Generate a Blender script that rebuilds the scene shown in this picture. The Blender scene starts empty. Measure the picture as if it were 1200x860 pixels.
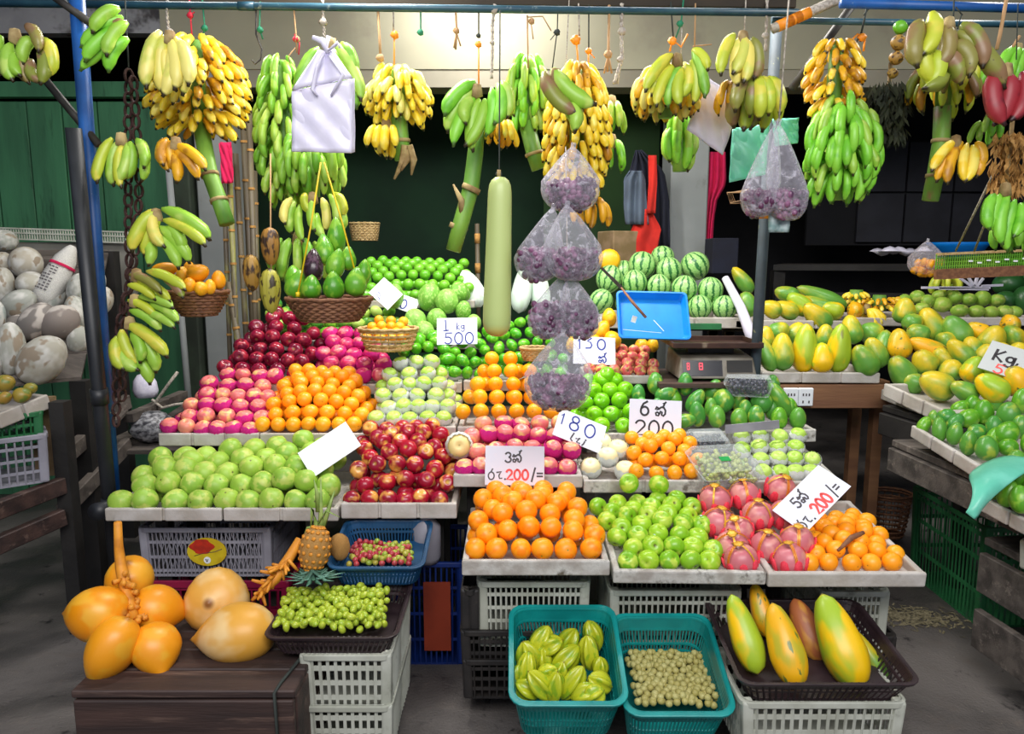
import bpy, math, random
from mathutils import Vector, Matrix
random.seed(11)
R = math.radians
scene = bpy.context.scene
col = scene.collection

# ---------------------------------------------------------------- camera, world, lights, exposure
FPX, PITCH, CAMZ = 870.0, 8.5, 1.6
cam_data = bpy.data.cameras.new('camera')
cam_data.sensor_width = 36.0
cam_data.lens = 36.0 * FPX / 1200.0
cam = bpy.data.objects.new('camera', cam_data)
cam.location = (0, 0, CAMZ)
cam.rotation_euler = (R(90 - PITCH), 0, 0)
col.objects.link(cam)
scene.camera = cam

world = bpy.data.worlds.new('night_sky')
scene.world = world
world.use_nodes = True
bg = world.node_tree.nodes['Background']
bg.inputs[0].default_value = (0.55, 0.62, 0.75, 1)
bg.inputs[1].default_value = 0.55

def area(loc, target, w, h, power, color=(1, 0.97, 0.92)):
    l = bpy.data.lights.new('lamp', 'AREA')
    l.shape = 'RECTANGLE'; l.size = w; l.size_y = h; l.energy = power; l.color = color
    o = bpy.data.objects.new('lamp', l)
    o.location = loc
    o.rotation_euler = (Vector(target) - Vector(loc)).to_track_quat('-Z', 'Y').to_euler()
    col.objects.link(o)
    return o
area((-0.3, 3.15, 2.92), (-0.25, 3.1, 1.0), 1.2, 0.12, 50)          # tube lamps under the awning
area((0.75, 3.35, 2.92), (0.8, 3.0, 0.8), 1.0, 0.12, 26)
area((-1.45, 3.3, 2.95), (-1.4, 3.0, 0.9), 0.5, 0.12, 14)
area((2.1, 3.2, 2.95), (1.9, 3.2, 0.9), 0.5, 0.12, 9)
area((-0.2, 4.42, 3.15), (-0.15, 4.8, 2.95), 0.7, 0.08, 13)            # lamp against the fascia
area((0.2, -0.9, 3.6), (0, 2.4, 0.6), 3.4, 1.6, 150, (1, 0.97, 0.95))    # added soft front fill behind the viewer, no visible source
scene.view_settings.view_transform = 'Standard'
scene.view_settings.look = 'None'
scene.view_settings.gamma = 1.0
scene.view_settings.exposure = 0.22
scene.cycles.use_denoising = True
scene.cycles.max_bounces = 6
scene.cycles.transparent_max_bounces = 12
scene.cycles.caustics_reflective = False
scene.cycles.caustics_refractive = False

# ---------------------------------------------------------------- helpers
_c, _s = math.cos(R(PITCH)), math.sin(R(PITCH))
def ray(u, v):
    x = (u - 600.0) / FPX; y = (430.0 - v) / FPX
    return Vector((x, _c + y * _s, -_s + y * _c))
def P(u, v, Y):
    d = ray(u, v); t = Y / d.y
    return Vector((d.x * t, Y, CAMZ + d.z * t))
def px(n, u, v, Y):            # size in metres of n pixels at that point
    return n * (Y / ray(u, v).y) / FPX
def lin(c):
    if isinstance(c, str):
        c = c.lstrip('#'); c = [int(c[i:i + 2], 16) / 255 for i in (0, 2, 4)]
        c = [x / 12.92 if x <= 0.04045 else ((x + 0.055) / 1.055) ** 2.4 for x in c]
    return (c[0], c[1], c[2], 1)

class MB:
    def __init__(s): s.v = []; s.f = []; s.t = []; s.sm = []
    def add(s, vs, fs, smooth=False, tip=None):
        n = len(s.v)
        s.v += [tuple(x) for x in vs]; s.t += tip if tip else [0.0] * len(vs)
        for f in fs: s.f.append([n + i for i in f]); s.sm.append(smooth)
        return s
    def box(s, c, size, rz=0.0, M=None):
        a, b, h = [x / 2 for x in size]; m = M or Matrix.Rotation(rz, 3, 'Z'); c = Vector(c)
        vs = [c + m @ Vector((x * a, y * b, z * h)) for x in (-1, 1) for y in (-1, 1) for z in (-1, 1)]
        return s.add(vs, [(0, 1, 3, 2), (4, 6, 7, 5), (0, 4, 5, 1), (2, 3, 7, 6), (0, 2, 6, 4), (1, 5, 7, 3)])
    def bar(s, p, q, w, h, up=(0, 0, 1)):
        p, q = Vector(p), Vector(q); d = q - p; L = d.length
        if L < 1e-6: return s
        x = d / L; up = Vector(up)
        if abs(x.dot(up)) > 0.98: up = Vector((0, 1, 0))
        y = up.cross(x).normalized(); z = x.cross(y)
        M = Matrix((x, y, z)).transposed()
        return s.box((p + q) / 2, (L, w, h), M=M)
    def tube(s, pts, r, seg=8, tip=None, cap=True, flat=1.0):
        pts = [Vector(p) for p in pts]; n = len(pts)
        rs = r if isinstance(r, (list, tuple)) else [r] * n
        vs, fs, tp = [], [], []
        ref = None
        for i, p in enumerate(pts):
            d = (pts[min(i + 1, n - 1)] - pts[max(i - 1, 0)])
            d = d.normalized() if d.length > 1e-9 else Vector((0, 0, 1))
            if ref is None: ref = Vector((0, 0, 1)) if abs(d.z) < .9 else Vector((0, 1, 0))
            a = ref.cross(d).normalized(); b = d.cross(a); ref = b
            for k in range(seg):
                t = 2 * math.pi * k / seg
                vs.append(p + a * (math.cos(t) * rs[i]) + b * (math.sin(t) * rs[i] * flat)); tp.append(tip[i] if tip else 0.0)
        for i in range(n - 1):
            for k in range(seg):
                k2 = (k + 1) % seg
                fs.append((i * seg + k, i * seg + k2, (i + 1) * seg + k2, (i + 1) * seg + k))
        s.add(vs, fs, True, tp)
        if cap:
            m = len(s.v) - len(vs)
            s.f.append([m + k for k in range(seg)][::-1]); s.sm.append(True)
            s.f.append([m + (n - 1) * seg + k for k in range(seg)]); s.sm.append(True)
        return s
    def lathe(s, prof, seg=16, fn=None, tip=None, c=(0, 0, 0), sx=1, sy=1):
        vs, fs, tp = [], [], []; c = Vector(c)
        for i, (r, z) in enumerate(prof):
            for k in range(seg):
                t = 2 * math.pi * k / seg
                rr = r * (fn(t, i / (len(prof) - 1)) if fn else 1)
                vs.append(c + Vector((rr * math.cos(t) * sx, rr * math.sin(t) * sy, z))); tp.append(tip[i] if tip else 0.0)
        for i in range(len(prof) - 1):
            for k in range(seg):
                k2 = (k + 1) % seg
                fs.append((i * seg + k, i * seg + k2, (i + 1) * seg + k2, (i + 1) * seg + k))
        if prof[0][0] > 1e-5: fs.append(tuple(range(seg))[::-1])
        if prof[-1][0] > 1e-5: fs.append(tuple((len(prof) - 1) * seg + k for k in range(seg)))
        return s.add(vs, fs, True, tp)
    def prism(s, pts, z0, z1, c=(0, 0, 0), M=None):
        n = len(pts); c = Vector(c); m = M or Matrix.Identity(3)
        vs = [c + m @ Vector((x, y, z0)) for x, y in pts] + [c + m @ Vector((x, y, z1)) for x, y in pts]
        return s.add(vs, [tuple(range(n))[::-1], tuple(range(n, 2 * n))] + [(i, (i + 1) % n, n + (i + 1) % n, n + i) for i in range(n)])
    def grid(s, fn, nu, nv, smooth=True):
        vs = [fn(i / nu, j / nv) for j in range(nv + 1) for i in range(nu + 1)]
        return s.add(vs, [(j * (nu + 1) + i, j * (nu + 1) + i + 1, (j + 1) * (nu + 1) + i + 1, (j + 1) * (nu + 1) + i) for j in range(nv) for i in range(nu)], smooth)
    def mesh(s, name, mat=None):
        me = bpy.data.meshes.new(name)
        me.from_pydata(s.v, [], s.f); me.polygons.foreach_set('use_smooth', s.sm)
        if any(s.t):
            a = me.attributes.new('tip', 'FLOAT', 'POINT'); a.data.foreach_set('value', s.t)
        if mat: me.materials.append(mat)
        me.update(); return me
    def build(s, name, mat, parent=None):
        return mk(name, s.mesh(name, mat), parent)

def mk(name, mesh, parent=None, loc=None, rot=None, scale=None):
    o = bpy.data.objects.new(name, mesh)
    if parent: o.parent = parent
    if loc is not None: o.location = loc
    if rot is not None: o.rotation_euler = rot
    if scale is not None: o.scale = scale
    col.objects.link(o); return o
def tag(o, label=None, cat=None, group=None, kind=None):
    if label: o['label'] = label
    if cat: o['category'] = cat
    if group: o['group'] = group
    if kind: o['kind'] = kind
    return o
def empty(name, loc, rz=0.0, label=None, cat=None, group=None):
    o = bpy.data.objects.new(name, None); o.location = loc; o.rotation_euler = (0, 0, rz); o.empty_display_size = .05
    col.objects.link(o); return tag(o, label, cat, group)
def struct(name, mb, mat, parent=None):
    o = mb.build(name, mat, parent)
    if not parent: o['kind'] = 'structure'
    return o
def solid(o, t=0.003):
    m = o.modifiers.new('thick', 'SOLIDIFY'); m.thickness = t; m.offset = 0; return o
def bev(o, w=0.006, n=2):
    m = o.modifiers.new('round', 'BEVEL'); m.width = w; m.segments = n; m.limit_method = 'ANGLE'; return o
ORD = ['', 'first', 'second', 'third', 'fourth', 'fifth', 'sixth', 'seventh', 'eighth', 'ninth', 'tenth', 'eleventh', 'twelfth',
       'thirteenth', 'fourteenth', 'fifteenth', 'sixteenth', 'seventeenth', 'eighteenth', 'nineteenth', 'twentieth'] + ['%dth' % i for i in range(21, 60)]

# ---------------------------------------------------------------- materials
def nmat(name):
    m = bpy.data.materials.new(name); m.use_nodes = True
    nt = m.node_tree; b = nt.nodes['Principled BSDF']
    return m, nt, b
def node(nt, t, **kw):
    n = nt.nodes.new(t)
    for k, v in kw.items(): setattr(n, k, v)
    return n
def mixc(nt, fac, a, b, blend='MIX'):
    n = node(nt, 'ShaderNodeMix', data_type='RGBA', blend_type=blend)
    for sock, val in ((n.inputs[0], fac), (n.inputs[6], a), (n.inputs[7], b)):
        if isinstance(val, bpy.types.NodeSocket): nt.links.new(val, sock)
        else: sock.default_value = val
    return n.outputs[2]
def math_(nt, op, a, b=None, c=None):
    n = node(nt, 'ShaderNodeMath', operation=op)
    for i, val in enumerate((a, b, c)):
        if val is None: continue
        if isinstance(val, bpy.types.NodeSocket): nt.links.new(val, n.inputs[i])
        else: n.inputs[i].default_value = val
    return n.outputs[0]
def ramp(nt, fac, lo, hi):
    n = node(nt, 'ShaderNodeMapRange'); n.interpolation_type = 'SMOOTHSTEP'
    nt.links.new(fac, n.inputs[0]); n.inputs[1].default_value = lo; n.inputs[2].default_value = hi
    return n.outputs[0]
def noise(nt, scale, detail=3, w=True, rough=.5, dist=0.0, vec=None):
    n = node(nt, 'ShaderNodeTexNoise'); n.noise_dimensions = '4D' if w else '3D'
    n.inputs['Scale'].default_value = scale; n.inputs['Detail'].default_value = detail
    n.inputs['Roughness'].default_value = rough; n.inputs['Distortion'].default_value = dist
    if vec is None:
        tc = node(nt, 'ShaderNodeTexCoord'); vec = tc.outputs['Object']
    nt.links.new(vec, n.inputs['Vector'])
    if w:
        oi = node(nt, 'ShaderNodeObjectInfo')
        nt.links.new(math_(nt, 'MULTIPLY', oi.outputs['Random'], 57.0), n.inputs['W'])
    return n.outputs['Fac']
def bump(nt, b, h, s, dist=.002):
    n = node(nt, 'ShaderNodeBump'); n.inputs['Strength'].default_value = s; n.inputs['Distance'].default_value = dist
    nt.links.new(h, n.inputs['Height']); nt.links.new(n.outputs[0], b.inputs['Normal'])
def fmat(name, a, b_, c=None, cs=15, clo=.5, chi=.62, rough=.35, bm=0, bs=400, tip=None, tlo=.3, thi=.9, spot=None, ss=120, slo=.68, sss=0, coat=0, axis=None):
    """fruit skin: colour a..b by individual, patches of c, specks, a darker tip; texture scales per fruit size"""
    cs, bs, ss = cs * .25, bs * .08, ss * .12
    m, nt, b = nmat(name)
    oi = node(nt, 'ShaderNodeObjectInfo')
    base = mixc(nt, oi.outputs['Random'], lin(a), lin(b_))
    if c:
        base = mixc(nt, ramp(nt, noise(nt, cs, 2), clo, chi), base, lin(c))
    if spot:
        base = mixc(nt, ramp(nt, noise(nt, ss, 2), slo, slo + .06), base, lin(spot))
    if tip:
        at = node(nt, 'ShaderNodeAttribute'); at.attribute_name = 'tip'
        base = mixc(nt, ramp(nt, at.outputs['Fac'], tlo, thi), base, lin(tip))
    nt.links.new(base, b.inputs['Base Color'])
    b.inputs['Roughness'].default_value = rough
    if coat: b.inputs['Coat Weight'].default_value = coat; b.inputs['Coat Roughness'].default_value = .15
    if bm: bump(nt, b, noise(nt, bs, 1), bm, .001)
    return m
def smat(name, a, b_=None, sc=8, rough=.6, metal=0, bm=.0, bs=60, lo=.35, hi=.65, c=None, cs=3, clo=.55, chi=.7, stretch=None, trans=0, spec=None):
    m, nt, b = nmat(name); vec = None
    if stretch:
        tc = node(nt, 'ShaderNodeTexCoord'); mp = node(nt, 'ShaderNodeMapping'); mp.inputs['Scale'].default_value = stretch
        nt.links.new(tc.outputs['Object'], mp.inputs[0]); vec = mp.outputs[0]
    base = lin(a)
    if b_: base = mixc(nt, ramp(nt, noise(nt, sc, 4, vec=vec), lo, hi), lin(a), lin(b_))
    if c: base = mixc(nt, ramp(nt, noise(nt, cs, 5, rough=.65, vec=vec), clo, chi), base, lin(c))
    if isinstance(base, bpy.types.NodeSocket): nt.links.new(base, b.inputs['Base Color'])
    else: b.inputs['Base Color'].default_value = base
    b.inputs['Roughness'].default_value = rough; b.inputs['Metallic'].default_value = metal
    if bm: bump(nt, b, noise(nt, bs, 3, vec=vec), bm, .003)
    return m
def plastic(name, a, alpha, blot=.35):
    """thin clear film: transparent mixed with a glossy, milky surface"""
    m, nt, b = nmat(name)
    out = nt.nodes['Material Output']
    tr = node(nt, 'ShaderNodeBsdfTransparent'); mx = node(nt, 'ShaderNodeMixShader')
    b.inputs['Base Color'].default_value = lin(a); b.inputs['Roughness'].default_value = .18
    lw = node(nt, 'ShaderNodeLayerWeight'); lw.inputs[0].default_value = .35
    f = math_(nt, 'ADD', math_(nt, 'MULTIPLY', ramp(nt, noise(nt, 28, 3, dist=1.5), .5, .72), blot), math_(nt, 'MULTIPLY', lw.outputs['Facing'], .5))
    f = math_(nt, 'MINIMUM', math_(nt, 'ADD', f, alpha), 1.0)
    nt.links.new(f, mx.inputs[0]); nt.links.new(tr.outputs[0], mx.inputs[1]); nt.links.new(b.outputs[0], mx.inputs[2])
    nt.links.new(mx.outputs[0], out.inputs['Surface'])
    bump(nt, b, noise(nt, 40, 3, dist=2), .8, .01)
    return m

M = {}
M['orange'] = fmat('orange_skin', '#FF9408', '#FFA418', rough=.38, bm=.3, bs=500, tip='#6E8A2A', tlo=.6, c='#FF8800', cs=10)
M['mandarin'] = fmat('mandarin_skin', '#FF9A0A', '#FFAA1E', rough=.36, bm=.25, bs=500, tip='#A36A20', tlo=.6)
M['orange_bright'] = fmat('bright_orange_skin', '#FFA000', '#FFB414', rough=.36, bm=.25, bs=500, tip='#B07A20', tlo=.6)
M['red_apple'] = fmat('red_apple_skin', '#B0142C', '#8C1030', c='#E8A850', cs=6, clo=.50, chi=.66, rough=.25, tip='#C9A24A', tlo=.35, thi=.9, spot='#C84A48', ss=260)
M['purple_apple'] = fmat('purple_apple_skin', '#6A0E2C', '#8C1436', c='#A82A3C', cs=10, rough=.2, tip='#9A6A4A', tlo=.5)
M['pink_apple'] = fmat('pink_apple_skin', '#E06874', '#EC9078', c='#F2CC80', cs=9, clo=.50, chi=.70, rough=.35, tip='#B0843A', tlo=.6)
M['magenta_apple'] = fmat('deep_pink_apple_skin', '#D8356A', '#C02A64', c='#F08A86', cs=9, rough=.3, tip='#903050', tlo=.6)
M['small_apple'] = fmat('small_apple_skin', '#C8404A', '#E0786A', c='#E0C070', cs=14, clo=.48, chi=.62, rough=.4, tip='#7A5030', tlo=.5)
M['green_apple'] = fmat('green_apple_skin', '#A0CA2C', '#76B020', c='#BCD44C', cs=9, rough=.28, tip='#5A5A18', tlo=.55, thi=.95, spot='#D0E878', ss=330, slo=.7)
M['bright_green_apple'] = fmat('bright_green_apple_skin', '#86D014', '#70BE10', rough=.28, tip='#4A6010', tlo=.55)
M['pale_green_apple'] = fmat('pale_green_apple_skin', '#BCD86C', '#A4CC48', rough=.35, tip='#8A8A40', tlo=.6)
M['guava'] = fmat('guava_skin', '#9CBE44', '#84AE3A', c='#B4C45C', cs=12, rough=.45, bm=.5, bs=60, tip='#5A5028', tlo=.6, spot='#7A8A38', ss=90, slo=.7)
M['lime'] = fmat('lime_skin', '#5CA822', '#76BA30', rough=.3, bm=.2, bs=500, tip='#B0C060', tlo=.6)
M['dark_lime'] = fmat('dark_lime_skin', '#3E9A1A', '#5CB020', c='#7CC030', cs=15, rough=.25, bm=.2, bs=400, tip='#A8B850', tlo=.7)
M['mango'] = fmat('green_mango_skin', '#3E8A38', '#5E9A34', c='#98B03C', cs=9, clo=.52, chi=.66, rough=.32, tip='#5A5A28', tlo=.6, spot='#8AC078', ss=200)
M['avocado'] = fmat('avocado_skin', '#4A901C', '#64A428', c='#82B436', cs=12, rough=.3, bm=.5, bs=120, tip='#8A8A38', tlo=.7)
M['dark_avocado'] = fmat('dark_avocado_skin', '#2E1A24', '#2E1A24', c='#5A4050', cs=20, rough=.25, bm=.5, bs=120)
M['yellow_mango'] = fmat('yellow_mango_skin', '#F0B418', '#F5C828', c='#D89A20', cs=12, rough=.35, tip='#6A5020', tlo=.6)
M['small_orange_fruit'] = fmat('small_orange_fruit_skin', '#F5A010', '#F8B424', rough=.4, bm=.3, bs=500, tip='#8A6A20', tlo=.6)
M['olive'] = fmat('green_olive_fruit_skin', '#A8BC30', '#8CAC2C', c='#C4C84E', cs=30, rough=.3, tip='#5A5020', tlo=.6, spot='#7A7A28', ss=150)
M['longan'] = fmat('round_khaki_fruit_skin', '#B4A860', '#C8C080', c='#98904A', cs=60, rough=.55, bm=.2, tip='#6A5A2A', tlo=.6)
M['karanda'] = fmat('red_green_berry_skin', '#A8243A', '#C04A50', c='#8A3A34', cs=20, rough=.3)
M['karanda_green'] = fmat('green_berry_skin', '#8AA83A', '#B0A040', rough=.3)
M['red_net_apple'] = fmat('dusky_pink_apple_skin', '#D07880', '#C06870', c='#D89088', cs=9, rough=.35)
M['pale_pear'] = fmat('pale_yellow_pear_skin', '#EED890', '#F0D890', rough=.4, tip='#8A6A30', tlo=.6, spot='#C8A050', ss=200)
M['pear_skin_pale'] = fmat('cream_pear_skin', '#F2EAC0', '#F0E4B0', rough=.4, tip='#A08A50', tlo=.6)
M['soursop'] = fmat('soursop_skin', '#6CA838', '#86BC50', c='#A4CC6C', cs=40, rough=.5, bm=1.0, bs=110)
M['pale_gourd'] = fmat('pale_gourd_skin', '#E8F0E8', '#D4E8DC', rough=.5, c='#C8DCC8', cs=9)
M['long_gourd'] = fmat('long_gourd_skin', '#B4C478', '#BAC880', c='#C6D090', cs=6, rough=.4, tip='#D8B850', tlo=.1, thi=1.0)
M['grape'] = fmat('purple_grape_skin', '#40203E', '#5E3350', c='#8A5A7A', cs=60, rough=.35)
M['green_grape'] = fmat('green_grape_skin', '#A8B45A', '#C0C878', rough=.3)
M['dark_grape'] = fmat('dark_grape_skin', '#1C1E2C', '#2E2E40', rough=.3)
M['coconut'] = fmat('king_coconut_skin', '#E8900C', '#EC9A1A', c='#E8A82C', cs=9, rough=.38, tip='#B87830', tlo=.55, spot='#8A4A10', ss=30, slo=.74, bm=.2, bs=30)
M['pale_coconut'] = fmat('pale_coconut_skin', '#DCA03C', '#DEA850', c='#E8C488', cs=8, clo=.42, chi=.62, rough=.4, tip='#8A5A2A', tlo=.6, spot='#9A6A2A', ss=30, slo=.74)
M['starfruit'] = fmat('starfruit_skin', '#A8B01C', '#C0C42C', c='#8CA820', cs=14, rough=.28, tip='#7A6A20', tlo=.6)
M['cocoa'] = fmat('cocoa_pod_skin', '#9A6A30', '#A89038', c='#3A2418', cs=14, rough=.5, tip='#3A2418', tlo=.5)
M['cocoa_olive'] = fmat('olive_cocoa_skin', '#A8A03C', '#A8A03C', c='#3E3420', cs=18, clo=.52, chi=.6, rough=.5, tip='#3A2A1A', tlo=.5)
M['ash_gourd'] = fmat('ash_gourd_skin', '#84908E', '#A8A090', c='#C0BEB8', cs=12, clo=.42, chi=.66, rough=.8, spot='#8C7E6C', ss=24, slo=.58, tip='#7A705A', tlo=.7)
M['ash_gourd_brown'] = fmat('dusty_gourd_skin', '#7A706A', '#706C68', c='#B0A8A0', cs=9, clo=.5, chi=.6, rough=.8, tip='#6A5A48', tlo=.7)
M['red_banana'] = fmat('red_banana_skin', '#8C2430', '#9C2A30', c='#6E1C2A', cs=10, rough=.45, tip='#2E1414', tlo=.5)
def banana(name, a, b, c, spot=None, tip='#2E2410', slo=.7):
    M[name] = fmat(name + '_skin', a, b, c=c, cs=9, rough=.4, tip=tip, tlo=.45, thi=.95, spot=spot, ss=70, slo=slo)
banana('banana_yellow', '#F4D634', '#F0C828', '#F6E064', '#7A5A18', slo=.74)
banana('banana_ripe', '#E8B01C', '#DCA01C', '#B47C1C', '#5A3A10', slo=.68)
banana('banana_pale', '#E8DC78', '#E0D060', '#C8CC58', '#7A6030', slo=.72)
banana('banana_green', '#8CBC38', '#A0C84A', '#B4D060', '#5A7A28', slo=.76)
banana('banana_bright', '#7CC834', '#8CD040', '#6CB82C', tip='#3E5A1C')
banana('banana_deep', '#6CAE2C', '#80B838', '#92C448', tip='#3E5A1C')
banana('banana_yellowgreen', '#C0C838', '#ACC038', '#D4CC48', '#6A6A28', slo=.76)
banana('banana_dark', '#7E8C30', '#8E7C44', '#8A6A4A', '#4A3A28', slo=.68)
M['stalk'] = smat('banana_stalk_green', '#7CA83C', '#5A8A34', sc=14, rough=.5, c='#8A6A48', cs=18, clo=.58, chi=.7, stretch=(1, 1, .3))
M['dry_stalk'] = smat('dry_stalk', '#B09A68', '#7A6038', sc=20, rough=.8)
def papaya_mat():
    m, nt, b = nmat('papaya_skin')
    tc = node(nt, 'ShaderNodeTexCoord'); sp = node(nt, 'ShaderNodeSeparateXYZ'); nt.links.new(tc.outputs['Object'], sp.inputs[0])
    oi = node(nt, 'ShaderNodeObjectInfo')
    n = noise(nt, 2.2, 3)
    f = math_(nt, 'ADD', math_(nt, 'MULTIPLY', sp.outputs[2], .55), math_(nt, 'ADD', n, math_(nt, 'MULTIPLY', oi.outputs['Random'], .42)))
    base = mixc(nt, ramp(nt, f, .60, 1.05), lin('#5E9838'), lin('#D8BC26'))
    base = mixc(nt, ramp(nt, noise(nt, 3, 2), .45, .95), base, lin('#98B840'))
    base = mixc(nt, ramp(nt, noise(nt, 16, 3), .66, .74), base, lin('#8C7C30'))
    at = node(nt, 'ShaderNodeAttribute'); at.attribute_name = 'tip'
    base = mixc(nt, ramp(nt, at.outputs['Fac'], .5, .95), base, lin('#6A5830'))
    nt.links.new(base, b.inputs['Base Color']); b.inputs['Roughness'].default_value = .36
    return m
M['papaya'] = papaya_mat()
M['papaya_ripe'] = fmat('ripe_papaya_skin', '#F0A814', '#EAB818', c='#BCAE2C', cs=9, clo=.46, chi=.66, rough=.36, tip='#5E5A28', tlo=.6, spot='#6A7A34', ss=40, slo=.62)
M['papaya_brown'] = fmat('bruised_papaya_skin', '#B4683A', '#A86038', c='#C88A3A', cs=10, rough=.45, tip='#4A3020', tlo=.6, spot='#6A3A20', ss=9, slo=.6)
M['papaya_greenyellow'] = fmat('half_ripe_papaya_skin', '#A4BC2A', '#98BC30', c='#F0C010', cs=6, clo=.48, chi=.60, rough=.36, tip='#6A5A28', tlo=.6, spot='#7A7A30', ss=14, slo=.7)
def melon_mat():
    m, nt, b = nmat('watermelon_rind')
    tc = node(nt, 'ShaderNodeTexCoord'); sp = node(nt, 'ShaderNodeSeparateXYZ'); nt.links.new(tc.outputs['Object'], sp.inputs[0])
    ang = math_(nt, 'ARCTAN2', sp.outputs[1], sp.outputs[0])
    ph = math_(nt, 'ADD', math_(nt, 'MULTIPLY', ang, 10.0), math_(nt, 'MULTIPLY', noise(nt, 9, 3), 5.0))
    st = ramp(nt, math_(nt, 'SINE', ph), .35, .85)
    base = mixc(nt, ramp(nt, noise(nt, 22, 2), .4, .65), lin('#A4D080'), lin('#84BC64'))
    base = mixc(nt, st, base, lin('#2C6C34'))
    nt.links.new(base, b.inputs['Base Color']); b.inputs['Roughness'].default_value = .35
    return m
M['melon'] = melon_mat()
M['olive_mango'] = fmat('olive_mango_skin', '#8A8A34', '#A07C30', c='#6A7A30', cs=10, rough=.4)
M['dark_melon'] = fmat('dark_melon_rind', '#1E4A20', '#2A5A28', c='#34683A', cs=6, rough=.35)
M['foam_pink'] = smat('pink_foam', '#F0289C', '#E0188C', sc=30, rough=.7, bm=.8, bs=120)
M['foam_white'] = smat('white_foam', '#F2F4F0', '#E0E6DE', sc=30, rough=.75, bm=.8, bs=120)
M['foam_red'] = smat('red_foam', '#FF4A5C', '#F03850', sc=30, rough=.6, bm=.6, bs=100)
M['gold'] = smat('gold_ribbon', '#F0C040', '#D88A20', sc=60, rough=.35, metal=.3)
M['red_print'] = smat('red_print', '#D83028', rough=.5)
M['sticker'] = smat('sticker_paper', '#E8F0F4', '#9AB8D8', sc=200, rough=.4)
M['styro'] = smat('styrofoam_box', '#C4BEB8', '#ACA49A', sc=9, rough=.7, bm=.5, bs=90, c='#6E6250', cs=10, clo=.58, chi=.78)
M['styro_dirty'] = smat('dirty_styrofoam_box', '#A09890', '#D0CEC8', sc=14, rough=.7, bm=.7, bs=70, c='#5A5044', cs=14, clo=.5, chi=.7)
M['crate_white'] = smat('grubby_white_plastic', '#C0C2B6', '#A8AA9C', sc=9, rough=.5, c='#6A6A5C', cs=12, clo=.58, chi=.78)
M['crate_lilac'] = smat('grey_plastic', '#9A98A2', '#86848E', sc=9, rough=.5)
M['crate_black'] = smat('black_plastic', '#1E1C1C', '#2E2A28', sc=12, rough=.5, c='#4A443C', cs=20, clo=.6, chi=.75)
M['crate_brown'] = smat('dark_brown_plastic', '#33262A', '#2A1E22', sc=12, rough=.4)
M['crate_blue'] = smat('blue_plastic', '#12307A', '#0E2460', sc=9, rough=.45)
M['basket_blue'] = smat('steel_blue_plastic', '#1C4E78', '#164264', sc=9, rough=.4)
M['basket_teal'] = smat('teal_plastic', '#149490', '#0E7E7C', sc=9, rough=.35)
M['crate_green'] = smat('dark_green_plastic', '#2A7444', '#22643A', sc=12, rough=.5, c='#3A5A44', cs=20)
M['crate_magenta'] = smat('crimson_plastic', '#9A1440', '#7E1038', sc=9, rough=.45)
M['tray_blue'] = smat('bright_blue_plastic', '#0C84E0', '#0878D4', sc=9, rough=.35)
M['wood_dark'] = smat('dark_wet_wood', '#4A3630', '#2E2220', sc=6, rough=.6, bm=.6, bs=50, stretch=(.25, 3, 3), c='#6A544A', cs=8)
M['wood_grey'] = smat('grey_weathered_wood', '#5E5650', '#3E3834', sc=6, rough=.75, bm=.6, bs=50, stretch=(.3, 3, 3), c='#7A7068', cs=8)
M['wood_brown'] = smat('brown_plank_wood', '#8A6242', '#765038', sc=6, rough=.7, bm=.4, bs=50, stretch=(.3, 3, 3))
M['wood_black'] = smat('blackened_wood', '#24211F', '#161413', sc=8, rough=.7, bm=.5, bs=50)
M['cardboard'] = smat('cardboard', '#8A7256', '#74603F', sc=14, rough=.85)
M['rope'] = smat('white_rope', '#BDB4A8', '#8E857A', sc=120, rough=.8)
M['string_dark'] = smat('dark_string', '#2E3430', rough=.8)
M['string_green'] = smat('green_string', '#1E7A58', rough=.7)
M['string_red'] = smat('red_string', '#C8203A', rough=.7)
M['string_orange'] = smat('orange_plastic_string', '#F09020', rough=.5)
M['string_yellow'] = smat('yellow_plastic_string', '#E8C818', rough=.5)
M['string_tan'] = smat('tan_twine', '#B08A60', rough=.8)
M['wicker_brown'] = smat('brown_wicker', '#6E4630', '#8A5E40', sc=60, rough=.7)
M['wicker_pale'] = smat('pale_wicker', '#C8AC78', '#A88A58', sc=60, rough=.7)
M['pipe_blue'] = smat('blue_painted_steel', '#14549C', '#0E4484', sc=12, rough=.45, c='#8AA0B0', cs=30, clo=.66, chi=.72)
M['pipe_teal'] = smat('teal_grey_painted_steel', '#24485A', '#305664', sc=12, rough=.4, c='#7A8A8C', cs=20, clo=.62)
M['pipe_black'] = smat('black_pvc_pipe', '#26282C', '#1E2024', sc=12, rough=.45)
M['rust'] = smat('rusty_iron', '#4A2A24', '#2E1C1A', sc=60, rough=.8, bm=.5, bs=200)
M['steel_dark'] = smat('dark_steel', '#3A3632', '#28241F', sc=20, rough=.6)
M['sign'] = smat('white_card', '#E4E6F4', rough=.3)
M['sign_plain'] = smat('bright_card', '#F0F4F8', rough=.35)
M['sign_grey'] = smat('grey_card', '#B4B8B8', rough=.4)
M['ink_black'] = smat('black_ink', '#1E1820', rough=.5)
M['ink_brown'] = smat('dark_grey_ink', '#4A4448', rough=.5)
M['ink_blue'] = smat('blue_ink', '#1C2E8C', rough=.5)
M['ink_red'] = smat('red_ink', '#E8504C', rough=.5)
M['bag_white'] = smat('white_plastic_bag', '#E4E0F0', '#D6D2E6', sc=10, rough=.35, bm=.5, bs=25)
M['bag_mint'] = smat('mint_plastic_bag', '#7CD4BC', '#64C4A8', sc=12, rough=.35, bm=.6, bs=25)
M['film'] = plastic('clear_film', '#E4E0EC', .13, .30)
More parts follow.
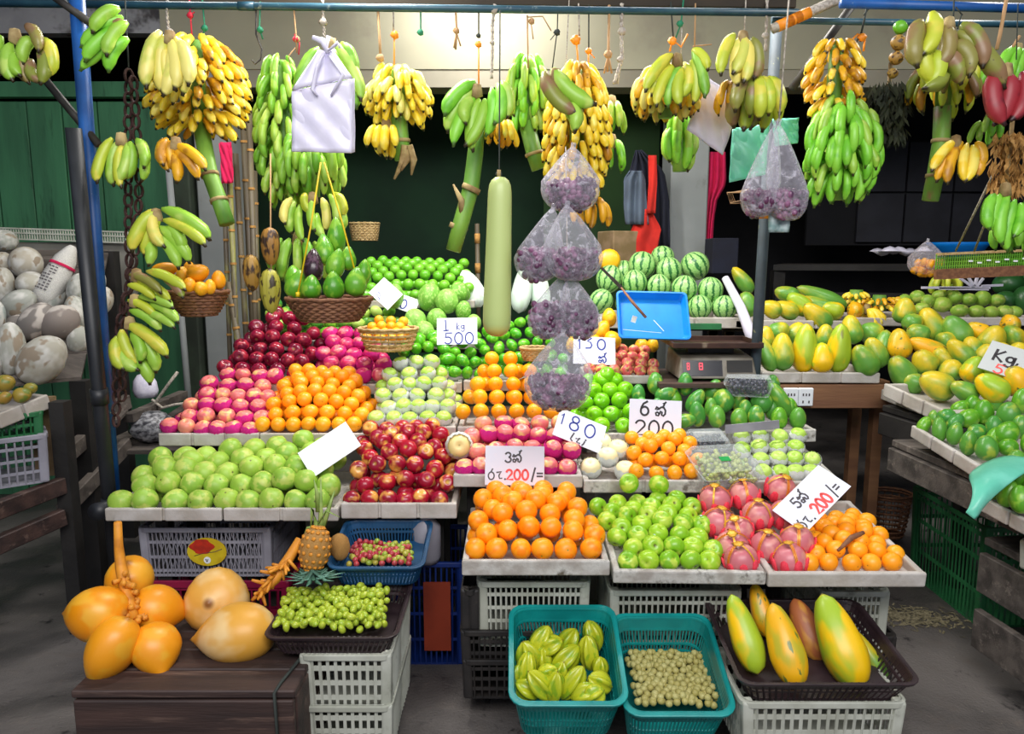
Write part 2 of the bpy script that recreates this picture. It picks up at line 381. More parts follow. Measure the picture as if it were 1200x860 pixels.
M['clam'] = plastic('clear_plastic_box', '#D8E0E4', .06, 0.06)
M['post_grey'] = smat('grey_painted_steel', '#36424A', '#2C363C', sc=12, rough=.7, c='#8A8C60', cs=14, clo=.62)
M['cloth_red'] = smat('red_cloth', '#C82418', '#A81C14', sc=8, rough=.9)
M['cloth_navy'] = smat('navy_cloth', '#14182C', '#0E1020', sc=8, rough=.9)
M['cloth_grey'] = smat('slate_cloth', '#566274', '#46505F', sc=8, rough=.9)
M['cloth_pink'] = smat('hot_pink_cloth', '#C8104E', '#B00C44', sc=8, rough=.9)
M['cream'] = smat('cream_painted_concrete', '#A8A48E', '#9C9884', sc=1.5, rough=.8, c='#9A9482', cs=2)
M['cream_band'] = smat('grey_cream_paint', '#9A9484', '#8A8474', sc=2, rough=.8)
M['column'] = smat('grey_painted_column', '#8A8E8E', '#7C8080', sc=3, rough=.75, c='#5A5A56', cs=5, clo=.62, chi=.8)
M['green_plank'] = smat('green_painted_plank', '#3E7A54', '#346848', sc=4, rough=.7, bm=.3, bs=30, stretch=(3, 3, .4), c='#163A26', cs=5, clo=.55, chi=.75)
M['dark_green'] = smat('dark_green_wall', '#1E3E28', '#183222', sc=2, rough=.9)
M['inner_green'] = smat('green_inner_wall', '#24421C', '#1E3818', sc=2, rough=.9)
M['dark_wall'] = smat('dark_grey_wall', '#2A2A2E', '#1E1E22', sc=2, rough=.9)
M['beam'] = smat('brown_beam', '#3A3020', '#2A2218', sc=3, rough=.8)
M['cane'] = smat('sugarcane', '#5E5440', '#42382A', sc=14, rough=.55, c='#8A8A40', cs=6, stretch=(1, 1, .2))
M['husk'] = smat('dry_husk', '#B88A4A', '#9A6E34', sc=60, rough=.8, bm=.6, bs=80)
M['pine_leaf'] = smat('pineapple_leaf', '#3E6A54', '#6A9484', sc=30, rough=.5)
M['leaf_green'] = smat('young_leaf', '#A4B868', '#7A9A44', sc=20, rough=.5)
M['herb'] = smat('dark_dried_leaves', '#23281A', '#3A3E26', sc=20, rough=.8)
M['peduncle'] = smat('orange_peduncle', '#E0962A', '#C87E24', sc=30, rough=.6, c='#8A5A28', cs=30, clo=.6)
def floor_mat():
    m, nt, b = nmat('dirty_asphalt')
    tc = node(nt, 'ShaderNodeTexCoord'); v = tc.outputs['Object']
    n1 = noise(nt, 1.1, 6, False, .6, .6, v); n2 = noise(nt, 7, 6, False, .7, .4, v); n3 = noise(nt, 90, 2, False, .5, 0, v)
    base = mixc(nt, ramp(nt, n1, .38, .64), lin('#4C4846'), lin('#706A66'))
    base = mixc(nt, ramp(nt, n2, .5, .75), base, lin('#6A625C'))
    base = mixc(nt, ramp(nt, n2, .30, .42), lin('#1E1A1C'), base)
    base = mixc(nt, ramp(nt, n3, .73, .78), base, lin('#A09888'))
    nt.links.new(base, b.inputs['Base Color'])
    rr = math_(nt, 'ADD', math_(nt, 'MULTIPLY', ramp(nt, n1, .35, .6), .35), .42)
    nt.links.new(rr, b.inputs['Roughness'])
    bump(nt, b, math_(nt, 'ADD', math_(nt, 'MULTIPLY', n2, 1.5), n3), .6, .006)
    return m
M['floor'] = floor_mat()

# ---------------------------------------------------------------- fruit meshes (unit diameter, axis z)
def prof(fn, n=12):
    out = []
    for i in range(n + 1):
        t = math.pi * i / n; out.append(fn(t))
    return out
def sph_prof(n=10, ob=1.0):
    return [(max(.5 * math.sin(math.pi * i / n), 1e-6), -.5 * ob * math.cos(math.pi * i / n)) for i in range(n + 1)]
def fruit_mesh(name, kind, mat, seed=0):
    rnd = random.Random(seed); mb = MB(); n = 12; ph = rnd.random() * 6; sg = 16
    if kind == 'apple':
        pr = []; tp = []
        for i in range(n + 1):
            t = math.pi * i / n; r = .5 * math.sin(t) * (1.02 + .03 * math.cos(t)) ; z = .47 * -math.cos(t)
            dim = math.exp(-((r / .17) ** 2)); z += (.13 if z < 0 else -.14) * dim
            pr.append((max(r, 1e-6), z)); tp.append(dim if z < 0 else dim * .8)
        mb.lathe(pr, sg, lambda t, s: 1 + .02 * math.cos(5 * t + ph) * (1 - s) + .015 * math.cos(2 * t + ph), tp)
    elif kind == 'orange':
        pr = []; tp = []
        for i in range(n + 1):
            t = math.pi * i / n; r = .5 * math.sin(t); z = -.47 * math.cos(t)
            dim = math.exp(-((r / .07) ** 2)); z += (.03 if z < 0 else -.04) * dim
            pr.append((max(r, 1e-6), z)); tp.append(dim)
        mb.lathe(pr, sg, lambda t, s: 1 + .012 * math.cos(3 * t + ph), tp)
    elif kind == 'lumpy':      # guava
        pr = []; tp = []
        for i in range(n + 1):
            t = math.pi * i / n; r = .5 * math.sin(t) * (1 - .10 * math.cos(t + math.pi) * -1); z = -.52 * math.cos(t)
            dim = math.exp(-((r / .07) ** 2)); pr.append((max(r, 1e-6), z - (.04 * dim if z > 0 else 0))); tp.append(dim)
        mb.lathe(pr, sg, lambda t, s: 1 + .035 * math.cos(4 * t + ph + 3 * s) + .03 * math.cos(7 * t - ph), tp)
    elif kind == 'oval':       # mango, lime, olive, avocado
        pr = []; tp = []
        for i in range(n + 1):
            t = math.pi * i / n; r = .42 * math.sin(t) * (1 + .12 * math.cos(t)); z = -.56 * math.cos(t)
            dim = math.exp(-((r / .06) ** 2)); pr.append((max(r, 1e-6), z)); tp.append(dim)
        mb.lathe(pr, sg, lambda t, s: 1 + .03 * math.cos(2 * t + ph), tp)
    elif kind == 'pear':       # avocado with a neck
        pr = []; tp = []
        for i in range(n + 3):
            s = i / (n + 2); z = -.5 + s; r = (.46 if s < .45 else .46 - .30 * ((s - .45) / .55) ** 1.2) * (max(0, 1 - abs(2 * s - 1) ** 3.6)) ** .5
            if i in (0, n + 2): r = 1e-6
            pr.append((max(r, 1e-6), z)); tp.append(math.exp(-((r / .06) ** 2)))
        mb.lathe(pr, sg, lambda t, s: 1 + .02 * math.cos(2 * t + ph), tp)
    elif kind == 'papaya':     # unit length, unit width, neck at +z
        pr = []; tp = []; n = 14
        for i in range(n + 1):
            s = i / n; z = -.5 + s; r = .5 * (max(0, 1 - abs(2 * s - 1) ** 2.6)) ** .5 * (1.02 - .35 * max(0, s - .35) / .65)
            pr.append((max(r, 1e-6), z)); tp.append(math.exp(-((r / .09) ** 2)))
        mb.lathe(pr, sg, lambda t, s: 1 + .035 * math.cos(5 * t + ph) + .02 * math.cos(3 * t + ph + 4 * s), tp)
    elif kind == 'blob':       # gourd
        mb.lathe(sph_prof(12), sg, lambda t, s: 1 + .04 * math.cos(3 * t + ph + 3 * s), [1 if i in (0, 12) else 0 for i in range(13)])
    elif kind == 'coconut':    # pointed at -z
        pr = []; tp = []; n = 14
        for i in range(n + 1):
            s = i / n; z = .62 - 1.16 * s
            r = .5 * math.sin(math.pi * s ** .78) ** (.55 + .6 * s * s) if 0 < s < 1 else 1e-6
            pr.append((max(r, 1e-6), z)); tp.append(math.exp(-((r / .09) ** 2)))
        mb.lathe(pr, 18, lambda t, s: 1 + .035 * math.cos(3 * t + ph) * math.sin(math.pi * s), tp)
    elif kind == 'star':
        pr = []; tp = []; n = 10
        for i in range(n + 1):
            s = i / n; pr.append((max(.5 * math.sin(math.pi * s) ** .6, 1e-6) if 0 < s < 1 else 1e-6, -.5 + s)); tp.append(1 if i in (0, n) else 0)
        mb.lathe(pr, 20, lambda t, s: .46 + .54 * (abs(math.cos(2.5 * t)) ** 1.8), tp)
    elif kind == 'cocoa':
        pr = []; tp = []; n = 14
        for i in range(n + 1):
            s = i / n; r = .5 * (max(0, 1 - abs(2 * s - 1) ** 2.2)) ** .5 * (.75 + .3 * s)
            pr.append((max(r, 1e-6), -.5 + s)); tp.append(1 if i in (0, n) else 0)
        mb.lathe(pr, 30, lambda t, s: .93 + .07 * math.cos(10 * t), tp)
    elif kind == 'spiky':
        pr = sph_prof(16); cnt = [0]
        def f(t, s):
            return 1 + .07 * math.cos(9 * t + 9 * 1.0 * s * 6.28) * math.cos(s * 44) + .03 * math.cos(2 * t + ph)
        mb.lathe(pr, 32, f)
    return mb.mesh(name, M[mat])
_fm = {}
def FM(kind, mat, n=3):
    k = (kind, mat)
    if k not in _fm: _fm[k] = [fruit_mesh(mat, kind, mat, i) for i in range(n)]
    return random.choice(_fm[k])
def cup_mesh(mat, top=.18, lobes=9, amp=.08, r=.54):
    mb = MB(); n = 7; seg = 36
    def f(i, k):
        th = 2 * math.pi * k / seg; zt = top + amp * abs(math.cos(lobes * th / 2)); s = i / n
        a = math.pi / 2 + s * (math.asin(max(-1, min(1, zt / r))) - -math.pi / 2) - math.pi
        rr = r * (1 + .045 * math.cos(lobes * th * 2 + i * 3.14))
        return Vector((rr * math.cos(a) * math.cos(th), rr * math.cos(a) * math.sin(th), rr * math.sin(a)))
    vs = [f(i, k) for i in range(n + 1) for k in range(seg)]
    fs = [(i * seg + k, i * seg + (k + 1) % seg, (i + 1) * seg + (k + 1) % seg, (i + 1) * seg + k) for i in range(n) for k in range(seg)]
    mb.add(vs, fs, True)
    return mb.mesh('foam_net', M[mat])
CUP = {'pink': cup_mesh('foam_pink', .16, 9, .06), 'pink_open': cup_mesh('foam_pink', .26, 9, .06, .56), 'white': cup_mesh('foam_white', .16, 9, .07), 'white_tall': cup_mesh('foam_white', .28, 11, .05, .55)}
def petals_mesh():
    mb = MB()
    for k in range(8):
        a = 2 * math.pi * k / 8 + .2
        for (el, ln) in ((-.22, .2),):
            c = Vector((.50 * math.cos(a) * math.cos(el), .50 * math.sin(a) * math.cos(el), .5 * math.sin(el)))
            out = c.normalized(); side = Vector((-math.sin(a), math.cos(a), 0)); up = out.cross(side) * -1
            vs = []; fs = []
            for i in range(5):
                for j in range(6):
                    ph = math.pi * i / 4; th = 2 * math.pi * j / 6
                    vs.append(c + out * (.06 * math.sin(ph) * math.cos(th)) + side * (.15 * math.sin(ph) * math.sin(th)) + up * (-.27 * math.cos(ph)))
            for i in range(4):
                for j in range(6): fs.append((i * 6 + j, i * 6 + (j + 1) % 6, (i + 1) * 6 + (j + 1) % 6, (i + 1) * 6 + j))
            mb.add(vs, fs, True)
    pr = [(max(.515 * math.cos(a), 1e-6), .515 * math.sin(a)) for a in [R(x) for x in (-90, -75, -60, -45, -32)]]
    mb.lathe(pr, 20)
    return mb.mesh('petal_net', M['foam_red'])
def ribbon_mesh():
    mb = MB(); r = .525
    def band(a0, w):
        vs = []; n = 24
        for i in range(n + 1):
            t = math.pi * (-.15 + 1.3 * i / n)
            for q in (-w, w):
                p = Vector((math.cos(t) * r, q, math.sin(t) * r)); vs.append(Matrix.Rotation(a0, 3, 'Z') @ p)
        mb.add(vs, [(2 * i, 2 * i + 1, 2 * i + 3, 2 * i + 2) for i in range(n)], True)
    band(.1, .045); band(1.7, .03)
    pr = [(1e-6, .545), (.1, .54), (.16, .52)]
    mb.lathe(pr, 12, lambda t, s: 1 + .12 * math.cos(6 * t))
    return mb.mesh('gold_ribbon', M['gold'])
PETALS, RIBBON = petals_mesh(), ribbon_mesh()
def red_band():
    mb = MB(); r = .532
    for w0, w1 in ((-.028, -.012), (.012, .028)):
        vs = []; n = 24
        for i in range(n + 1):
            t = math.pi * (-.12 + 1.24 * i / n)
            for q in (w0, w1): vs.append(Matrix.Rotation(.1, 3, 'Z') @ Vector((math.cos(t) * r, q, math.sin(t) * r)))
        mb.add(vs, [(2 * i, 2 * i + 1, 2 * i + 3, 2 * i + 2) for i in range(n)], True)
    return mb.mesh('ribbon_stripe', M['red_print'])
REDBAND = red_band()
_st = MB(); _st.lathe([(1e-6, .507), (.05, .505), (.075, .499)], 10); STICKER = _st.mesh('sticker', M['sticker'])

def rnd_rot(full=True):
    return (random.uniform(0, 6.28), random.uniform(0, 6.28), random.uniform(0, 6.28)) if full else (random.uniform(-.3, .3), random.uniform(-.3, .3), random.uniform(0, 6.28))

def one(name, label, cat, kind, mat, pos, d, rot=None, group=None, extra=None, scale=None):
    o = mk(name, FM(kind, mat), None, pos, rot or rnd_rot(), scale or (d, d, d))
    tag(o, label, cat, group)
    for nm, me, r in (extra or []):
        mk(nm, me, o, rot=r)
    return o

def pile(name, what, place, cat, group, kind, mat, d, quad, jit=.05, rotf=None, extraf=None, gap=.98, rowgap=.86, bump_=0, ends=True, skip=0.0, mats=None, base=None, sc=None, rows=None):
    """rows of fruit stepping up a slope: quad = front-left, front-right, back-right, back-left (u, v, Y) of fruit centres"""
    FL, FR, BR, BL = [P(*q) for q in quad]
    L = (((BL + BR) - (FL + FR)) / 2).length
    nr = rows or max(2, int(round(L / (d * rowgap))) + 1)
    zb = base if base is not None else min(FL.z, FR.z)
    for i in range(nr):
        s = i / (nr - 1); a = FL.lerp(BL, s); b = FR.lerp(BR, s); W = (b - a).length
        n = max(1, int(round(W / (d * gap))) + 1)
        step = (b - a) / max(1, n - 1) if n > 1 else Vector((0, 0, 0))
        off = step * (.25 if i % 2 else -.25) if n > 1 else Vector((0, 0, 0))
        pts = []
        for k in range(n):
            p = a + step * k + off
            if bump_: p.z += bump_ * math.sin(math.pi * s) * math.sin(math.pi * (k + .5) / n)
            pts.append((p, k + 1, 0))
            if i in (1, 2) and p.z - d * .8 > zb - .1 * d: pts.append((p + Vector((0, .1 * d, -.86 * d)), k + 1, -1))
        if ends and i > 0:
            for sgn, p0 in ((-1, pts[0][0]), (1, [q_ for q_ in pts if q_[2] == 0][-1][0])):
                lim = FL.x if sgn < 0 else FR.x
                for q in range(1, 6):
                    pp = p0 + Vector((sgn * .48 * d * q, .12 * d * q, -.86 * d * q))
                    if pp.z < zb - .1 * d or (pp.x - lim) * sgn > .45 * d: break
                    pts.append((pp, sgn, q))
        for p, k, q in pts:
            j = Vector([random.uniform(-jit, jit) * d for _ in range(3)])
            if random.random() < skip and q == 0 and i == nr - 1: continue
            if q == -1: lab = '%s %s, under %s row, %s along' % (what, place, ORD[i + 1], ORD[k])
            elif q == 0: lab = '%s %s, %s row, %s from left' % (what, place, ORD[i + 1], ORD[k])
            else: lab = '%s %s, %s flank, %s below %s row' % (what, place, 'left' if k < 0 else 'right', ORD[q], ORD[i + 1])
            if q == 0 and i == 0: lab = '%s %s, bottom row, %s from left' % (what, place, ORD[k])
            mt = random.choice(mats) if mats else mat
            rot = rotf() if rotf else rnd_rot()
            dd = d * random.uniform(.93, 1.0)
            scl = (dd, dd, dd) if not sc else (dd * sc[0], dd * sc[1], dd * sc[2])
            one(name, lab, cat, kind, mt, p + j, dd, rot, group, extraf() if extraf else None, scl)

def listed(name, what, place, cat, group, kind, mat, items, mats=None, tipup=False, extraf=None, word='row'):
    """single fruits at (u, v, Y, width px, height px, tilt deg); rows are read off for the labels"""
    rows = []
    for it in sorted(items, key=lambda q: -q[1]):
        for r in rows:
            if abs(r[0][1] - it[1]) < .6 * min(r[0][4], it[4]): r.append(it); break
        else: rows.append([it])
    for ri, r in enumerate(rows):
        for k, it in enumerate(sorted(r, key=lambda q: q[0])):
            u, v, Y, w, h = it[:5]; tilt = it[5] if len(it) > 5 else 0
            W, H = px(w, u, v, Y), px(h, u, v, Y)
            mt = it[6] if len(it) > 6 else (random.choice(mats) if mats else mat)
            lab = '%s %s, %s row up, %s from left' % (what, place, ORD[ri + 1], ORD[k + 1])
            q = Matrix.Rotation(R(tilt), 3, 'Y') @ Matrix.Rotation(R(random.uniform(-18, 5)), 3, 'X') @ Matrix.Rotation(random.uniform(0, 6.28), 3, 'Z')
            o = mk(name, FM(kind, mt), None, P(u, v, Y), q.to_euler(), (W, W, H))
            tag(o, lab, cat, group)
            for nm, me, rr in (extraf() if extraf else []): mk(nm, me, o, rot=rr)

# ================================================================ the setting
g = MB(); g.add([(-6, -2, 0), (7, -2, 0), (7, 9, 0), (-6, 9, 0)], [(0, 1, 2, 3)]); struct('floor', g, M['floor'])
YB = 4.85
def X(u, Y, v=250): return P(u, v, Y).x
xg1 = X(232, YB)
# green plank gate on the left
g = MB(); g.box(((-6 + xg1) / 2, YB + .06, 1.28), (xg1 + 6, .06, 2.56)); gate = struct('wall_gate', g, M['dark_green'])
x = -4.6
pw = px(41, 60, 180, YB)
x0 = X(2, YB) - 5 * pw
k = 0
while x0 + pw * k < xg1:
    xa = x0 + pw * k; w = min(pw, xg1 - xa) - .008
    if w > .03:
        g = MB(); g.box((xa + w / 2, YB + .012 + random.uniform(0, .01), 1.28), (w, .03, 2.56)); bev(g.build('plank', M['green_plank'], gate), .004, 1)
    k += 1
zr = P(100, 107, YB).z
g = MB(); g.box(((-6 + xg1) / 2, YB - .03, zr), (xg1 + 6, .07, .09)); g.build('top_rail', M['green_plank'], gate)
# upper walls: dark gap above the gate, pale wall, cream fascia
xf = X(186, YB, 30)
g = MB(); g.box(((-6 + xf) / 2, YB + .1, (P(0, 36, YB).z + 3.5) / 2), (xf + 6, .1, 3.5 - P(0, 36, YB).z)); struct('wall_pale_upper', g, smat('blotched_pale_wall', '#A8A8AC', '#8C8C90', sc=3, rough=.9, c='#4A484A', cs=2.4, clo=.52, chi=.62))
zf = P(600, 80, YB).z
g = MB(); g.box(((xf + 7) / 2, YB + .1, (zf + 3.5) / 2), (7 - xf, .16, 3.5 - zf)); fas = struct('wall_fascia', g, M['cream'])
zl = P(600, 101, YB).z
g = MB(); g.box(((xf + 7) / 2, YB + .13, (zf + zl) / 2), (7 - xf, .2, zf - zl)); g.build('lower_band', M['cream_band'], fas)
g = MB(); g.box((.5, 9, 2.2), (13, .1, 4.6)); struct('wall_back', g, M['dark_wall'])
g = MB(); g.box((-6, 4, 2.2), (.1, 12, 4.6)); g.box((7, 4, 2.2), (.1, 12, 4.6)); struct('wall_side', g, M['dark_wall'])
g = MB(); g.box((.5, 5.9, 3.55), (13, 6.5, .08)); struct('ceiling', g, M['beam'])
# inner rooms
xi = X(278, YB)
g = MB(); g.box(((X(278, 5.6) + X(540, 6.4)) / 2 + .2, 6.5, 1.6), (X(640, 6.4) - X(250, 6.4), .08, 3.2)); struct('wall_inner_green', g, M['dark_green'])
g = MB(); g.box((X(705, 5.6), 5.7, 1.6), (X(775, 5.6) - X(640, 5.6), .08, 3.2)); struct('wall_inner_near', g, M['inner_green'])  # nearer inner wall, a slightly yellower dark green
# columns
def pillar(name, u0, u1, Y, mat, d=.3, z=2.7):
    a, b = X(u0, Y), X(u1, Y); m = MB(); m.box(((a + b) / 2, Y + d / 2, z / 2), (b - a, d, z)); o = struct(name, m, mat); bev(o, .008, 1)
    return o
pillar('pillar_grey', 232, 272, 4.55, M['column'])
p_ = pillar('pillar_centre', 785, 829, 4.9, M['column'])
pillar('pillar_dark_green', 205, 224, 4.5, smat('mossy_post', '#2E3A2C', '#1E261C', sc=6, rough=.8), .12)
# dark counter and grey panels at the right rear
g = MB(); a, b = P(1010, 178, 7.2), P(1200, 178, 7.2)
panel = MB(); panel.box(((X(1045, 7)), 7.1, 2.15), (1.5, .04, .9)); wp = struct('wall_panel', panel, M['dark_wall'])
for i in range(8):
    m = MB(); m.box((X(1020, 7) + (i % 4) * .44 + .1, 7.03, 1.95 + (i // 4) * .46), (.42, .03, .44)); m.build('grey_panel', smat('slate_panel', '#34343C', '#2A2A30', sc=4, rough=.6) if i == 0 else bpy.data.materials['slate_panel'], wp)
def counter():
    t = empty('market_counter', (P(1060, 300, 5.2).x, 5.2, 0), 0, 'long dark wooden counter behind the papaya trays with a plank top', 'counter', None)
    m = MB(); L = 3.4
    p0, p1, q0, q1 = P(945, 285, 4.95), P(1105, 318, 4.5), P(985, 268, 5.6), P(1240, 288, 5.1)
    top = 1.55
    for k in range(5):
        s0, s1 = k / 5, (k + .9) / 5
        pts = []
        z = 1.50
        A = Vector((1.85, 5.3, z)).lerp(Vector((2.3, 6.3, z)), s0); B = Vector((1.85, 5.3, z)).lerp(Vector((2.3, 6.3, z)), s1)
        C = Vector((4.6, 4.55, z)).lerp(Vector((5.1, 5.6, z)), s0); D = Vector((4.6, 4.55, z)).lerp(Vector((5.1, 5.6, z)), s1)
        mm = MB(); dz = Vector((0, 0, .04)); off = t.location
        vs = [p - off for p in (A, C, D, B)]; vs += [p + dz for p in vs]
        mm.add(vs, [(3, 2, 1, 0), (4, 5, 6, 7), (0, 1, 5, 4), (1, 2, 6, 5), (2, 3, 7, 6), (3, 0, 4, 7)])
        mm.build('plank', M['wood_grey'] if k % 2 else M['wood_black'], t)
    for (x, y) in ((1.9, 5.35), (4.6, 4.7), (3.3, 5.0)):
        mm = MB(); mm.box(Vector((x, y, .75)) - t.location, (.08, .08, 1.5)); mm.build('leg', M['wood_black'], t)
    mm = MB(); mm.bar(Vector((1.87, 5.29, 1.3)) - t.location, Vector((4.6, 4.54, 1.3)) - t.location, .03, .1); mm.build('apron', M['wood_black'], t)
    mm = MB(); mm.bar(Vector((1.87, 5.29, .9)) - t.location, Vector((4.6, 4.54, .9)) - t.location, .03, .08); mm.build('rail', M['wood_grey'], t)
counter()

# ================================================================ pipes, posts, beams
def pole(name, label, p, q, r, mat, cat='pole', seg=14, extra=None):
    p, q = Vector(p), Vector(q); o = empty(name, p, 0, label, cat)
    m = MB(); m.tube([Vector((0, 0, 0)), q - p], r, seg); m.build('shaft', mat, o)
    for s, rr, mt in (extra or []):
        c = (q - p) * s; d = (q - p).normalized() * .03; mm = MB(); mm.tube([c - d, c + d], rr, seg); mm.build('collar', mt, o)
    return o
YP = 2.95
pole('overhead_pipe', 'long blue-grey steel pipe the bananas hang from, across the stall front', P(-60, 3, YP), P(935, 15, YP), .014, M['pipe_teal'], 'pipe', extra=[(.35, .016, M['pipe_teal'])])
pole('overhead_pipe', 'lower grey steel pipe over the papaya side', P(905, 24, 3.0), P(1290, 30, 3.0), .012, M['pipe_teal'], 'pipe')
pole('overhead_pipe', 'bright blue painted pipe above the lower grey pipe', P(985, 4, 2.8), P(1290, 12, 2.8), .016, M['pipe_blue'], 'pipe')
g = MB(); g.bar(P(-80, -9, 3.0), P(930, 0, 3.0), .06, .07); tag(g.build('awning_beam', M['beam']), 'dark brown wooden awning beam above the overhead pipe', 'beam')
# left posts
pole('blue_post', 'leaning bright blue scratched steel post beside the black pipe', P(86, -60, 2.75), Vector((P(140, 590, 3.05).x, 3.0, 0)), .026, M['pipe_blue'], 'post')
pp = pole('black_pipe', 'leaning black plastic pipe standing against the blue post', P(86, 150, 2.72), Vector((P(134, 588, 2.95).x, 2.93, 0)), .027, M['pipe_black'], 'pipe', extra=[(.48, .033, M['pipe_black']), (.7, .031, M['pipe_black'])])
e0 = P(118, 600, 2.9); e1 = P(108, 598, 2.75)
g = MB(); g.tube([P(134, 590, 2.9) + Vector((.03, .05, -.01)), P(112, 600, 2.74)], .034, 14); o = g.build('pipe_elbow', M['pipe_black']); tag(o, 'short black pipe elbow lying at the foot of the blue post', 'pipe')
pole('steel_post', 'thin grey steel post rising beside the weighing scale', P(912, 0, 3.35), Vector((P(884, 430, 3.35).x, 3.38, 0)), .024, M['post_grey'], 'post', extra=[(.33, .024, M['string_orange'])])
pole('roof_strut', 'dark slanting steel strut under the awning near the red-green bananas', P(928, 104, 3.1), P(1012, -12, 3.1), .016, M['steel_dark'], 'strut')
pole('roof_strut', 'whitish slanting pole with orange tape below the awning', P(905, 34, 2.9), P(1030, -22, 2.9), .018, M['rope'], 'strut', extra=[(.12, .02, M['string_orange']), (.2, .02, M['string_orange']), (.28, .02, M['string_orange'])])
pole('roof_strut', 'dark slanting bracket behind the far green banana hand', P(42, 80, 2.8), P(116, 170, 2.8), .014, M['steel_dark'], 'strut')
pole('roof_strut', 'dark bracket crossing the blue post at its top', P(62, -5, 2.75), P(106, 27, 2.75), .014, M['steel_dark'], 'strut')
pole('thin_post', 'thin grey post between gate and grey pillar', P(197, 190, 4.3), Vector((X(210, 4.3), 4.3, 0)), .018, M['column'], 'post')
pole('sugarcane', 'small dark cane standing behind the tall pale gourd', P(559, 262, 4.6), Vector((P(561, 320, 4.6).x, 4.6, .9)), .014, M['cane'], 'cane', extra=[(.3, .017, M['husk']), (.1, .017, M['husk'])])

# ================================================================ boxes, crates, baskets
def tray(label, L, Rr, Y, depth, h, YR=None, slope=0.0, mat='styro', notches=2, t=.022, group='styrofoam trays', name='styrofoam_tray'):
    """open foam box; L, Rr = top edge of its front lip (u, v)"""
    a, b = P(*L, Y), P(*Rr, YR or Y)
    W = (b - a).length; ex = (b - a).normalized(); ey = Vector((-ex.y, ex.x, slope)).normalized(); ez = ex.cross(ey).normalized()
    o = empty(name, a - ez * h, 0, label, 'tray', group)
    Mx = Matrix((ex, ey, ez)).transposed()
    def bx(mb, c, s): mb.box(Mx @ Vector(c), s, M=Mx)
    m = MB(); bx(m, (W / 2, depth / 2 + .003, .010), (W - .012, depth - .012, .016)); m.build('tray_floor', M[mat], o)
    m = MB(); n = notches; seg = W / (n + 1); gp = .010
    bx(m, (W / 2, t * .8, h * .5), (W - .006, t * .5, h * .94))
    for i in range(n + 1):
        x0 = seg * i + (gp / 2 if i else 0); x1 = seg * (i + 1) - (gp / 2 if i < n else 0)
        bx(m, ((x0 + x1) / 2, t * .4, h / 2), (x1 - x0, t * .8, h))
    bev(m.build('front_wall', M[mat], o), .006)
    for nm, c, s in (('back_wall', (W / 2, depth - t / 2, h / 2), (W, t, h)), ('side_wall', (t / 2 + .001, depth / 2, h / 2 - .001), (t, depth - .008, h)), ('side_wall', (W - t / 2 - .001, depth / 2, h / 2 - .001), (t, depth - .008, h))):
        m = MB(); bx(m, c, s); bev(m.build(nm, M[mat], o), .006)
    return o

def rrect(w, d, r, n=4):
    pts = []
    for cx, cy, a0 in ((w / 2 - r, d / 2 - r, 0), (-w / 2 + r, d / 2 - r, 90), (-w / 2 + r, -d / 2 + r, 180), (w / 2 - r, -d / 2 + r, 270)):
        for i in range(n + 1):
            a = R(a0 + 90 * i / n); pts.append((cx + r * math.cos(a), cy + r * math.sin(a)))
    return pts
def along(pts, n):
    L = [0]; m = len(pts)
    for i in range(m):
        a, b = pts[i], pts[(i + 1) % m]; L.append(L[-1] + math.hypot(b[0] - a[0], b[1] - a[1]))
    out = []
    for k in range(n):
        t = L[-1] * k / n; i = max(j for j in range(m) if L[j] <= t + 1e-9)
        a, b = pts[i], pts[(i + 1) % m]; s = (t - L[i]) / max(1e-9, L[i + 1] - L[i])
        out.append((a[0] + (b[0] - a[0]) * s, a[1] + (b[1] - a[1]) * s))
    return out
def crate(name, label, cat, loc, w, d, h, mat, rz=0.0, taper=.9, nbars=60, bands=(.0, .33, .66, 1.0), bw=.006, rim=.02, r=.03, posts=True, band_h=.012, group=None, solid_top=0.0, rimh=.02, tilt=0.0):
    o = empty(name, loc, rz, label, cat, group); o.rotation_euler = (tilt, 0, rz)
    top, bot = rrect(w, d, r), rrect(w * taper, d * taper, r)
    n = len(top)
    def ring(mb, z0, z1, out, inn):
        s0, s1 = z0 / h, z1 / h
        def P_(i, s, k):
            x = bot[i][0] + (top[i][0] - bot[i][0]) * s; y = bot[i][1] + (top[i][1] - bot[i][1]) * s
            l = math.hypot(x, y); f = 1 + k / l; return (x * f, y * f, s * h)
        vs = []
        for i in range(n):
            vs += [P_(i, s0, out), P_(i, s1, out), P_(i, s1, -inn), P_(i, s0, -inn)]
        fs = []
        for i in range(n):
            j = (i + 1) % n
            for k in range(4): fs.append((i * 4 + k, j * 4 + k, j * 4 + (k + 1) % 4, i * 4 + (k + 1) % 4))
        mb.add(vs, fs)
    m = MB(); ring(m, h - rimh, h, rim * .6, .004); bev(m.build('rim', M[mat], o), .003, 2)
    m = MB()
    for s in bands: ring(m, max(0, s * h - band_h / 2), min(h, s * h + band_h / 2), .001, .004)
    if solid_top: ring(m, h * (1 - solid_top), h, .001, .003)
    tb, bb = along(top, nbars), along(bot, nbars)
    for (x1, y1), (x0, y0) in zip(tb, bb): m.bar((x0, y0, 0), (x1, y1, h), bw, .004, up=(x0, y0, 0))
    m.build('slatted_wall', M[mat], o)
    m = MB(); m.prism(bot, 0, .008); m.build('floor_panel', M[mat], o)
    if posts:
        for sx in (-1, 1):
            for sy in (-1, 1):
                q = MB(); q.bar((sx * (w * taper / 2 - .012), sy * (d * taper / 2 - .012), 0), (sx * (w / 2 - .012), sy * (d / 2 - .012), h), .034, .034)
                bev(q.build('corner_post', M[mat], o), .008)
    return o

def G(u, v):      # point on the ground
    d = ray(u, v); t = -CAMZ / d.z; return Vector((d.x * t, d.y * t, 0))

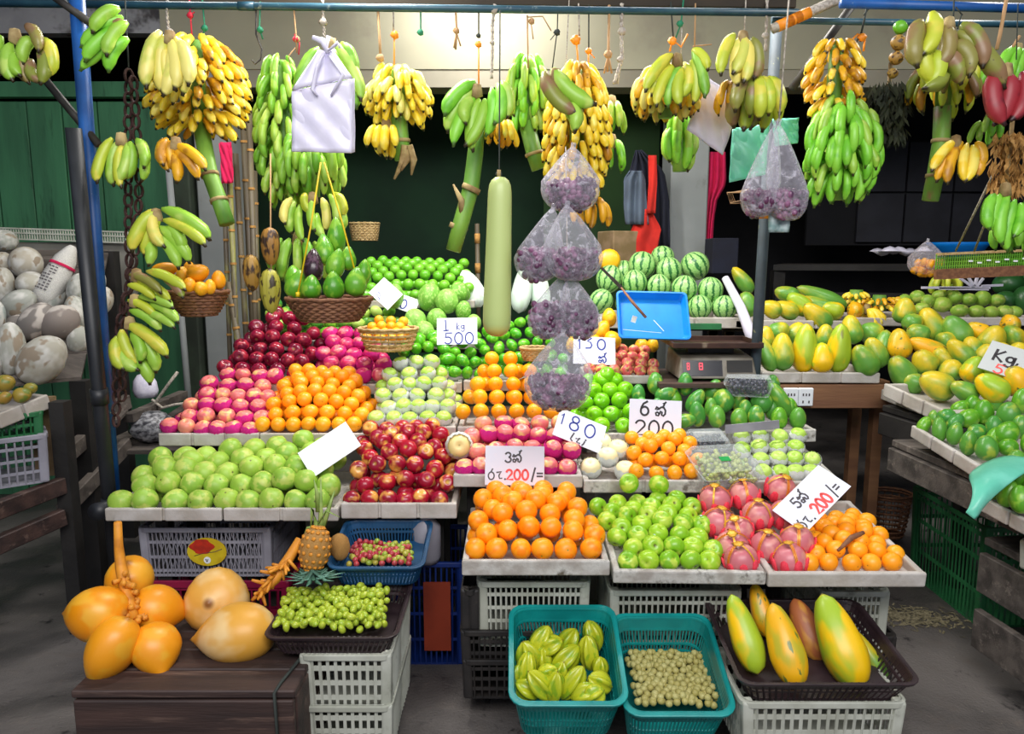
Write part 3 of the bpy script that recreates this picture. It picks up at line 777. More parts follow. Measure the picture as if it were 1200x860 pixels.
# --- front row of trays
tray('grubby white styrofoam tray holding the front pile of oranges', (541, 657), (715, 657), 2.28, .52, .052, notches=0, mat='styro_dirty')
tray('stained styrofoam tray holding green apples and red-netted fruit', (719, 669), (899, 671), 2.26, .52, .045, slope=.1, mat='styro_dirty', notches=0)
tray('grubby styrofoam tray with the mandarins nearest the aisle', (901, 672), (1087, 672), 2.25, .56, .05, slope=.1, notches=0)
# --- second row
tray('pinkish-grey styrofoam tray under the guavas nearest the blue post', (122, 596), (259, 596), 2.68, .5, .05, notches=1)
tray('pinkish-grey styrofoam tray under the guavas beside the red apples', (261, 596), (396, 596), 2.68, .5, .05, notches=1)
tray('clean white styrofoam tray full of red apples', (399, 590), (535, 590), 2.68, .46, .06)
tray('styrofoam tray behind the front oranges, holding pink-netted apples', (531, 556), (683, 557), 2.74, .5, .05, mat='styro')
tray('stained styrofoam tray holding mandarins and pears in white foam', (684, 563), (826, 563), 2.74, .42, .05, mat='styro_dirty', notches=1)
tray('stained styrofoam tray holding boxed grapes and white-netted green apples', (828, 563), (990, 566), 2.74, .62, .05, slope=.1, mat='styro_dirty', notches=0)
# --- third row
tray('styrofoam tray under the pink-netted apples at the stall end', (185, 508), (303, 508), 3.08, .5, .055, notches=2)
tray('styrofoam tray under the big heap of oranges', (304, 508), (436, 508), 3.08, .5, .055)
tray('styrofoam tray hidden under the white-netted green apples', (438, 500), (534, 500), 3.06, .45, .05)
tray('styrofoam tray under the bright orange pyramid', (536, 500), (664, 500), 3.08, .45, .05)
tray('brownish styrofoam tray under the bright green apples', (672, 508), (742, 508), 3.06, .45, .055, notches=1, mat='styro_dirty')
tray('brown-stained styrofoam tray heaped with green mangoes', (745, 508), (957, 503), 3.06, .42, .055, mat='styro_dirty', notches=1)
# --- fourth row
tray('styrofoam tray under the purple-red apples', (262, 447), (366, 449), 3.42, .42, .05)
tray('styrofoam tray under the apples in deep pink nets', (368, 450), (462, 450), 3.42, .4, .05)
tray('styrofoam tray under the dark limes, its corner showing', (464, 448), (541, 448), 3.42, .4, .05, notches=1)
tray('styrofoam tray behind the orange pyramid', (543, 446), (668, 446), 3.44, .4, .05)
tray('small pale tray under the little pink apples', (686, 440), (776, 440), 3.42, .3, .04, notches=0)
tray('styrofoam tray of green mangoes behind the purple apples', (316, 401), (458, 399), 3.78, .36, .045)
tray('styrofoam tray under the soursops', (460, 399), (560, 399), 3.78, .36, .045)
tray('whitish wooden-looking tray under the heap of watermelons', (700, 372), (872, 372), 3.98, .55, .06)
tray('tray at the back holding the heap of light limes', (424, 352), (556, 352), 3.95, .42, .04)
# --- papaya side
tray('styrofoam tray with upright papayas above the brown board', (893, 436), (1032, 437), 3.45, .42, .05)
tray('styrofoam tray with lying papayas behind the upright ones', (862, 375), (1002, 376), 3.98, .45, .045)
tray('styrofoam tray with small yellow bananas at the back', (1003, 372), (1066, 373), 3.98, .4, .045, notches=0)
tray('styrofoam tray of round green guavas at the back', (1067, 372), (1230, 372), 3.98, .45, .045)
tray('slanting styrofoam tray heaped with large papayas', (1036, 449), (1108, 482), 3.3, .75, .06, YR=2.92)
tray('slanting styrofoam tray continuing the papaya heap to the frame edge', (1109, 483), (1230, 482), 2.92, .6, .05, YR=2.92, mat='styro_dirty')
tray('slanting styrofoam tray of green mangoes on the dark bench', (1068, 498), (1146, 546), 2.95, .8, .05, YR=2.5)
tray('lowest slanting styrofoam tray beside the mint bag', (1149, 582), (1260, 640), 2.45, .6, .05, YR=2.05)

# --- crates below
H = P(600, 678, 2.3).z - .055
def below(name, label, u0, u1, v, Y, h, d, mat, rz=0.0, **k):
    """crate whose front top edge runs u0..u1 at height v"""
    a, b = P(u0, v, Y), P(u1, v, Y)
    z = a.z - h
    return crate(name, label, 'crate', ((a.x + b.x) / 2, Y + d / 2, z), b.x - a.x, d, h, mat, rz, **k)
below('plastic_crate', 'pale grey crate directly under the front orange tray', 561, 690, 681, 2.38, .24, .42, 'crate_white', taper=.97, nbars=84, bands=(0, .2, .4, .6, .8, 1))
below('plastic_crate', 'pale grey crate under the green apple tray', 716, 868, 691, 2.38, .24, .42, 'crate_white', taper=.97, nbars=84, bands=(0, .2, .4, .6, .8, 1))
below('plastic_crate', 'dark crate standing below the pale crate of the apple tray', 722, 870, 745, 2.42, .23, .42, 'crate_black', taper=.97, nbars=60)
below('plastic_crate', 'pale grey crate under the tray of mandarins by the aisle', 962, 1042, 692, 2.44, .24, .36, 'crate_white', taper=.97, nbars=70, bands=(0, .2, .4, .6, .8, 1))
below('plastic_crate', 'flat dark crate standing under the mandarin crate by the aisle', 905, 1050, 745, 2.46, .24, .42, 'crate_black', taper=.97, nbars=60)
c0 = below('plastic_crate', 'upper black lattice crate in the stack beside the teal baskets', 541, 640, 738, 2.36, .13, .4, 'crate_black', taper=.97, nbars=70, bands=(0, .33, .66, 1))
below('plastic_crate', 'lowest black lattice crate standing on the ground by the teal baskets', 543, 640, 772, 2.36, .15, .4, 'crate_black', taper=.97, nbars=50, bands=(0, .25, .5, .75, 1))
below('plastic_crate', 'narrow black crate wedged beside the pale orange-tray crate', 541, 560, 690, 2.36, .15, .4, 'crate_black', taper=.97, nbars=50)
# white stack under the olive fruit tray
W_ = dict(taper=.95, nbars=56, bands=(0, .25, .5, .75, 1), bw=.010, band_h=.016)
below('plastic_crate', 'upper white crate under the green olive fruits', 352, 457, 766, 2.12, .2, .44, 'crate_white', **W_)
below('plastic_crate', 'lower white crate of the two under the green olive fruits', 354, 458, 826, 2.12, .185, .44, 'crate_white', **W_)
below('plastic_crate', 'grey-white crate under the black papaya basket', 872, 1061, 822, 1.98, .2, .3, 'crate_white', **W_)
# left crate with the round label
cl = below('plastic_crate', 'grey lattice crate with a round yellow and red label', 163, 316, 618, 2.8, .205, .4, 'crate_lilac', taper=.98, nbars=110, bands=(0, .12, .4, .7, 1), bw=.004)
for k in range(24):
    pass
lw = .5
m = MB()
for k in range(22):
    x0 = -.2 + k * .02
    m.bar((x0, -.198, .02), (min(.22, x0 + .05), -.198, .19), .0035, .002); m.bar((x0, -.196, .19), (min(.22, x0 + .05), -.196, .02), .0035, .002)
m.build('diagonal_lattice', M['crate_lilac'], cl)
m = MB(); m.prism([(.078 * math.cos(R(a)), .058 * math.sin(R(a))) for a in range(0, 360, 15)], 0, .003, M=Matrix.Rotation(R(90), 3, 'X'))
ov = m.build('round_label', smat('yellow_label', '#D8C020', '#C8A818', sc=20, rough=.5), cl); ov.location = (.01, -.212, .11)
m = MB(); m.prism([(.046 * math.cos(R(a)) - .018 + .006 * math.cos(R(5 * a)), .030 * math.sin(R(a)) + .022) for a in range(0, 360, 15)], 0, .001, M=Matrix.Rotation(R(90), 3, 'X'))
q = m.build('red_emblem', smat('label_red', '#C83018', '#A82818', sc=40, rough=.5), ov); q.location = (0, -.0035, 0)
m = MB(); m.prism([(.014 * math.cos(R(a)), .014 * math.sin(R(a)) - .034) for a in range(0, 360, 24)], 0, .001, M=Matrix.Rotation(R(90), 3, 'X'))
m.prism([(.010 * math.cos(R(a)), .010 * math.sin(R(a)) - .034) for a in range(0, 360, 24)], .001, .0016, M=Matrix.Rotation(R(90), 3, 'X'))
q = m.build('small_emblem', M['sign_plain'], ov); q.location = (.0, -.0035, 0)
m = MB(); m.bar((-.005, 0, -.028), (0, 0, -.040), .002, .002); m.bar((.005, 0, -.028), (0, 0, -.040), .002, .002); q = m.build('emblem_mark', M['ink_black'], ov); q.location = (0, -.006, 0)
m = MB(); m.tube([(-.05, 0, -.016), (-.01, 0, -.004), (.03, 0, .0), (.06, 0, .012)], .0012, 5); q = m.build('lettering', M['ink_brown'], ov); q.location = (0, -.004, 0)
mc = P(170, 676, 2.72)
crate('plastic_crate', 'crimson crate under the grey crate with the round label', 'crate', (P(245, 680, 2.75).x, 2.98, 0), .62, .46, P(245, 680, 2.75).z, 'crate_magenta', 0, taper=.95, nbars=60, bands=(0, .3, .6, .92, 1), band_h=.03, rimh=.03)
# blue crate behind the red berries
b0 = P(470, 662, 2.7); b1 = P(536, 662, 2.7)
cb = crate('plastic_crate', 'deep blue crate with an orange board inside, below the red apple tray', 'crate', ((b0.x + b1.x) / 2 - .02, 2.93, 0), b1.x - b0.x + .1, .4, b0.z, 'crate_blue', 0, taper=.97, nbars=64, bands=(0, .25, .5, .75, 1))
m = MB(); m.box((.045, -.203, b0.z * .48), (.105, .006, b0.z * .66)); m.build('orange_board', smat('rust_orange_board', '#9A3A20', '#7A2C1A', sc=6, rough=.6), cb)
# grey plastic jug under red apples' tray
a = P(500, 640, 2.74); m = MB(); m.lathe([(.05, 0), (.055, .02), (.055, .14), (.03, .17), (.02, .2)], 16, c=(a.x, a.y, b0.z + .002)); tag(m.build('plastic_jug', M['crate_lilac']), 'grey plastic jug on the blue crate lid', 'jug')
# baskets
def basket(name, label, u0, u1, v, Y, h, d, mat, **k):
    a, b = P(u0, v, Y), P(u1, v, Y); tl = k.get('tilt', 0)
    return crate(name, label, 'basket', ((a.x + b.x) / 2, Y + d / 2 * math.cos(tl) + h * math.sin(tl), a.z - h * math.cos(tl) + d / 2 * math.sin(tl)), b.x - a.x, d, h, mat, posts=False, **k)
KB = dict(taper=.84, nbars=110, bands=(0, .3, .45, .75), r=.045, rim=.03, rimh=.012, bw=.0045, solid_top=.28, band_h=.008)
basket('plastic_basket', 'teal slotted basket holding yellow-green starfruit', 601, 733, 822, 2.00, .2, .36, 'basket_teal', group='teal baskets', tilt=R(20), **KB)
basket('plastic_basket', 'teal slotted basket holding small khaki round fruits', 736, 860, 834, 1.99, .2, .36, 'basket_teal', group='teal baskets', tilt=R(20), **KB)
KS = dict(taper=.86, nbars=90, bands=(0, .5), r=.04, rim=.022, rimh=.012, bw=.006, solid_top=.35, band_h=.008)
basket('plastic_basket', 'steel-blue basket holding red and green berries', 384, 494, 664, 2.40, .085, .32, 'basket_blue', tilt=R(9), **KS)
basket('plastic_basket', 'dark brown basket heaped with green olive-like fruits', 310, 462, 746, 2.1, .07, .38, 'crate_brown', **KS)
basket('plastic_basket', 'dark brown basket holding long ripe papayas', 870, 1078, 800, 1.98, .085, .42, 'crate_brown', tilt=R(7), **KS)
# dark green crate by the right aisle
g0, g1 = G(1062, 672), G(1142, 735)
crate('plastic_crate', 'tall dark green crate on the ground under the right-hand bench', 'crate', (2.22, 3.31, 0), .4, .58, .46, 'crate_green', 0, taper=.95, nbars=70, bands=(0, .33, .66, .9, 1), band_h=.02, bw=.008)
# wooden stand structure
def table(name, label, x0, x1, y0, y1, z, nplank=5, mat='wood_dark', legs=True, apron=.07, along_x=True, t=.03):
    o = empty(name, ((x0 + x1) / 2, (y0 + y1) / 2, 0), 0, label, 'table'); W, D = x1 - x0, y1 - y0
    for k in range(nplank):
        m = MB(); d = D / nplank
        m.box((0, -D / 2 + d * (k + .5), z - t / 2), (W + random.uniform(-.01, .01), d - .008, t)); bev(m.build('plank', M[mat], o), .004, 1)
    if legs:
        for sx in (-1, 1):
            for sy in (-1, 1):
                m = MB(); m.box((sx * (W / 2 - .04), sy * (D / 2 - .04), (z - t) / 2), (.05, .05, z - t)); m.build('leg', M[mat], o)
    if apron:
        for sy in (-1, 1):
            m = MB(); m.box((0, sy * (D / 2 - .012), z - t - apron / 2), (W - .02, .02, apron)); m.build('apron', M[mat], o)
    return o
# coconut box table
zt = P(200, 808, 1.98).z
xa, xb = P(84, 808, 1.98).x, P(346, 808, 1.98).x
o = empty('wooden_crate_table', ((xa + xb) / 2, 2.2, 0), 0, 'low dark wooden box table carrying the orange coconuts', 'table'); W, D = xb - xa, .46
for k in range(4):
    m = MB(); m.box((0, -D / 2 + D / 4 * (k + .5), zt - .012), (W, D / 4 - .006, .024)); bev(m.build('plank', M['wood_dark'], o), .004, 1)
m = MB(); m.box((0, -D / 2 + .012, (zt - .03) / 2 + .01), (W - .01, .022, zt - .05)); bev(m.build('front_board', M['wood_dark'], o), .004, 1)
m = MB(); m.box((0, D / 2 - .012, (zt - .03) / 2 + .01), (W - .01, .022, zt - .05)); m.build('back_board', M['wood_dark'], o)
for s in (-1, 1):
    m = MB(); m.box((s * (W / 2 - .012), 0, (zt - .03) / 2), (.022, D - .05, zt - .03)); bev(m.build('side_board', M['wood_dark'], o), .004, 1)
m = MB(); m.tube([(W / 2 - .05, -D / 2 - .006, zt * .3), (W / 2 - .055, -D / 2 - .008, zt), (W / 2 - .05, -D / 2 + .03, zt + .006), (W / 2 - .02, -.02, zt + .01), (W / 2 + .01, .15, zt + .004)], .005, 6)
tag(m.build('black_strap', M['string_dark']), 'thin black strap lying over the end of the coconut table', 'strap').location = (o.location.x, o.location.y, 0)
# tier tables under rows
def tier(label, ul, ur, v, Y, drop, depth, mat='wood_black', n=3, inset=.12, apron=0):
    a, b = P(ul, v, Y), P(ur, v, Y); table('display_table', label, a.x, b.x, Y + inset, Y + .03 + depth, a.z - drop, n, mat, apron=apron, t=.02)
tier('blackened plank table under the second-row trays on the guava side', 155, 520, 596, 2.68, .052, .44)
tier('blackened plank table under the second-row trays beside the scale side', 540, 975, 560, 2.76, .054, .44)
tier('blackened plank table under the third row of trays on the apple side', 195, 530, 508, 3.1, .060, .44)
tier('blackened plank table under the third row near the green mangoes', 540, 950, 506, 3.1, .060, .44)
tier('blackened plank table under the purple apple tray', 268, 660, 448, 3.46, .056, .34)
tier('blackened plank table under the back row of green fruits', 322, 660, 400, 3.82, .055, .62)
tier('wooden shelf table carrying the watermelon tray', 690, 874, 372, 4.0, .065, .5, 'wood_grey')
a, b = P(905, 447, 3.45), P(1040, 447, 3.45)
tier('plank table under the upright papaya tray', 880, 1060, 438, 3.48, .056, .4, 'wood_brown')
m = MB(); c = (P(900, 450, 3.47) + P(1050, 480, 3.44)) / 2
m.box((0, 0, 0), (b.x - a.x + .05, .02, .115)); o = bev(m.build('brown_board', M['wood_brown']), .004, 1); o.location = (c.x, 3.46, P(950, 450, 3.45).z - .06); tag(o, 'plain brown board below the upright papaya tray', 'board')
tier('plank table under the trays of lying papayas and guavas', 855, 1235, 376, 4.0, .05, .5, 'wood_grey')
# bench along the right side
def plank_between(p, q, w, h, mat, parent, name='plank'):
    m = MB(); m.bar(p, q, w, h); return bev(m.build(name, mat, parent), .004, 1)
def side_bench(label, p, q, width, z, mat, legh, rail=True, frontlegs=False, rh=.1):
    p, q = Vector(p), Vector(q); d = (q - p).normalized(); nrm = Vector((d.y, -d.x, 0)) * -1
    if nrm.x < 0: nrm = -nrm
    o = empty('wooden_bench', (p.x, p.y, 0), 0, label, 'bench'); off = Vector((p.x, p.y, 0)); L = (q - p).length
    for k in range(4):
        s = nrm * (width * (k + .5) / 4); plank_between(p + s - off, q + s - off, width / 4 - .01, .03, M[mat], o)
    for s in (0.03, .97):
        for w in ((.03, width - .03) if frontlegs else (width - .03, )):
            c = p + d * (L * s) + nrm * w - off; m = MB(); m.box((c.x, c.y, z / 2 - .02), (.06, .06, z - .04)); m.build('leg', M[mat], o)
    if rail:
        for zz in rail: plank_between(Vector((0, 0, zz - z)) + p - off + nrm * .005, Vector((0, 0, zz - z)) + q - off + nrm * .005, .03, rh, M[mat], o, 'rail')
    return o
def atz(p, z): return Vector((p.x, p.y, z))
p1, p2 = P(1036, 449, 3.3), P(1108, 482, 2.92)
z1 = min(p1.z, p2.z) - .075
side_bench('dark bench carrying the slanting papaya trays', atz(p1 + Vector((.02, .05, 0)), z1), atz(p2 + Vector((.05, -.05, 0)), z1), .5, z1, 'wood_black', .5, rail=[z1 - .07])
p1, p2 = P(1060, 500, 3.0), P(1160, 560, 2.45)
z2 = min(P(1068, 498, 2.95).z, P(1146, 546, 2.5).z) - .07
side_bench('long dark bench under the green mango tray', atz(p1 + Vector((.0, .1, 0)), z2), atz(p2 + Vector((.05, -.1, 0)), z2), .8, z2, 'wood_grey', .5, rail=[z2 - .07])
q1, q2 = P(1136, 640, 2.5), P(1250, 730, 2.02)
z3 = .56
side_bench('weathered grey slatted bench at the aisle corner', Vector((1.74, 2.62, z3)), Vector((1.86, 1.5, z3)), .6, z3, 'wood_grey', .5, rail=[.44, .22], rh=.15)
crate('plastic_crate', 'white lattice crate under the lowest mango tray', 'crate', (1.98, 2.15, z3 + .016), .5, .5, .10, 'crate_white', R(12), taper=.98, nbars=80)

# ================================================================ fruit heaps
def rot_cam(tmin=20, tmax=70):
    """axis tilted towards the shopper"""
    def f():
        q = Matrix.Rotation(R(random.uniform(-18, 18)), 3, 'Y') @ Matrix.Rotation(R(random.uniform(tmin, tmax)), 3, 'X') @ Matrix.Rotation(random.uniform(0, 6.28), 3, 'Z')
        return q.to_euler()
    return f
def rot_apple():
    """half of the apples show the blossom end"""
    t = random.choice([random.uniform(60, 130), random.uniform(-140, -40), random.uniform(0, 60)])
    return (Matrix.Rotation(R(random.uniform(-40, 40)), 3, 'Z') @ Matrix.Rotation(R(t), 3, 'X') @ Matrix.Rotation(random.uniform(0, 6.28), 3, 'Z')).to_euler()
def ex_sticker(p):
    def f():
        if random.random() < p:
            return [('sticker', STICKER, (Matrix.Rotation(R(random.uniform(-60, 60)), 3, 'Z') @ Matrix.Rotation(R(random.uniform(50, 110)), 3, 'X')).to_euler())]
        return None
    return f
def ex_net(kind, p=1.0, alt=None):
    def f():
        if random.random() < p: return [('foam_net', CUP[kind], (0, 0, 0))]
        return [('foam_net', CUP[alt], (0, 0, 0))] if alt and random.random() < .5 else None
    return f
def ex_petal():
    return [('petal_net', PETALS, (0, 0, 0)), ('gold_ribbon', RIBBON, (0, 0, 0)), ('ribbon_stripe', REDBAND, (0, 0, 0))]

pile('orange', 'shiny orange', 'in the front tray', 'orange', 'oranges in the front tray', 'orange', 'orange', .078,
     [(563, 643, 2.35), (698, 643, 2.35), (656, 575, 2.64), (574, 575, 2.64)], jit=.06, extraf=ex_sticker(.12), bump_=.05)
pile('green_apple', 'yellow-green apple', 'in the front tray', 'apple', 'green apples in the front tray', 'apple', 'green_apple', .073,
     [(742, 656, 2.33), (838, 658, 2.33), (800, 584, 2.66), (706, 592, 2.66)], jit=.06, rotf=rot_apple, extraf=ex_sticker(.25), bump_=.03)
for (u, v, nm) in ((737, 566, 'dark green apple topmost at the back of the front apple tray'), (772, 568, 'light green apple topmost beside the foamed pears')):
    one('green_apple', nm, 'apple', 'apple', 'green_apple', P(u, v, 2.66), .074, rot_apple(), 'green apples in the front tray')
k = 0
for (u, v) in ((868, 655), (925, 655), (863, 622), (899, 640), (934, 633), (842, 612), (888, 603), (838, 585), (872, 580), (920, 603), (915, 573), (858, 640)):
    k += 1
    d = .112
    one('red_netted_apple', 'pinkish fruit in red petal foam and gold ribbon, %s row, %s from left' % (('bottom', 'second', 'third', 'top')[min(3, int((662 - v) / 26))], ORD[1 + sum(1 for q in ((868, 655), (925, 655), (863, 622), (899, 640), (934, 633), (842, 612), (888, 603), (838, 585), (872, 580), (920, 603), (915, 573), (858, 640)) if int((662 - q[1]) / 26) == int((662 - v) / 26) and q[0] < u)]),
        'apple', 'apple', 'red_net_apple' if 'red_net_apple' in M else 'pink_apple', P(u, v, 2.34 + (655 - v) / 85 * .34), d, rot_cam(-5, 25)(), 'fruits in red petal foam', ex_petal())
pile('mandarin', 'orange mandarin', 'in the aisle-side front tray', 'mandarin', 'mandarins in the aisle-side front tray', 'orange', 'mandarin', .066,
     [(953, 659, 2.33), (1052, 660, 2.33), (1003, 604, 2.70), (950, 612, 2.66)], jit=.08, bump_=.03)
# second row
pile('guava', 'bumpy green guava', 'near the blue post', 'guava', 'guavas nearest the blue post', 'lumpy', 'guava', .098,
     [(150, 586, 2.74), (245, 586, 2.74), (250, 535, 3.02), (196, 535, 3.02)], jit=.09, bump_=.03)
pile('guava', 'bumpy green guava', 'in the tray by the red apples', 'guava', 'guavas by the red apples', 'lumpy', 'guava', .098,
     [(274, 586, 2.74), (378, 586, 2.74), (388, 522, 3.02), (278, 528, 3.02)], jit=.09, bump_=.03, ends=False)
one('guava', 'pale green guava high behind the blank white card', 'guava', 'lumpy', 'guava', P(355, 515, 3.0), .085, None, 'guavas by the red apples')
pile('red_apple', 'red and yellow apple', 'in the red apple tray', 'apple', 'red apples in the clean white tray', 'apple', 'red_apple', .073,
     [(418, 584, 2.73), (520, 584, 2.73), (510, 500, 3.04), (440, 503, 3.04)], jit=.08, rotf=rot_apple, bump_=.05)
pile('netted_apple', 'rosy apple in pink net', 'behind the front oranges', 'apple', 'rosy apples behind the front oranges', 'apple', 'pink_apple', .074,
     [(548, 546, 2.79), (670, 546, 2.79), (650, 496, 3.02), (562, 497, 3.02)], jit=.08, rotf=rot_cam(-5, 35), rows=4, extraf=ex_net('pink', .6, 'pink_open'), bump_=.02)
one('netted_pear', 'large pale yellow pear in a tall white foam net', 'pear', 'apple', 'pale_pear' if 'pale_pear' in M else 'pale_coconut', P(538, 522, 2.88), .10, (R(75), 0, R(5)), None, [('foam_net', CUP['white_tall'], (0, 0, 0))], (.10, .10, .11))
for (u, v, nm) in ((712, 535, 'pale pear in white foam beside the mandarins, upper of the pair'), (692, 548, 'pale pear in white foam nearest the pink-netted apples'), (733, 551, 'pale pear in white foam right beside the mandarins'), (705, 518, 'pale pear in white foam behind the other pears'), (724, 526, 'half hidden pale pear against the mandarins')):
    one('netted_pear', nm, 'pear', 'apple', 'pear_skin_pale' if 'pear_skin_pale' in M else 'pale_gourd', P(u, v, 2.84 + (550 - v) * .004), .082, rot_cam(15, 35)(), 'pears in white foam', [('foam_net', CUP['white'], (0, 0, 0))])
pile('mandarin', 'orange mandarin', 'in the middle stained tray', 'mandarin', 'mandarins in the middle stained tray', 'orange', 'mandarin', .063,
     [(752, 553, 2.78), (816, 553, 2.78), (800, 511, 3.0), (746, 513, 3.0)], jit=.08, rows=5, bump_=.03)
pile('netted_apple', 'pale green apple in foam', 'beside the grape box', 'apple', 'pale green apples beside the grape box', 'apple', 'pale_green_apple', .072,
     [(900, 553, 2.82), (955, 553, 2.82), (930, 510, 3.06), (862, 512, 3.06)], jit=.06, rotf=rot_cam(-5, 35), rows=4, extraf=ex_net('white', 1))
# third row
pile('netted_apple', 'pink-netted apple', 'in the tray at the stall end', 'apple', 'pink-netted apples at the stall end', 'apple', 'pink_apple', .075,
     [(203, 500, 3.12), (298, 502, 3.12), (318, 440, 3.42), (262, 438, 3.42)], jit=.07, rotf=rot_cam(-5, 35), rows=6, extraf=ex_net('pink', .65, 'pink_open'))
pile('orange', 'golden orange', 'in the big left heap', 'orange', 'oranges in the big heap', 'orange', 'mandarin', .071,
     [(312, 497, 3.13), (420, 497, 3.13), (412, 437, 3.42), (350, 434, 3.42)], jit=.05, bump_=.03)
pile('netted_apple', 'light green apple in foam', 'beside the orange heaps', 'apple', 'light green apples in white foam', 'apple', 'pale_green_apple', .071,
     [(446, 490, 3.1), (525, 490, 3.1), (502, 424, 3.4), (466, 426, 3.4)], jit=.05, rotf=rot_cam(-5, 35), rows=6, extraf=ex_net('white', 1))
pile('orange', 'bright yellow-orange orange', 'in the pyramid', 'orange', 'oranges in the bright pyramid', 'orange', 'orange_bright', .072,
     [(548, 482, 3.12), (652, 482, 3.12), (604, 420, 3.4), (582, 420, 3.4)], jit=.02, rows=5)
pile('green_apple', 'vivid green apple', 'behind the price card', 'apple', 'vivid green apples behind the price card', 'apple', 'bright_green_apple', .077,
     [(688, 498, 3.1), (736, 498, 3.1), (726, 444, 3.4), (694, 446, 3.4)], jit=.06, rotf=rot_apple, rows=5, extraf=ex_sticker(.3))
one('green_apple', 'topmost vivid green apple behind the grape bag', 'apple', 'apple', 'bright_green_apple', P(711, 439, 3.4), .077, rot_apple(), 'vivid green apples behind the price card')
MG = [(755, 492, 3.1, 20, 24, 80), (770, 478, 3.15, 18, 22), (768, 449, 3.32, 22, 24), (781, 461, 3.25, 24, 26, 60), (803, 450, 3.28, 21, 25), (815, 470, 3.2, 22, 28, 30), (817, 485, 3.12, 22, 28, -10),
      (804, 493, 3.1, 20, 22, 80), (840, 488, 3.1, 24, 24), (866, 490, 3.1, 24, 22), (886, 488, 3.1, 24, 24), (913, 490, 3.1, 22, 24), (935, 490, 3.1, 22, 24), (848, 470, 3.2, 34, 22, 100), (836, 458, 3.28, 24, 26, 20),
      (845, 447, 3.34, 20, 22), (865, 468, 3.25, 20, 26), (893, 472, 3.2, 30, 24, 70), (914, 468, 3.2, 24, 40, -30), (833, 478, 3.16, 18, 22), (790, 488, 3.12, 20, 24), (748, 462, 3.3, 20, 22), (752, 478, 3.2, 20, 24), (873, 480, 3.16, 20, 22),
      (905, 480, 3.2, 20, 22), (925, 478, 3.2, 22, 22), (860, 455, 3.3, 20, 22), (825, 448, 3.36, 20, 22), (790, 470, 3.25, 22, 24), (885, 455, 3.32, 22, 24), (905, 452, 3.34, 22, 24)]
listed('green_mango', 'green mango', 'in the stained tray before the scale', 'mango', 'green mangoes before the scale', 'oval', 'mango', MG, mats=['mango', 'mango', 'avocado'])
# fourth row
pile('purple_apple', 'glossy purple-red apple', 'in its tall heap', 'apple', 'purple-red apples', 'apple', 'purple_apple', .078,
     [(268, 430, 3.46), (350, 438, 3.46), (352, 374, 3.76), (316, 372, 3.76)], jit=.07, rotf=rot_apple, rows=6)
one('purple_apple', 'topmost purple-red apple on its heap', 'apple', 'apple', 'purple_apple', P(324, 367, 3.78), .078, rot_apple(), 'purple-red apples')
pile('netted_apple', 'deep-pink netted fruit', 'beside the small orange basket', 'apple', 'fruits in deep pink nets', 'apple', 'magenta_apple', .078,
     [(378, 437, 3.46), (448, 440, 3.46), (428, 392, 3.74), (390, 390, 3.74)], jit=.08, rotf=rot_cam(-5, 40), rows=5, extraf=ex_net('pink', .5, 'pink_open'))
pile('lime', 'dark green lime', 'in the middle tray', 'lime', 'dark limes in the middle', 'oval', 'dark_lime', .069,
     [(486, 436, 3.46), (538, 437, 3.46), (540, 392, 3.7), (468, 396, 3.7)], jit=.1, rows=5, bump_=.03, ends=False)
pile('lime', 'dark green lime', 'behind the orange pyramid', 'lime', 'dark limes behind the pyramid', 'oval', 'dark_lime', .066,
     [(552, 437, 3.5), (660, 437, 3.48), (640, 372, 3.8), (560, 392, 3.74)], jit=.1, rows=5, bump_=.02, ends=False)
pile('small_apple', 'little pink-red apple', 'by the blue numbered card', 'apple', 'little pink apples', 'apple', 'small_apple', .060,
     [(694, 433, 3.46), (768, 435, 3.46), (752, 411, 3.62), (712, 408, 3.62)], jit=.06, rotf=rot_apple, rows=4, ends=False)
pile('green_mango', 'small green mango', 'in the back tray', 'mango', 'small green mangoes at the back', 'oval', 'avocado', .072,
     [(322, 392, 3.82), (462, 390, 3.82), (460, 352, 4.02), (322, 356, 4.02)], jit=.1, rows=4, ends=False, mats=['avocado', 'mango', 'pale_green_apple'])
pile('lime', 'round light lime', 'in the back heap', 'lime', 'light limes in the back heap', 'orange', 'lime', .064,
     [(432, 346, 3.98), (548, 346, 3.98), (540, 309, 4.28), (432, 306, 4.28)], jit=.06, rows=6, bump_=.04, ends=False)
listed('soursop', 'knobbly green soursop', 'behind the limes', 'soursop', 'soursops', 'spiky', 'soursop',
       [(462, 347, 3.86, 22, 30, 5), (503, 348, 3.9, 26, 34, 15), (524, 353, 3.84, 26, 30), (538, 343, 3.92, 24, 26), (487, 376, 3.8, 26, 30, -20), (543, 364, 3.82, 18, 24, 10), (512, 373, 3.8, 22, 24), (475, 384, 3.76, 22, 22, 70), (555, 378, 3.8, 18, 20), (498, 388, 3.74, 26, 22, 60)])
listed('pale_gourd', 'smooth whitish gourd', 'beside the tall hanging gourd', 'gourd', 'whitish gourds', 'papaya', 'pale_gourd',
       [(553, 338, 4.1, 26, 50, -28), (612, 338, 4.1, 24, 60, 8), (633, 340, 4.15, 24, 56, -5)])
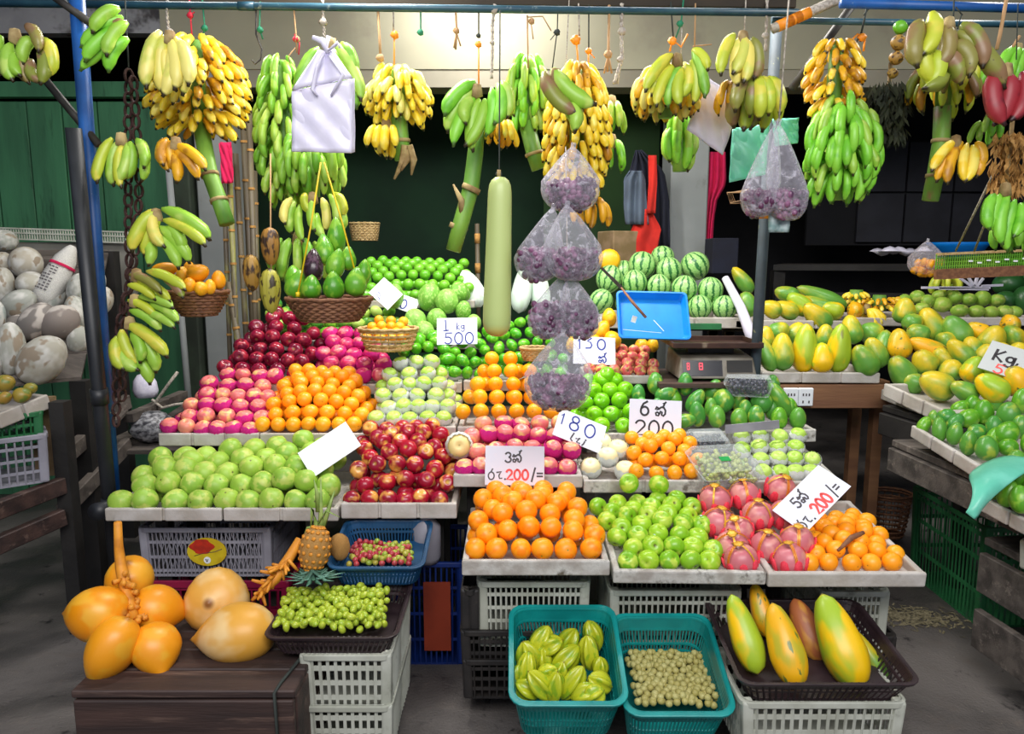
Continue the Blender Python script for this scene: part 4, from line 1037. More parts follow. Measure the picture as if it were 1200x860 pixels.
listed('watermelon', 'striped round watermelon', 'in the back heap', 'watermelon', 'striped watermelons', 'blob', 'melon',
       [(752, 311, 4.32, 32, 33, 10), (784, 317, 4.26, 30, 32, -8), (776, 302, 4.44, 28, 28), (814, 312, 4.34, 34, 34, -30), (714, 327, 4.2, 30, 34, 20), (744, 331, 4.18, 30, 30, -5), (772, 335, 4.14, 28, 28), (802, 338, 4.12, 30, 31, 5), (832, 340, 4.12, 30, 31),
        (704, 353, 4.06, 28, 30, 30), (820, 360, 4.06, 29, 29, -5), (849, 360, 4.06, 30, 28), (731, 319, 4.4, 26, 28), (735, 355, 4.1, 28, 28), (765, 358, 4.08, 28, 28), (793, 359, 4.08, 28, 28)])
listed('yellow_mango', 'yellow mango', 'under the blue tray edge', 'mango', 'yellow mangoes', 'oval', 'yellow_mango',
       [(714, 372, 3.7, 20, 20), (705, 387, 3.66, 22, 22, 30), (718, 399, 3.6, 28, 18, 80), (697, 402, 3.6, 20, 18), (670, 404, 3.7, 16, 18), (752, 405, 3.75, 20, 16), (765, 404, 3.75, 16, 16)])
# papaya side
PU = [(917, 412, 3.5, 28, 46, 0), (943, 408, 3.52, 30, 60, 2, 'papaya_greenyellow'), (963, 419, 3.48, 27, 37, 0, 'papaya_greenyellow'), (983, 408, 3.52, 29, 60, 2, 'papaya_greenyellow'), (998, 386, 3.62, 25, 36, -8), (1013, 422, 3.48, 30, 42, -32), (1026, 413, 3.55, 26, 40, -25),
      (1022, 390, 3.66, 28, 28, 60), (898, 414, 3.5, 20, 46, -20), (913, 388, 3.68, 24, 26, 60), (967, 394, 3.64, 22, 30, 0), (933, 390, 3.7, 24, 28, 30), (897, 398, 3.6, 22, 34, 0)]
listed('papaya', 'upright green-yellow papaya', 'above the brown board', 'papaya', 'papayas above the brown board', 'papaya', 'papaya', PU)
PL = [(875, 357, 4.04, 26, 32, -10), (904, 362, 4.04, 22, 26, -60), (921, 363, 4.04, 21, 32, -65), (922, 345, 4.14, 21, 30, -70), (937, 356, 4.08, 24, 36, -50, 'papaya_greenyellow'), (963, 348, 4.18, 20, 62, -68), (958, 371, 4.02, 26, 44, -48), (975, 363, 4.08, 22, 28, -70, 'papaya_greenyellow'), (1003, 364, 4.04, 22, 18, 90, 'papaya_ripe'), (870, 328, 4.4, 18, 38, -35), (960, 359, 4.12, 22, 50, -68)]
listed('papaya', 'lying green papaya', 'in the rear papaya tray', 'papaya', 'papayas in the rear tray', 'papaya', 'papaya', PL)
PR = [(1060, 364, 3.75, 26, 32, 0), (1092, 381, 3.7, 30, 46, -25), (1121, 388, 3.62, 32, 42, -30), (1054, 403, 3.52, 27, 38, 0, 'papaya_ripe'), (1089, 409, 3.5, 24, 52, -65, 'papaya_ripe'), (1057, 435, 3.36, 30, 44, -35), (1083, 424, 3.42, 30, 32, -30), (1098, 451, 3.16, 34, 44, -60), (1130, 458, 3.05, 24, 34, -60), (1115, 433, 3.3, 28, 26, 0),
      (1141, 433, 3.2, 27, 34, 20, 'papaya_greenyellow'), (1162, 454, 2.98, 32, 42, -50, 'papaya_greenyellow'), (1126, 413, 3.4, 24, 40, -40), (1163, 397, 3.5, 30, 34, 20), (1155, 416, 3.4, 24, 28, 10), (1192, 446, 3.0, 34, 38, -30, 'papaya_ripe'), (1168, 436, 3.15, 26, 34, -60, 'papaya_greenyellow'), (1145, 388, 3.6, 24, 28, -60, 'papaya_ripe'), (1075, 391, 3.6, 26, 26, -60), (1188, 395, 3.5, 30, 24, 80), (1070, 378, 3.7, 24, 24, 60), (1185, 380, 3.7, 24, 20, 90, 'papaya_ripe'), (1036, 402, 3.6, 22, 32, 10), (1110, 400, 3.6, 26, 24, 70), (1193, 415, 3.3, 26, 30, 0),
      (1105, 420, 3.45, 26, 30, -40), (1140, 408, 3.5, 24, 30, -20), (1175, 415, 3.35, 26, 30, -20), (1070, 448, 3.32, 26, 28, -50), (1210, 425, 3.2, 34, 38, -20), (1215, 395, 3.5, 30, 34, 20)]
listed('papaya', 'green-yellow papaya', 'in the slanting heap', 'papaya', 'papayas in the slanting heap', 'papaya', 'papaya', PR)
GM = [(1083, 498, 2.92, 18, 20, 30), (1101, 503, 2.84, 20, 26, 0), (1110, 489, 2.94, 26, 20, 70), (1136, 490, 2.9, 26, 24, 60), (1119, 508, 2.78, 20, 25, 10), (1135, 519, 2.68, 22, 27, 0), (1156, 525, 2.6, 30, 27, 0), (1180, 508, 2.68, 30, 28, 30), (1182, 486, 2.8, 30, 28, 0), (1153, 483, 2.9, 26, 27, 0), (1145, 506, 2.75, 22, 20, 60), (1182, 524, 2.6, 24, 20, 60), (1196, 500, 2.75, 24, 26), (1125, 478, 3.0, 20, 20, 50), (1165, 500, 2.78, 22, 24), (1192, 540, 2.5, 26, 24), (1095, 490, 2.98, 18, 18), (1198, 470, 2.9, 26, 28), (1165, 472, 2.98, 24, 24), (1140, 475, 3.0, 22, 22), (1208, 520, 2.6, 26, 26), (1120, 495, 2.86, 20, 22, 40), (1168, 512, 2.7, 24, 24, 30)]
listed('green_mango', 'green mango', 'on the long dark bench', 'mango', 'green mangoes on the long bench', 'oval', 'avocado', GM, mats=['avocado', 'mango'])
GL = [(1165, 570, 2.42, 24, 28, 0), (1181, 578, 2.36, 26, 30, 10), (1193, 558, 2.42, 30, 32, 20), (1196, 585, 2.28, 28, 30), (1176, 560, 2.46, 24, 26), (1212, 575, 2.35, 30, 30)]
listed('green_mango', 'green mango', 'beside the mint bag', 'mango', 'green mangoes beside the mint bag', 'oval', 'avocado', GL)
GV = [(1119, 349, 4.2, 18, 16), (1135, 351, 4.18, 17, 15), (1151, 350, 4.18, 19, 19), (1104, 357, 4.14, 22, 18), (1125, 364, 4.06, 20, 15), (1144, 365, 4.06, 18, 15), (1161, 366, 4.06, 18, 15), (1177, 365, 4.06, 18, 15), (1075, 348, 4.2, 17, 16), (1087, 353, 4.16, 16, 16), (1100, 346, 4.22, 15, 12), (1080, 362, 4.06, 18, 15), (1168, 352, 4.16, 18, 15), (1188, 366, 4.06, 18, 15), (1115, 340, 4.3, 16, 14), (1060, 352, 4.2, 15, 15)]
listed('round_guava', 'round pale green guava', 'on the rear shelf', 'guava', 'round guavas on the rear shelf', 'blob', 'guava', GV)
listed('dark_melon', 'dark green melon', 'behind the round guavas', 'melon', 'dark melons', 'blob', 'dark_melon', [(1182, 333, 4.35, 34, 28), (1178, 352, 4.24, 26, 22), (1200, 352, 4.2, 26, 34), (1205, 334, 4.4, 28, 26)])
# left stall
GO = [(31, 308, 3.75, 36, 38, 0), (3, 310, 3.75, 26, 30), (37, 333, 3.6, 34, 30, 0), (3, 335, 3.6, 26, 44, 0), (20, 358, 3.45, 32, 50, 55, 'ash_gourd'), (42, 377, 3.35, 34, 50, 35, 'ash_gourd_brown'), (70, 378, 3.38, 40, 46, 50, 'ash_gourd_brown'), (12, 410, 3.15, 32, 66, 5), (49, 422, 3.12, 48, 66, 42), (92, 340, 3.6, 26, 40, 10), (90, 368, 3.5, 26, 44, -10), (-12, 375, 3.3, 30, 50, 20), (92, 398, 3.4, 26, 34, 10), (5, 282, 3.9, 28, 26), (60, 352, 3.6, 26, 40, 30), (110, 330, 3.8, 26, 34), (-14, 420, 3.1, 34, 60), (120, 352, 3.7, 24, 34, 10), (64, 400, 3.4, 34, 34, 0, 'ash_gourd_brown'), (20, 388, 3.4, 34, 40, 30, 'ash_gourd_brown')]
listed('ash_gourd', 'dusty grey-white gourd', 'beyond the blue post', 'gourd', 'dusty gourds', 'blob', 'ash_gourd', GO)
listed('green_mango', 'olive mango', 'in the tray below the dusty gourds', 'mango', 'olive mangoes below the gourds', 'oval', 'mango', [(6, 449, 2.95, 24, 20, 70), (5, 466, 2.85, 18, 16, 60), (26, 463, 2.9, 22, 18, 80), (36, 455, 2.95, 16, 14, 70), (-12, 458, 2.9, 22, 22)], mats=['olive_mango'])
# front items
for (u, v, Y, w, h, tilt, fwd, mt, lab) in (
        (107, 719, 2.18, 66, 78, 85, 10, 'coconut', 'orange king coconut pointing away to the left of its bunch'),
        (153, 683, 2.36, 54, 56, 10, 20, 'coconut', 'orange king coconut at the back of the bunch under the stalk'),
        (191, 715, 2.28, 56, 64, -60, 30, 'coconut', 'smaller orange king coconut at the inner side of the bunch'),
        (126, 768, 2.08, 58, 82, 28, -12, 'coconut', 'orange king coconut standing on its tip at the table corner'),
        (184, 766, 2.12, 58, 64, -40, -40, 'coconut', 'round orange king coconut at the front middle of the table'),
        (257, 703, 2.38, 76, 66, 10, 70, 'pale_coconut', 'pale yellow coconut lying behind the big pale one'),
        (268, 744, 2.2, 72, 96, 80, 5, 'pale_coconut', 'big pale yellow coconut lying beside the brown basket')):
    W, Hh = px(w, u, v, Y), px(h, u, v, Y)
    q = Matrix.Rotation(R(tilt), 3, 'Y') @ Matrix.Rotation(R(fwd), 3, 'X')
    tag(mk('king_coconut', FM('coconut', mt, 2), None, P(u, v, Y), q.to_euler(), (W * .98, W * .98, Hh * .95)), lab, 'coconut', 'coconuts on the dark table')
# papayas in the brown basket
for (u, v, Y, w, h, tilt, fw, mt, lab) in (
        (872, 742, 2.16, 36, 88, -14, -35, 'papaya_greenyellow', 'green and yellow papaya against the basket end nearest the teal baskets'),
        (919, 755, 2.1, 42, 92, -10, -35, 'papaya_ripe', 'long yellow papaya in the middle of the brown basket'),
        (892, 715, 2.32, 26, 60, -10, -30, 'papaya_ripe', 'partly hidden orange papaya behind the long yellow one'),
        (946, 738, 2.26, 36, 72, -18, -35, 'papaya_brown', 'reddish brown bruised papaya in the brown basket'),
        (984, 750, 2.14, 52, 104, -14, -35, 'papaya_greenyellow', 'biggest yellow-green papaya in the brown basket'),
        (1018, 768, 2.2, 22, 62, -30, -30, 'papaya', 'slim green papaya at the aisle end of the brown basket')):
    W, Hh = px(w, u, v, Y), px(h, u, v, Y)
    q = Matrix.Rotation(R(tilt), 3, 'Y') @ Matrix.Rotation(R(fw), 3, 'X')
    o = mk('papaya', FM('papaya', mt), None, P(u, v, Y), q.to_euler(), (W, W, Hh * 1.05)); tag(o, lab, 'papaya', 'papayas in the brown basket')
# starfruit
SF = [(633, 753, 2.24, 28, 40, 30), (620, 770, 2.2, 30, 38, -20), (646, 757, 2.22, 26, 28, 60), (666, 753, 2.26, 26, 34, 30), (695, 745, 2.3, 24, 34, -20), (662, 773, 2.2, 30, 42, 50), (690, 765, 2.22, 26, 40, -5), (617, 785, 2.14, 24, 40, 8), (635, 775, 2.2, 24, 30, 0), (641, 790, 2.12, 22, 26, 60), (618, 808, 2.1, 30, 30, -60),
      (633, 803, 2.08, 26, 40, -40), (650, 806, 2.08, 24, 38, 10), (671, 800, 2.1, 26, 42, 35), (686, 813, 2.08, 30, 34, 70), (703, 800, 2.12, 26, 30, -60), (703, 783, 2.18, 20, 26, 0), (697, 815, 2.06, 26, 24, 60), (655, 790, 2.16, 22, 30, 20), (608, 795, 2.14, 22, 30)]
SF = [(q[0], q[1], q[2], q[3] * 1.1, q[4] * 1.12) + tuple(q[5:]) for q in SF]
listed('starfruit', 'yellow-green ribbed starfruit', 'in the teal basket', 'starfruit', 'starfruit in the teal basket', 'star', 'starfruit', SF)
# small fruit fillings
def filling(name, label, cat, group, kind, mat, d, corners, nl, dz, mats=None):
    """small fruits in staggered layers between four base corners"""
    A, B, C_, D = [Vector(c) for c in corners]; cnt = 0
    for l in range(nl):
        shr = .04 * l
        nu = int((B - A).length * (1 - 2 * shr) / d); nv = int((D - A).length * (1 - 2 * shr) / (d * .9))
        for j in range(nv):
            for i in range(nu):
                s = shr + (1 - 2 * shr) * (i + .5 + (.25 if (j + l) % 2 else -.25)) / nu; t = shr + (1 - 2 * shr) * (j + .5) / nv
                if l < nl - 1 and 0 < i < nu - 1 and 0 < j < nv - 1 and l < nl - 2: continue
                p = A.lerp(B, s).lerp(D.lerp(C_, s), t) + Vector((random.uniform(-1, 1) * d * .15, random.uniform(-1, 1) * d * .15, l * dz + random.uniform(-.3, .45) * d))
                if l == nl - 1 and random.random() < .25: p.z -= d * .4
                one(name, '%s, %s layer, %s row, %s from left' % (label, ('bottom', 'upper', 'top')[l], ORD[j + 1], ORD[i + 1]), cat, kind, random.choice(mats) if mats else mat, p, d, None, group, None, (d, d, d * 1.05)); cnt += 1
    return cnt
zb = P(384, 746, 2.1).z - .045
def cz(u, v, Y, z): p = P(u, v, Y); return Vector((p.x, Y, z))
filling('olive_fruit', 'small green olive-like fruit in the brown basket', 'fruit', 'green olive fruits', 'oval', 'olive', .0265,
        [P(322, 737, 2.15), P(451, 737, 2.15), P(456, 690, 2.42), P(336, 694, 2.42)], 2, .020)
zk = P(737, 838, 2.05).z
filling('khaki_fruit', 'small round khaki fruit in the teal basket', 'fruit', 'round khaki fruits', 'blob', 'longan', .0222,
        [P(746, 828, 2.10), P(845, 828, 2.10), P(826, 766, 2.34), P(733, 764, 2.34)], 2, .012)
zr_ = P(440, 664, 2.42).z
filling('berry', 'small red or green berry in the steel-blue basket', 'berry', 'red and green berries', 'blob', 'karanda', .021,
        [P(408, 660, 2.48), P(484, 660, 2.48), P(482, 636, 2.64), P(414, 638, 2.64)], 2, .010, mats=['karanda', 'karanda_green'] if 'karanda_green' in M else None)

# ================================================================ bananas
def finger_mesh(mat, bend=60, wid=.11, seg=10, n=8):
    mb = MB(); pts = []; rs = []; tp = []
    a = R(bend) / 2 * .25; p = Vector((0, 0, 0)); ds = 1.0 / n; ang = R(bend) * .32
    for i in range(n + 1):
        s = i / n; pts.append(p.copy())
        rs.append(wid * (.32 + .68 * min(1, s / .22) ** .8 if s < .22 else (1.0 if s < .72 else max(.26, (1 - ((s - .72) / .28) ** 2.2) * 1.0))))
        tp.append(1.0 if s > .97 else (.5 if s > .93 else (.30 if s < .02 else 0.0)))
        ang -= R(bend) / n; p += Vector((math.cos(ang), 0, math.sin(ang))) * ds
    end = pts[-1] + (pts[-1] - pts[-2]).normalized() * .05
    pts.append(end); rs.append(wid * .22); tp.append(1.0)
    mb.tube(pts, rs, seg, tp)
    for i, vv in enumerate(mb.v):      # blunt ridges along the fruit
        k = i % seg; c = pts[min(i // seg, len(pts) - 1)]
        mb.v[i] = tuple(c + (Vector(vv) - c) * (1.07 if k % 2 == 0 else .90))
    return mb.mesh('banana', M[mat])
_bm = {}
def BM(mat, fat):
    k = (mat, fat)
    if k not in _bm: _bm[k] = [finger_mesh(mat, random.uniform(45, 75), w) for w in ({'slim': (.10, .11), 'mid': (.125, .135), 'fat': (.155, .17)}[fat])]
    return random.choice(_bm[k])
def finger(parent, p, d, bendv, L, mat, fat, name='banana'):
    d = Vector(d).normalized(); z = -Vector(bendv); z = (z - d * z.dot(d)); z = z.normalized() if z.length > 1e-4 else Vector((0, 1, 0)); y = z.cross(d)
    q = Matrix((d, y, z)).transposed()
    return mk(name, BM(mat, fat), parent, Vector(p) - parent.location, q.to_euler(), (L, L, L))
BG = 'hanging banana bunches'
def hand(label, c, a0, a1, n, Lpx, mats, fat='mid', layers=2, bend=(0, 0, -1), spread=.5, ydir=.45, name='banana_hand', jag=.1, crown=True, yo=-1):
    u, v, Y = c; C_ = P(*c); o = empty(name, C_, 0, label, 'bananas', BG); L = px(Lpx, u, v, Y)
    a0, a1 = -90 + (a0 + 90) * .72, -90 + (a1 + 90) * .72; n = max(3, round(n * .85)); L *= .92
    for l in range(layers):
        for i in range(n):
            s = (i + (.5 if l % 2 else 0)) / max(1, n - 1 + (.5 if layers > 1 else 0)); a = R(a0 + (a1 - a0) * s + random.uniform(-7, 7))
            yy = yo * (ydir * (.3 + .9 * (1 if l == 0 else -.7)))
            d = Vector((math.cos(a), yy + random.uniform(-.1, .1), math.sin(a)))
            st = C_ + Vector(((s - .5) * L * spread * (1 if a1 > a0 else 1), (.04 if l else -.02), -.01 * l))
            finger(o, st, d, bend, L * random.uniform(1 - jag, 1 + jag), random.choice(mats), fat)
    if crown:
        m = MB(); m.lathe([(1e-6, .03), (.014, .025), (.02, 0), (.024, -.02), (1e-6, -.035)], 9, lambda t, s: 1 + .2 * math.cos(3 * t)); m.build('crown_stub', M['dry_stalk'], o)
    return o
def cluster(label, c, rx, rz, rings, per, Lpx, mats, fat='mid', down=.35, stalk=None, smat_='stalk', ry=.8, name='banana_bunch', up=False, face=0.0):
    """tiers of bananas round a stalk"""
    u, v, Y = c; C_ = P(*c); o = empty(name, C_, 0, label, 'bananas', BG); L = px(Lpx, u, v, Y); RX, RZ = px(rx, u, v, Y), px(rz, u, v, Y)
    for r in range(rings):
        s = (r + .5) / rings * 2 - 1; z = -s * (RZ - L * .3); rr = RX * math.sqrt(max(.15, 1 - (s * .85) ** 2))
        n = max(3, int(per * rr / RX))
        for k in range(n):
            a = 2 * math.pi * (k + .5 * (r % 2)) / n + random.uniform(-.1, .1)
            out = Vector((math.cos(a), math.sin(a) * ry, 0)); dn = down + random.uniform(-.12, .12)
            d = (out * (1 - abs(dn)) + Vector((0, 0, -dn if not up else dn))).normalized()
            tipp = C_ + Vector((out.x * rr, out.y * rr, z + random.uniform(-.2, .2) * L * .5))
            finger(o, tipp - d * L * .85, d, (0, 0, 1 if up else -1), L * random.uniform(.88, 1.1), random.choice(mats), fat)
    m = MB(); top = C_ + Vector((0, 0, RZ * .95)) - C_; pts = [top, Vector((0, 0, 0)), Vector((0, 0, -RZ * .7))]
    r0 = px(9, u, v, Y)
    m.tube(pts, [r0 * .8, r0, r0 * .9], 9); m.build('stalk', M[smat_], o)
    if stalk:
        q = [Vector((0, 0, -RZ * .5))] + [P(*x) - C_ for x in stalk]
        m = MB(); rr = [r0 * 1.05] * len(q)
        m.tube(q, rr, 10); m.build('stalk_end', M[smat_], o)
        for x in q[1:-1]:
            m = MB(); dd = (q[-1] - q[0]).normalized() * .006; m.tube([x - dd, x + dd], r0 * 1.22, 10); m.build('stalk_ring', M['dry_stalk'], o)
    return o
def hstring(label, u0, v0, pts, mat, r=.003, Y=YP, knot=None, tail=None, cat='string', name='hanging_string', braid=False):
    o = empty(name, P(u0, v0, Y), 0, label, cat, 'strings on the overhead pipe'); L = o.location
    q = [P(u0, v0, Y) - L] + [P(u, v, Y) - L for u, v in pts]
    m = MB()
    if braid:
        full = []
        for i in range(len(q) - 1):
            for k in range(8): full.append(q[i].lerp(q[i + 1], k / 8))
        full.append(q[-1])
        for ph in (0, 3.14): m.tube([p + Vector((math.cos(j * 1.6 + ph) * r * .8, math.sin(j * 1.6 + ph) * r * .8, 0)) for j, p in enumerate(full)], r, 5)
    else: m.tube(q, r, 6)
    m.build('strand', M[mat], o)
    for (ku, kv, kr) in (knot or []):
        m = MB(); m.lathe([(1e-6, -1), (.7, -.7), (1, 0), (.6, .8), (1e-6, 1)], 8, lambda t, s: 1 + .25 * math.cos(3 * t + 5 * s)); k = m.build('knot', M[mat], o)
        k.location = P(ku, kv, Y) - L; k.scale = [px(kr, ku, kv, Y)] * 3
    for t in (tail or []):
        m = MB(); m.tube([P(a, b, Y) - L for a, b in t], r * .8, 5); m.build('loose_end', M[mat], o)
    return o

def fingers(label, c, items, mats, w=16, name='banana_hand'):
    """single bananas drawn out as (u0, v0, u1, v1[, bow, dy]): stem end, tip end, side they bow to"""
    u, v, Y = c; C_ = P(*c); o = empty(name, C_, 0, label, 'bananas', BG)
    for i, it in enumerate(items):
        u0, v0, u1, v1 = it[:4]; bow = it[4] if len(it) > 4 else (1 if (u1 - u0) > 0 else -1)
        dy = (-.018 if i % 2 else -.04) if len(it) < 6 else it[5]
        a, b = P(u0, v0, Y), P(u1, v1, Y + dy); ch = b - a; L = ch.length; d = ch.normalized()
        sd = Vector((d.z, 0, -d.x)) * bow
        m = random.choice(mats); z = -sd; z = (z - d * z.dot(d)).normalized(); y = z.cross(d)
        q = Matrix((d, y, z)).transposed(); k = px(w, u0, v0, Y) / .42; L *= 1.1
        mk('banana', BM(m, 'fat'), o, a - C_, q.to_euler(), (L, k, k * 1.12))
    m = MB(); m.lathe([(1e-6, .025), (.014, .02), (.018, 0), (.02, -.02), (1e-6, -.03)], 9, lambda t, s: 1 + .2 * math.cos(3 * t)); m.build('crown_stub', M['dry_stalk'], o)
    return o
GY, GG = ['banana_green', 'banana_yellowgreen'], ['banana_green', 'banana_deep']
# ---- left group
fingers('olive-green banana hand nearest the top corner beside the gate', (18, 42, 2.6), [(30, 30, 52, 50), (52, 45, 67, 84), (48, 55, 56, 93), (40, 45, 18, 66), (14, 50, 3, 92), (32, 66, 22, 94), (38, 70, 36, 98), (2, 42, -10, 82), (20, 62, 12, 88)],
        ['banana_yellowgreen', 'banana_green', 'banana_dark'], 17)
fingers('bright green banana hand high on the blue post', (139, 28, 2.62), [(141, 10, 102, 27, -1), (144, 20, 94, 45, -1), (146, 32, 93, 60, -1), (148, 45, 94, 72, -1), (150, 26, 116, 56, -1), (151, 45, 118, 74, -1)],
        ['banana_green', 'banana_deep', 'banana_bright'], 17)
fingers('pale yellow banana hand hung above the golden bunch', (199, 44, 2.62), [(188, 36, 164, 95, -1), (194, 42, 182, 102, -1), (200, 46, 213, 98, 1), (205, 44, 222, 104, 1), (202, 54, 201, 108, 1), (196, 50, 192, 104, -1), (208, 46, 228, 92, 1)],
        ['banana_pale'], 19)
cluster('huge golden yellow bunch of small bananas at the grey pillar', (232, 108, 2.9), 60, 60, 9, 20, 30, ['banana_yellow', 'banana_yellow', 'banana_yellow', 'banana_ripe'], 'fat', down=.3, stalk=[(246, 205, 2.86), (257, 235, 2.84), (266, 262, 2.82)])
fingers('brownish yellow hand under the huge golden bunch', (206, 168, 2.7), [(196, 162, 183, 190), (200, 165, 200, 200), (206, 170, 243, 190), (204, 176, 236, 202), (199, 178, 214, 208), (192, 166, 190, 198)],
        ['banana_ripe'], 14)
fingers('green hand hung before the rusty chains, upper one', (142, 163, 2.72), [(132, 162, 106, 208, -1), (139, 166, 124, 213, -1), (144, 168, 134, 216, -1), (152, 166, 156, 208, 1), (160, 163, 176, 190, 1), (164, 165, 174, 208, 1), (149, 168, 146, 212, 1)],
        ['banana_yellowgreen', 'banana_green'], 14)
fingers('yellow-green hand with fingers spread to both sides beside the chains', (183, 252, 2.65), [(184, 246, 147, 286, -1), (188, 256, 162, 292, -1), (180, 246, 180, 290, -1), (190, 245, 248, 269, 1), (192, 258, 241, 277, 1), (186, 266, 226, 298, 1), (182, 276, 214, 305, 1), (195, 266, 220, 286, 1), (172, 284, 182, 304, 1)],
        ['banana_yellowgreen', 'banana_pale', 'banana_green'], 17)
fingers('olive yellow hand with level fingers left of the mango basket', (160, 322, 2.66), [(172, 318, 217, 331, 1), (158, 326, 200, 345, 1), (190, 324, 216, 342, 1), (150, 334, 182, 343, 1), (152, 322, 190, 334, 1)],
        ['banana_yellowgreen', 'banana_dark'], 13)
fingers('small green-yellow hand wedged below the level hand', (158, 352, 2.68), [(163, 348, 202, 352, 1), (150, 352, 184, 364, 1), (176, 356, 210, 369, 1), (152, 364, 190, 379, 1), (168, 366, 204, 376, 1)],
        ['banana_yellowgreen', 'banana_green'], 13)
fingers('lowest green-yellow hand on the chain above the stall end', (152, 378, 2.68), [(148, 380, 198, 408, 1), (143, 386, 153, 428, -1), (154, 390, 172, 417, 1), (162, 396, 190, 428, 1), (138, 394, 134, 432, -1), (150, 412, 182, 441, 1), (140, 404, 152, 438, -1)],
        ['banana_yellowgreen', 'banana_green'], 16)
# ---- behind the white bag
cluster('tall green banana bunch hanging beside the white bag', (333, 165, 3.1), 36, 88, 9, 11, 34, GG, 'mid', down=.6)
cluster('dark green bananas below the white bag over the avocado basket', (366, 205, 3.05), 42, 36, 4, 13, 38, GG, 'mid', down=.7)
fingers('yellow-green hand above the avocado basket', (366, 232, 2.95), [(342, 232, 326, 258), (346, 236, 334, 270), (352, 240, 348, 280), (358, 226, 358, 250), (367, 230, 362, 268), (377, 232, 386, 266), (386, 228, 400, 257), (392, 226, 408, 248), (372, 250, 372, 278), (395, 244, 407, 266)],
        ['banana_pale', 'banana_yellowgreen', 'banana_green', 'banana_yellow'], 12)
hand('deep green hand hanging between cocoa pods and avocados', (348, 280, 3.0), -130, -60, 5, 50, GG, 'mid', spread=.7)
fingers('large green hand hung behind the white bag', (388, 52, 2.75), [(374, 56, 342, 104, -1), (380, 62, 356, 100, -1), (392, 50, 430, 108, 1), (398, 56, 424, 118, 1), (394, 62, 412, 114, 1), (400, 50, 420, 84, 1), (388, 56, 398, 96, 1)],
        ['banana_green', 'banana_deep', 'banana_yellowgreen'], 18)
# ---- centre
cluster('yellow banana bunch with dry leaves on its stalk', (467, 118, 2.95), 42, 36, 5, 17, 28, ['banana_yellow', 'banana_yellow', 'banana_pale'], 'fat', down=.45, stalk=[(470, 165, 2.95), (472, 188, 2.95)])
hand('small yellow hand below the dry-leaved yellow bunch', (452, 148, 2.9), -125, -60, 5, 34, ['banana_yellow'], 'fat', spread=.7)
g = MB(); c0 = P(474, 158, 2.93)
for (a, b) in (((480, 170), (482, 205)), ((474, 170), (462, 210)), ((476, 175), (470, 200))):
    q0, q1 = P(a[0], a[1], 2.92) - c0, P(b[0], b[1], 2.90) - c0
    g.tube([q0, (q0 + q1) / 2 + Vector((.012, 0, 0)), q1], [.012, .014, .004], 6, flat=.3)
g = g.build('dry_leaf', M['dry_stalk']); g.location = c0; tag(g, 'dry banana leaf scraps hanging from the yellow bunch stalk', 'leaf')
fingers('large bright green hand hung left of the tall gourd', (558, 106, 2.75), [(557, 96, 514, 124, -1), (555, 106, 517, 145, -1), (556, 114, 526, 162, -1), (562, 116, 545, 171, -1), (568, 116, 556, 170, 1), (576, 103, 578, 155, 1), (583, 98, 592, 142, 1), (588, 95, 603, 132, 1), (554, 114, 536, 138, -1)],
        ['banana_green', 'banana_green', 'banana_bright'], 17)
o = empty('banana_stalk', P(557, 165, 2.9), 0, 'bare green banana stalk hanging beside the tall gourd', 'stalk')
m = MB(); q = [P(560, 150, 2.9), P(557, 180, 2.9), P(552, 220, 2.88), P(540, 262, 2.86), P(531, 294, 2.85)]; m.tube([p - o.location for p in q], [.026, .03, .031, .031, .028], 12); m.build('stem', M['stalk'], o)
for (u, v) in ((552, 222), (537, 268)):
    m = MB(); cc = P(u, v, 2.87) - o.location; m.tube([cc + Vector((.004, 0, .012)), cc - Vector((.004, 0, .006))], .036, 12); m.build('node_ring', M['dry_stalk'], o)
m = MB(); m.tube([P(x, y, 2.84) - o.location for x, y in ((541, 250), (541, 235), (531, 216))], [.01, .012, .003], 6, flat=.4); m.build('leaf_scrap', M['dry_stalk'], o)
hand('small golden hand behind the bright green hand', (586, 142, 2.95), -130, -40, 6, 28, ['banana_yellow', 'banana_ripe'], 'fat', spread=.8)
cluster('light green bunch behind the gourd string', (617, 120, 3.05), 28, 44, 5, 10, 36, ['banana_bright', 'banana_green'], 'mid', down=.65, stalk=[(626, 180, 3.05), (632, 198, 3.05)])
fingers('dark olive pair of big bananas over the purple fruit bags', (650, 88, 2.6), [(638, 84, 660, 138, -1), (648, 80, 684, 131, -1), (662, 126, 684, 142, 1)],
        ['banana_dark', 'banana_green'], 22)
cluster('tall golden bunch behind the plastic fruit bags', (676, 162, 2.95), 42, 80, 10, 18, 28, ['banana_yellow', 'banana_yellow', 'banana_yellow', 'banana_ripe'], 'fat', down=.5)
hand('green hand at the back edge of the tall golden bunch', (716, 120, 3.05), -120, -60, 4, 36, GG, 'mid', spread=.6)
hand('green hand low behind the tall golden bunch', (716, 165, 3.05), -120, -60, 4, 34, ['banana_bright'], 'mid', spread=.6)
hand('yellow fingers at the foot of the tall golden bunch', (692, 232, 2.95), -110, -60, 4, 34, ['banana_ripe'], 'mid', spread=1.0)
fingers('green hand above the yellow bunch left of the steel post', (793, 70, 2.75), [(788, 64, 751, 98, -1), (778, 80, 760, 106, -1), (790, 76, 763, 117, -1), (797, 78, 776, 119, -1), (800, 80, 788, 119, -1), (805, 76, 808, 112, 1), (812, 58, 832, 107, 1), (810, 70, 821, 117, 1), (811, 58, 835, 74, 1), (784, 74, 758, 104, -1)],
        ['banana_green', 'banana_dark', 'banana_deep', 'banana_yellowgreen'], 15)
cluster('yellow bunch below the green hand left of the steel post', (780, 118, 2.9), 42, 28, 4, 16, 32, ['banana_yellow', 'banana_pale', 'banana_ripe'], 'fat', down=.55)
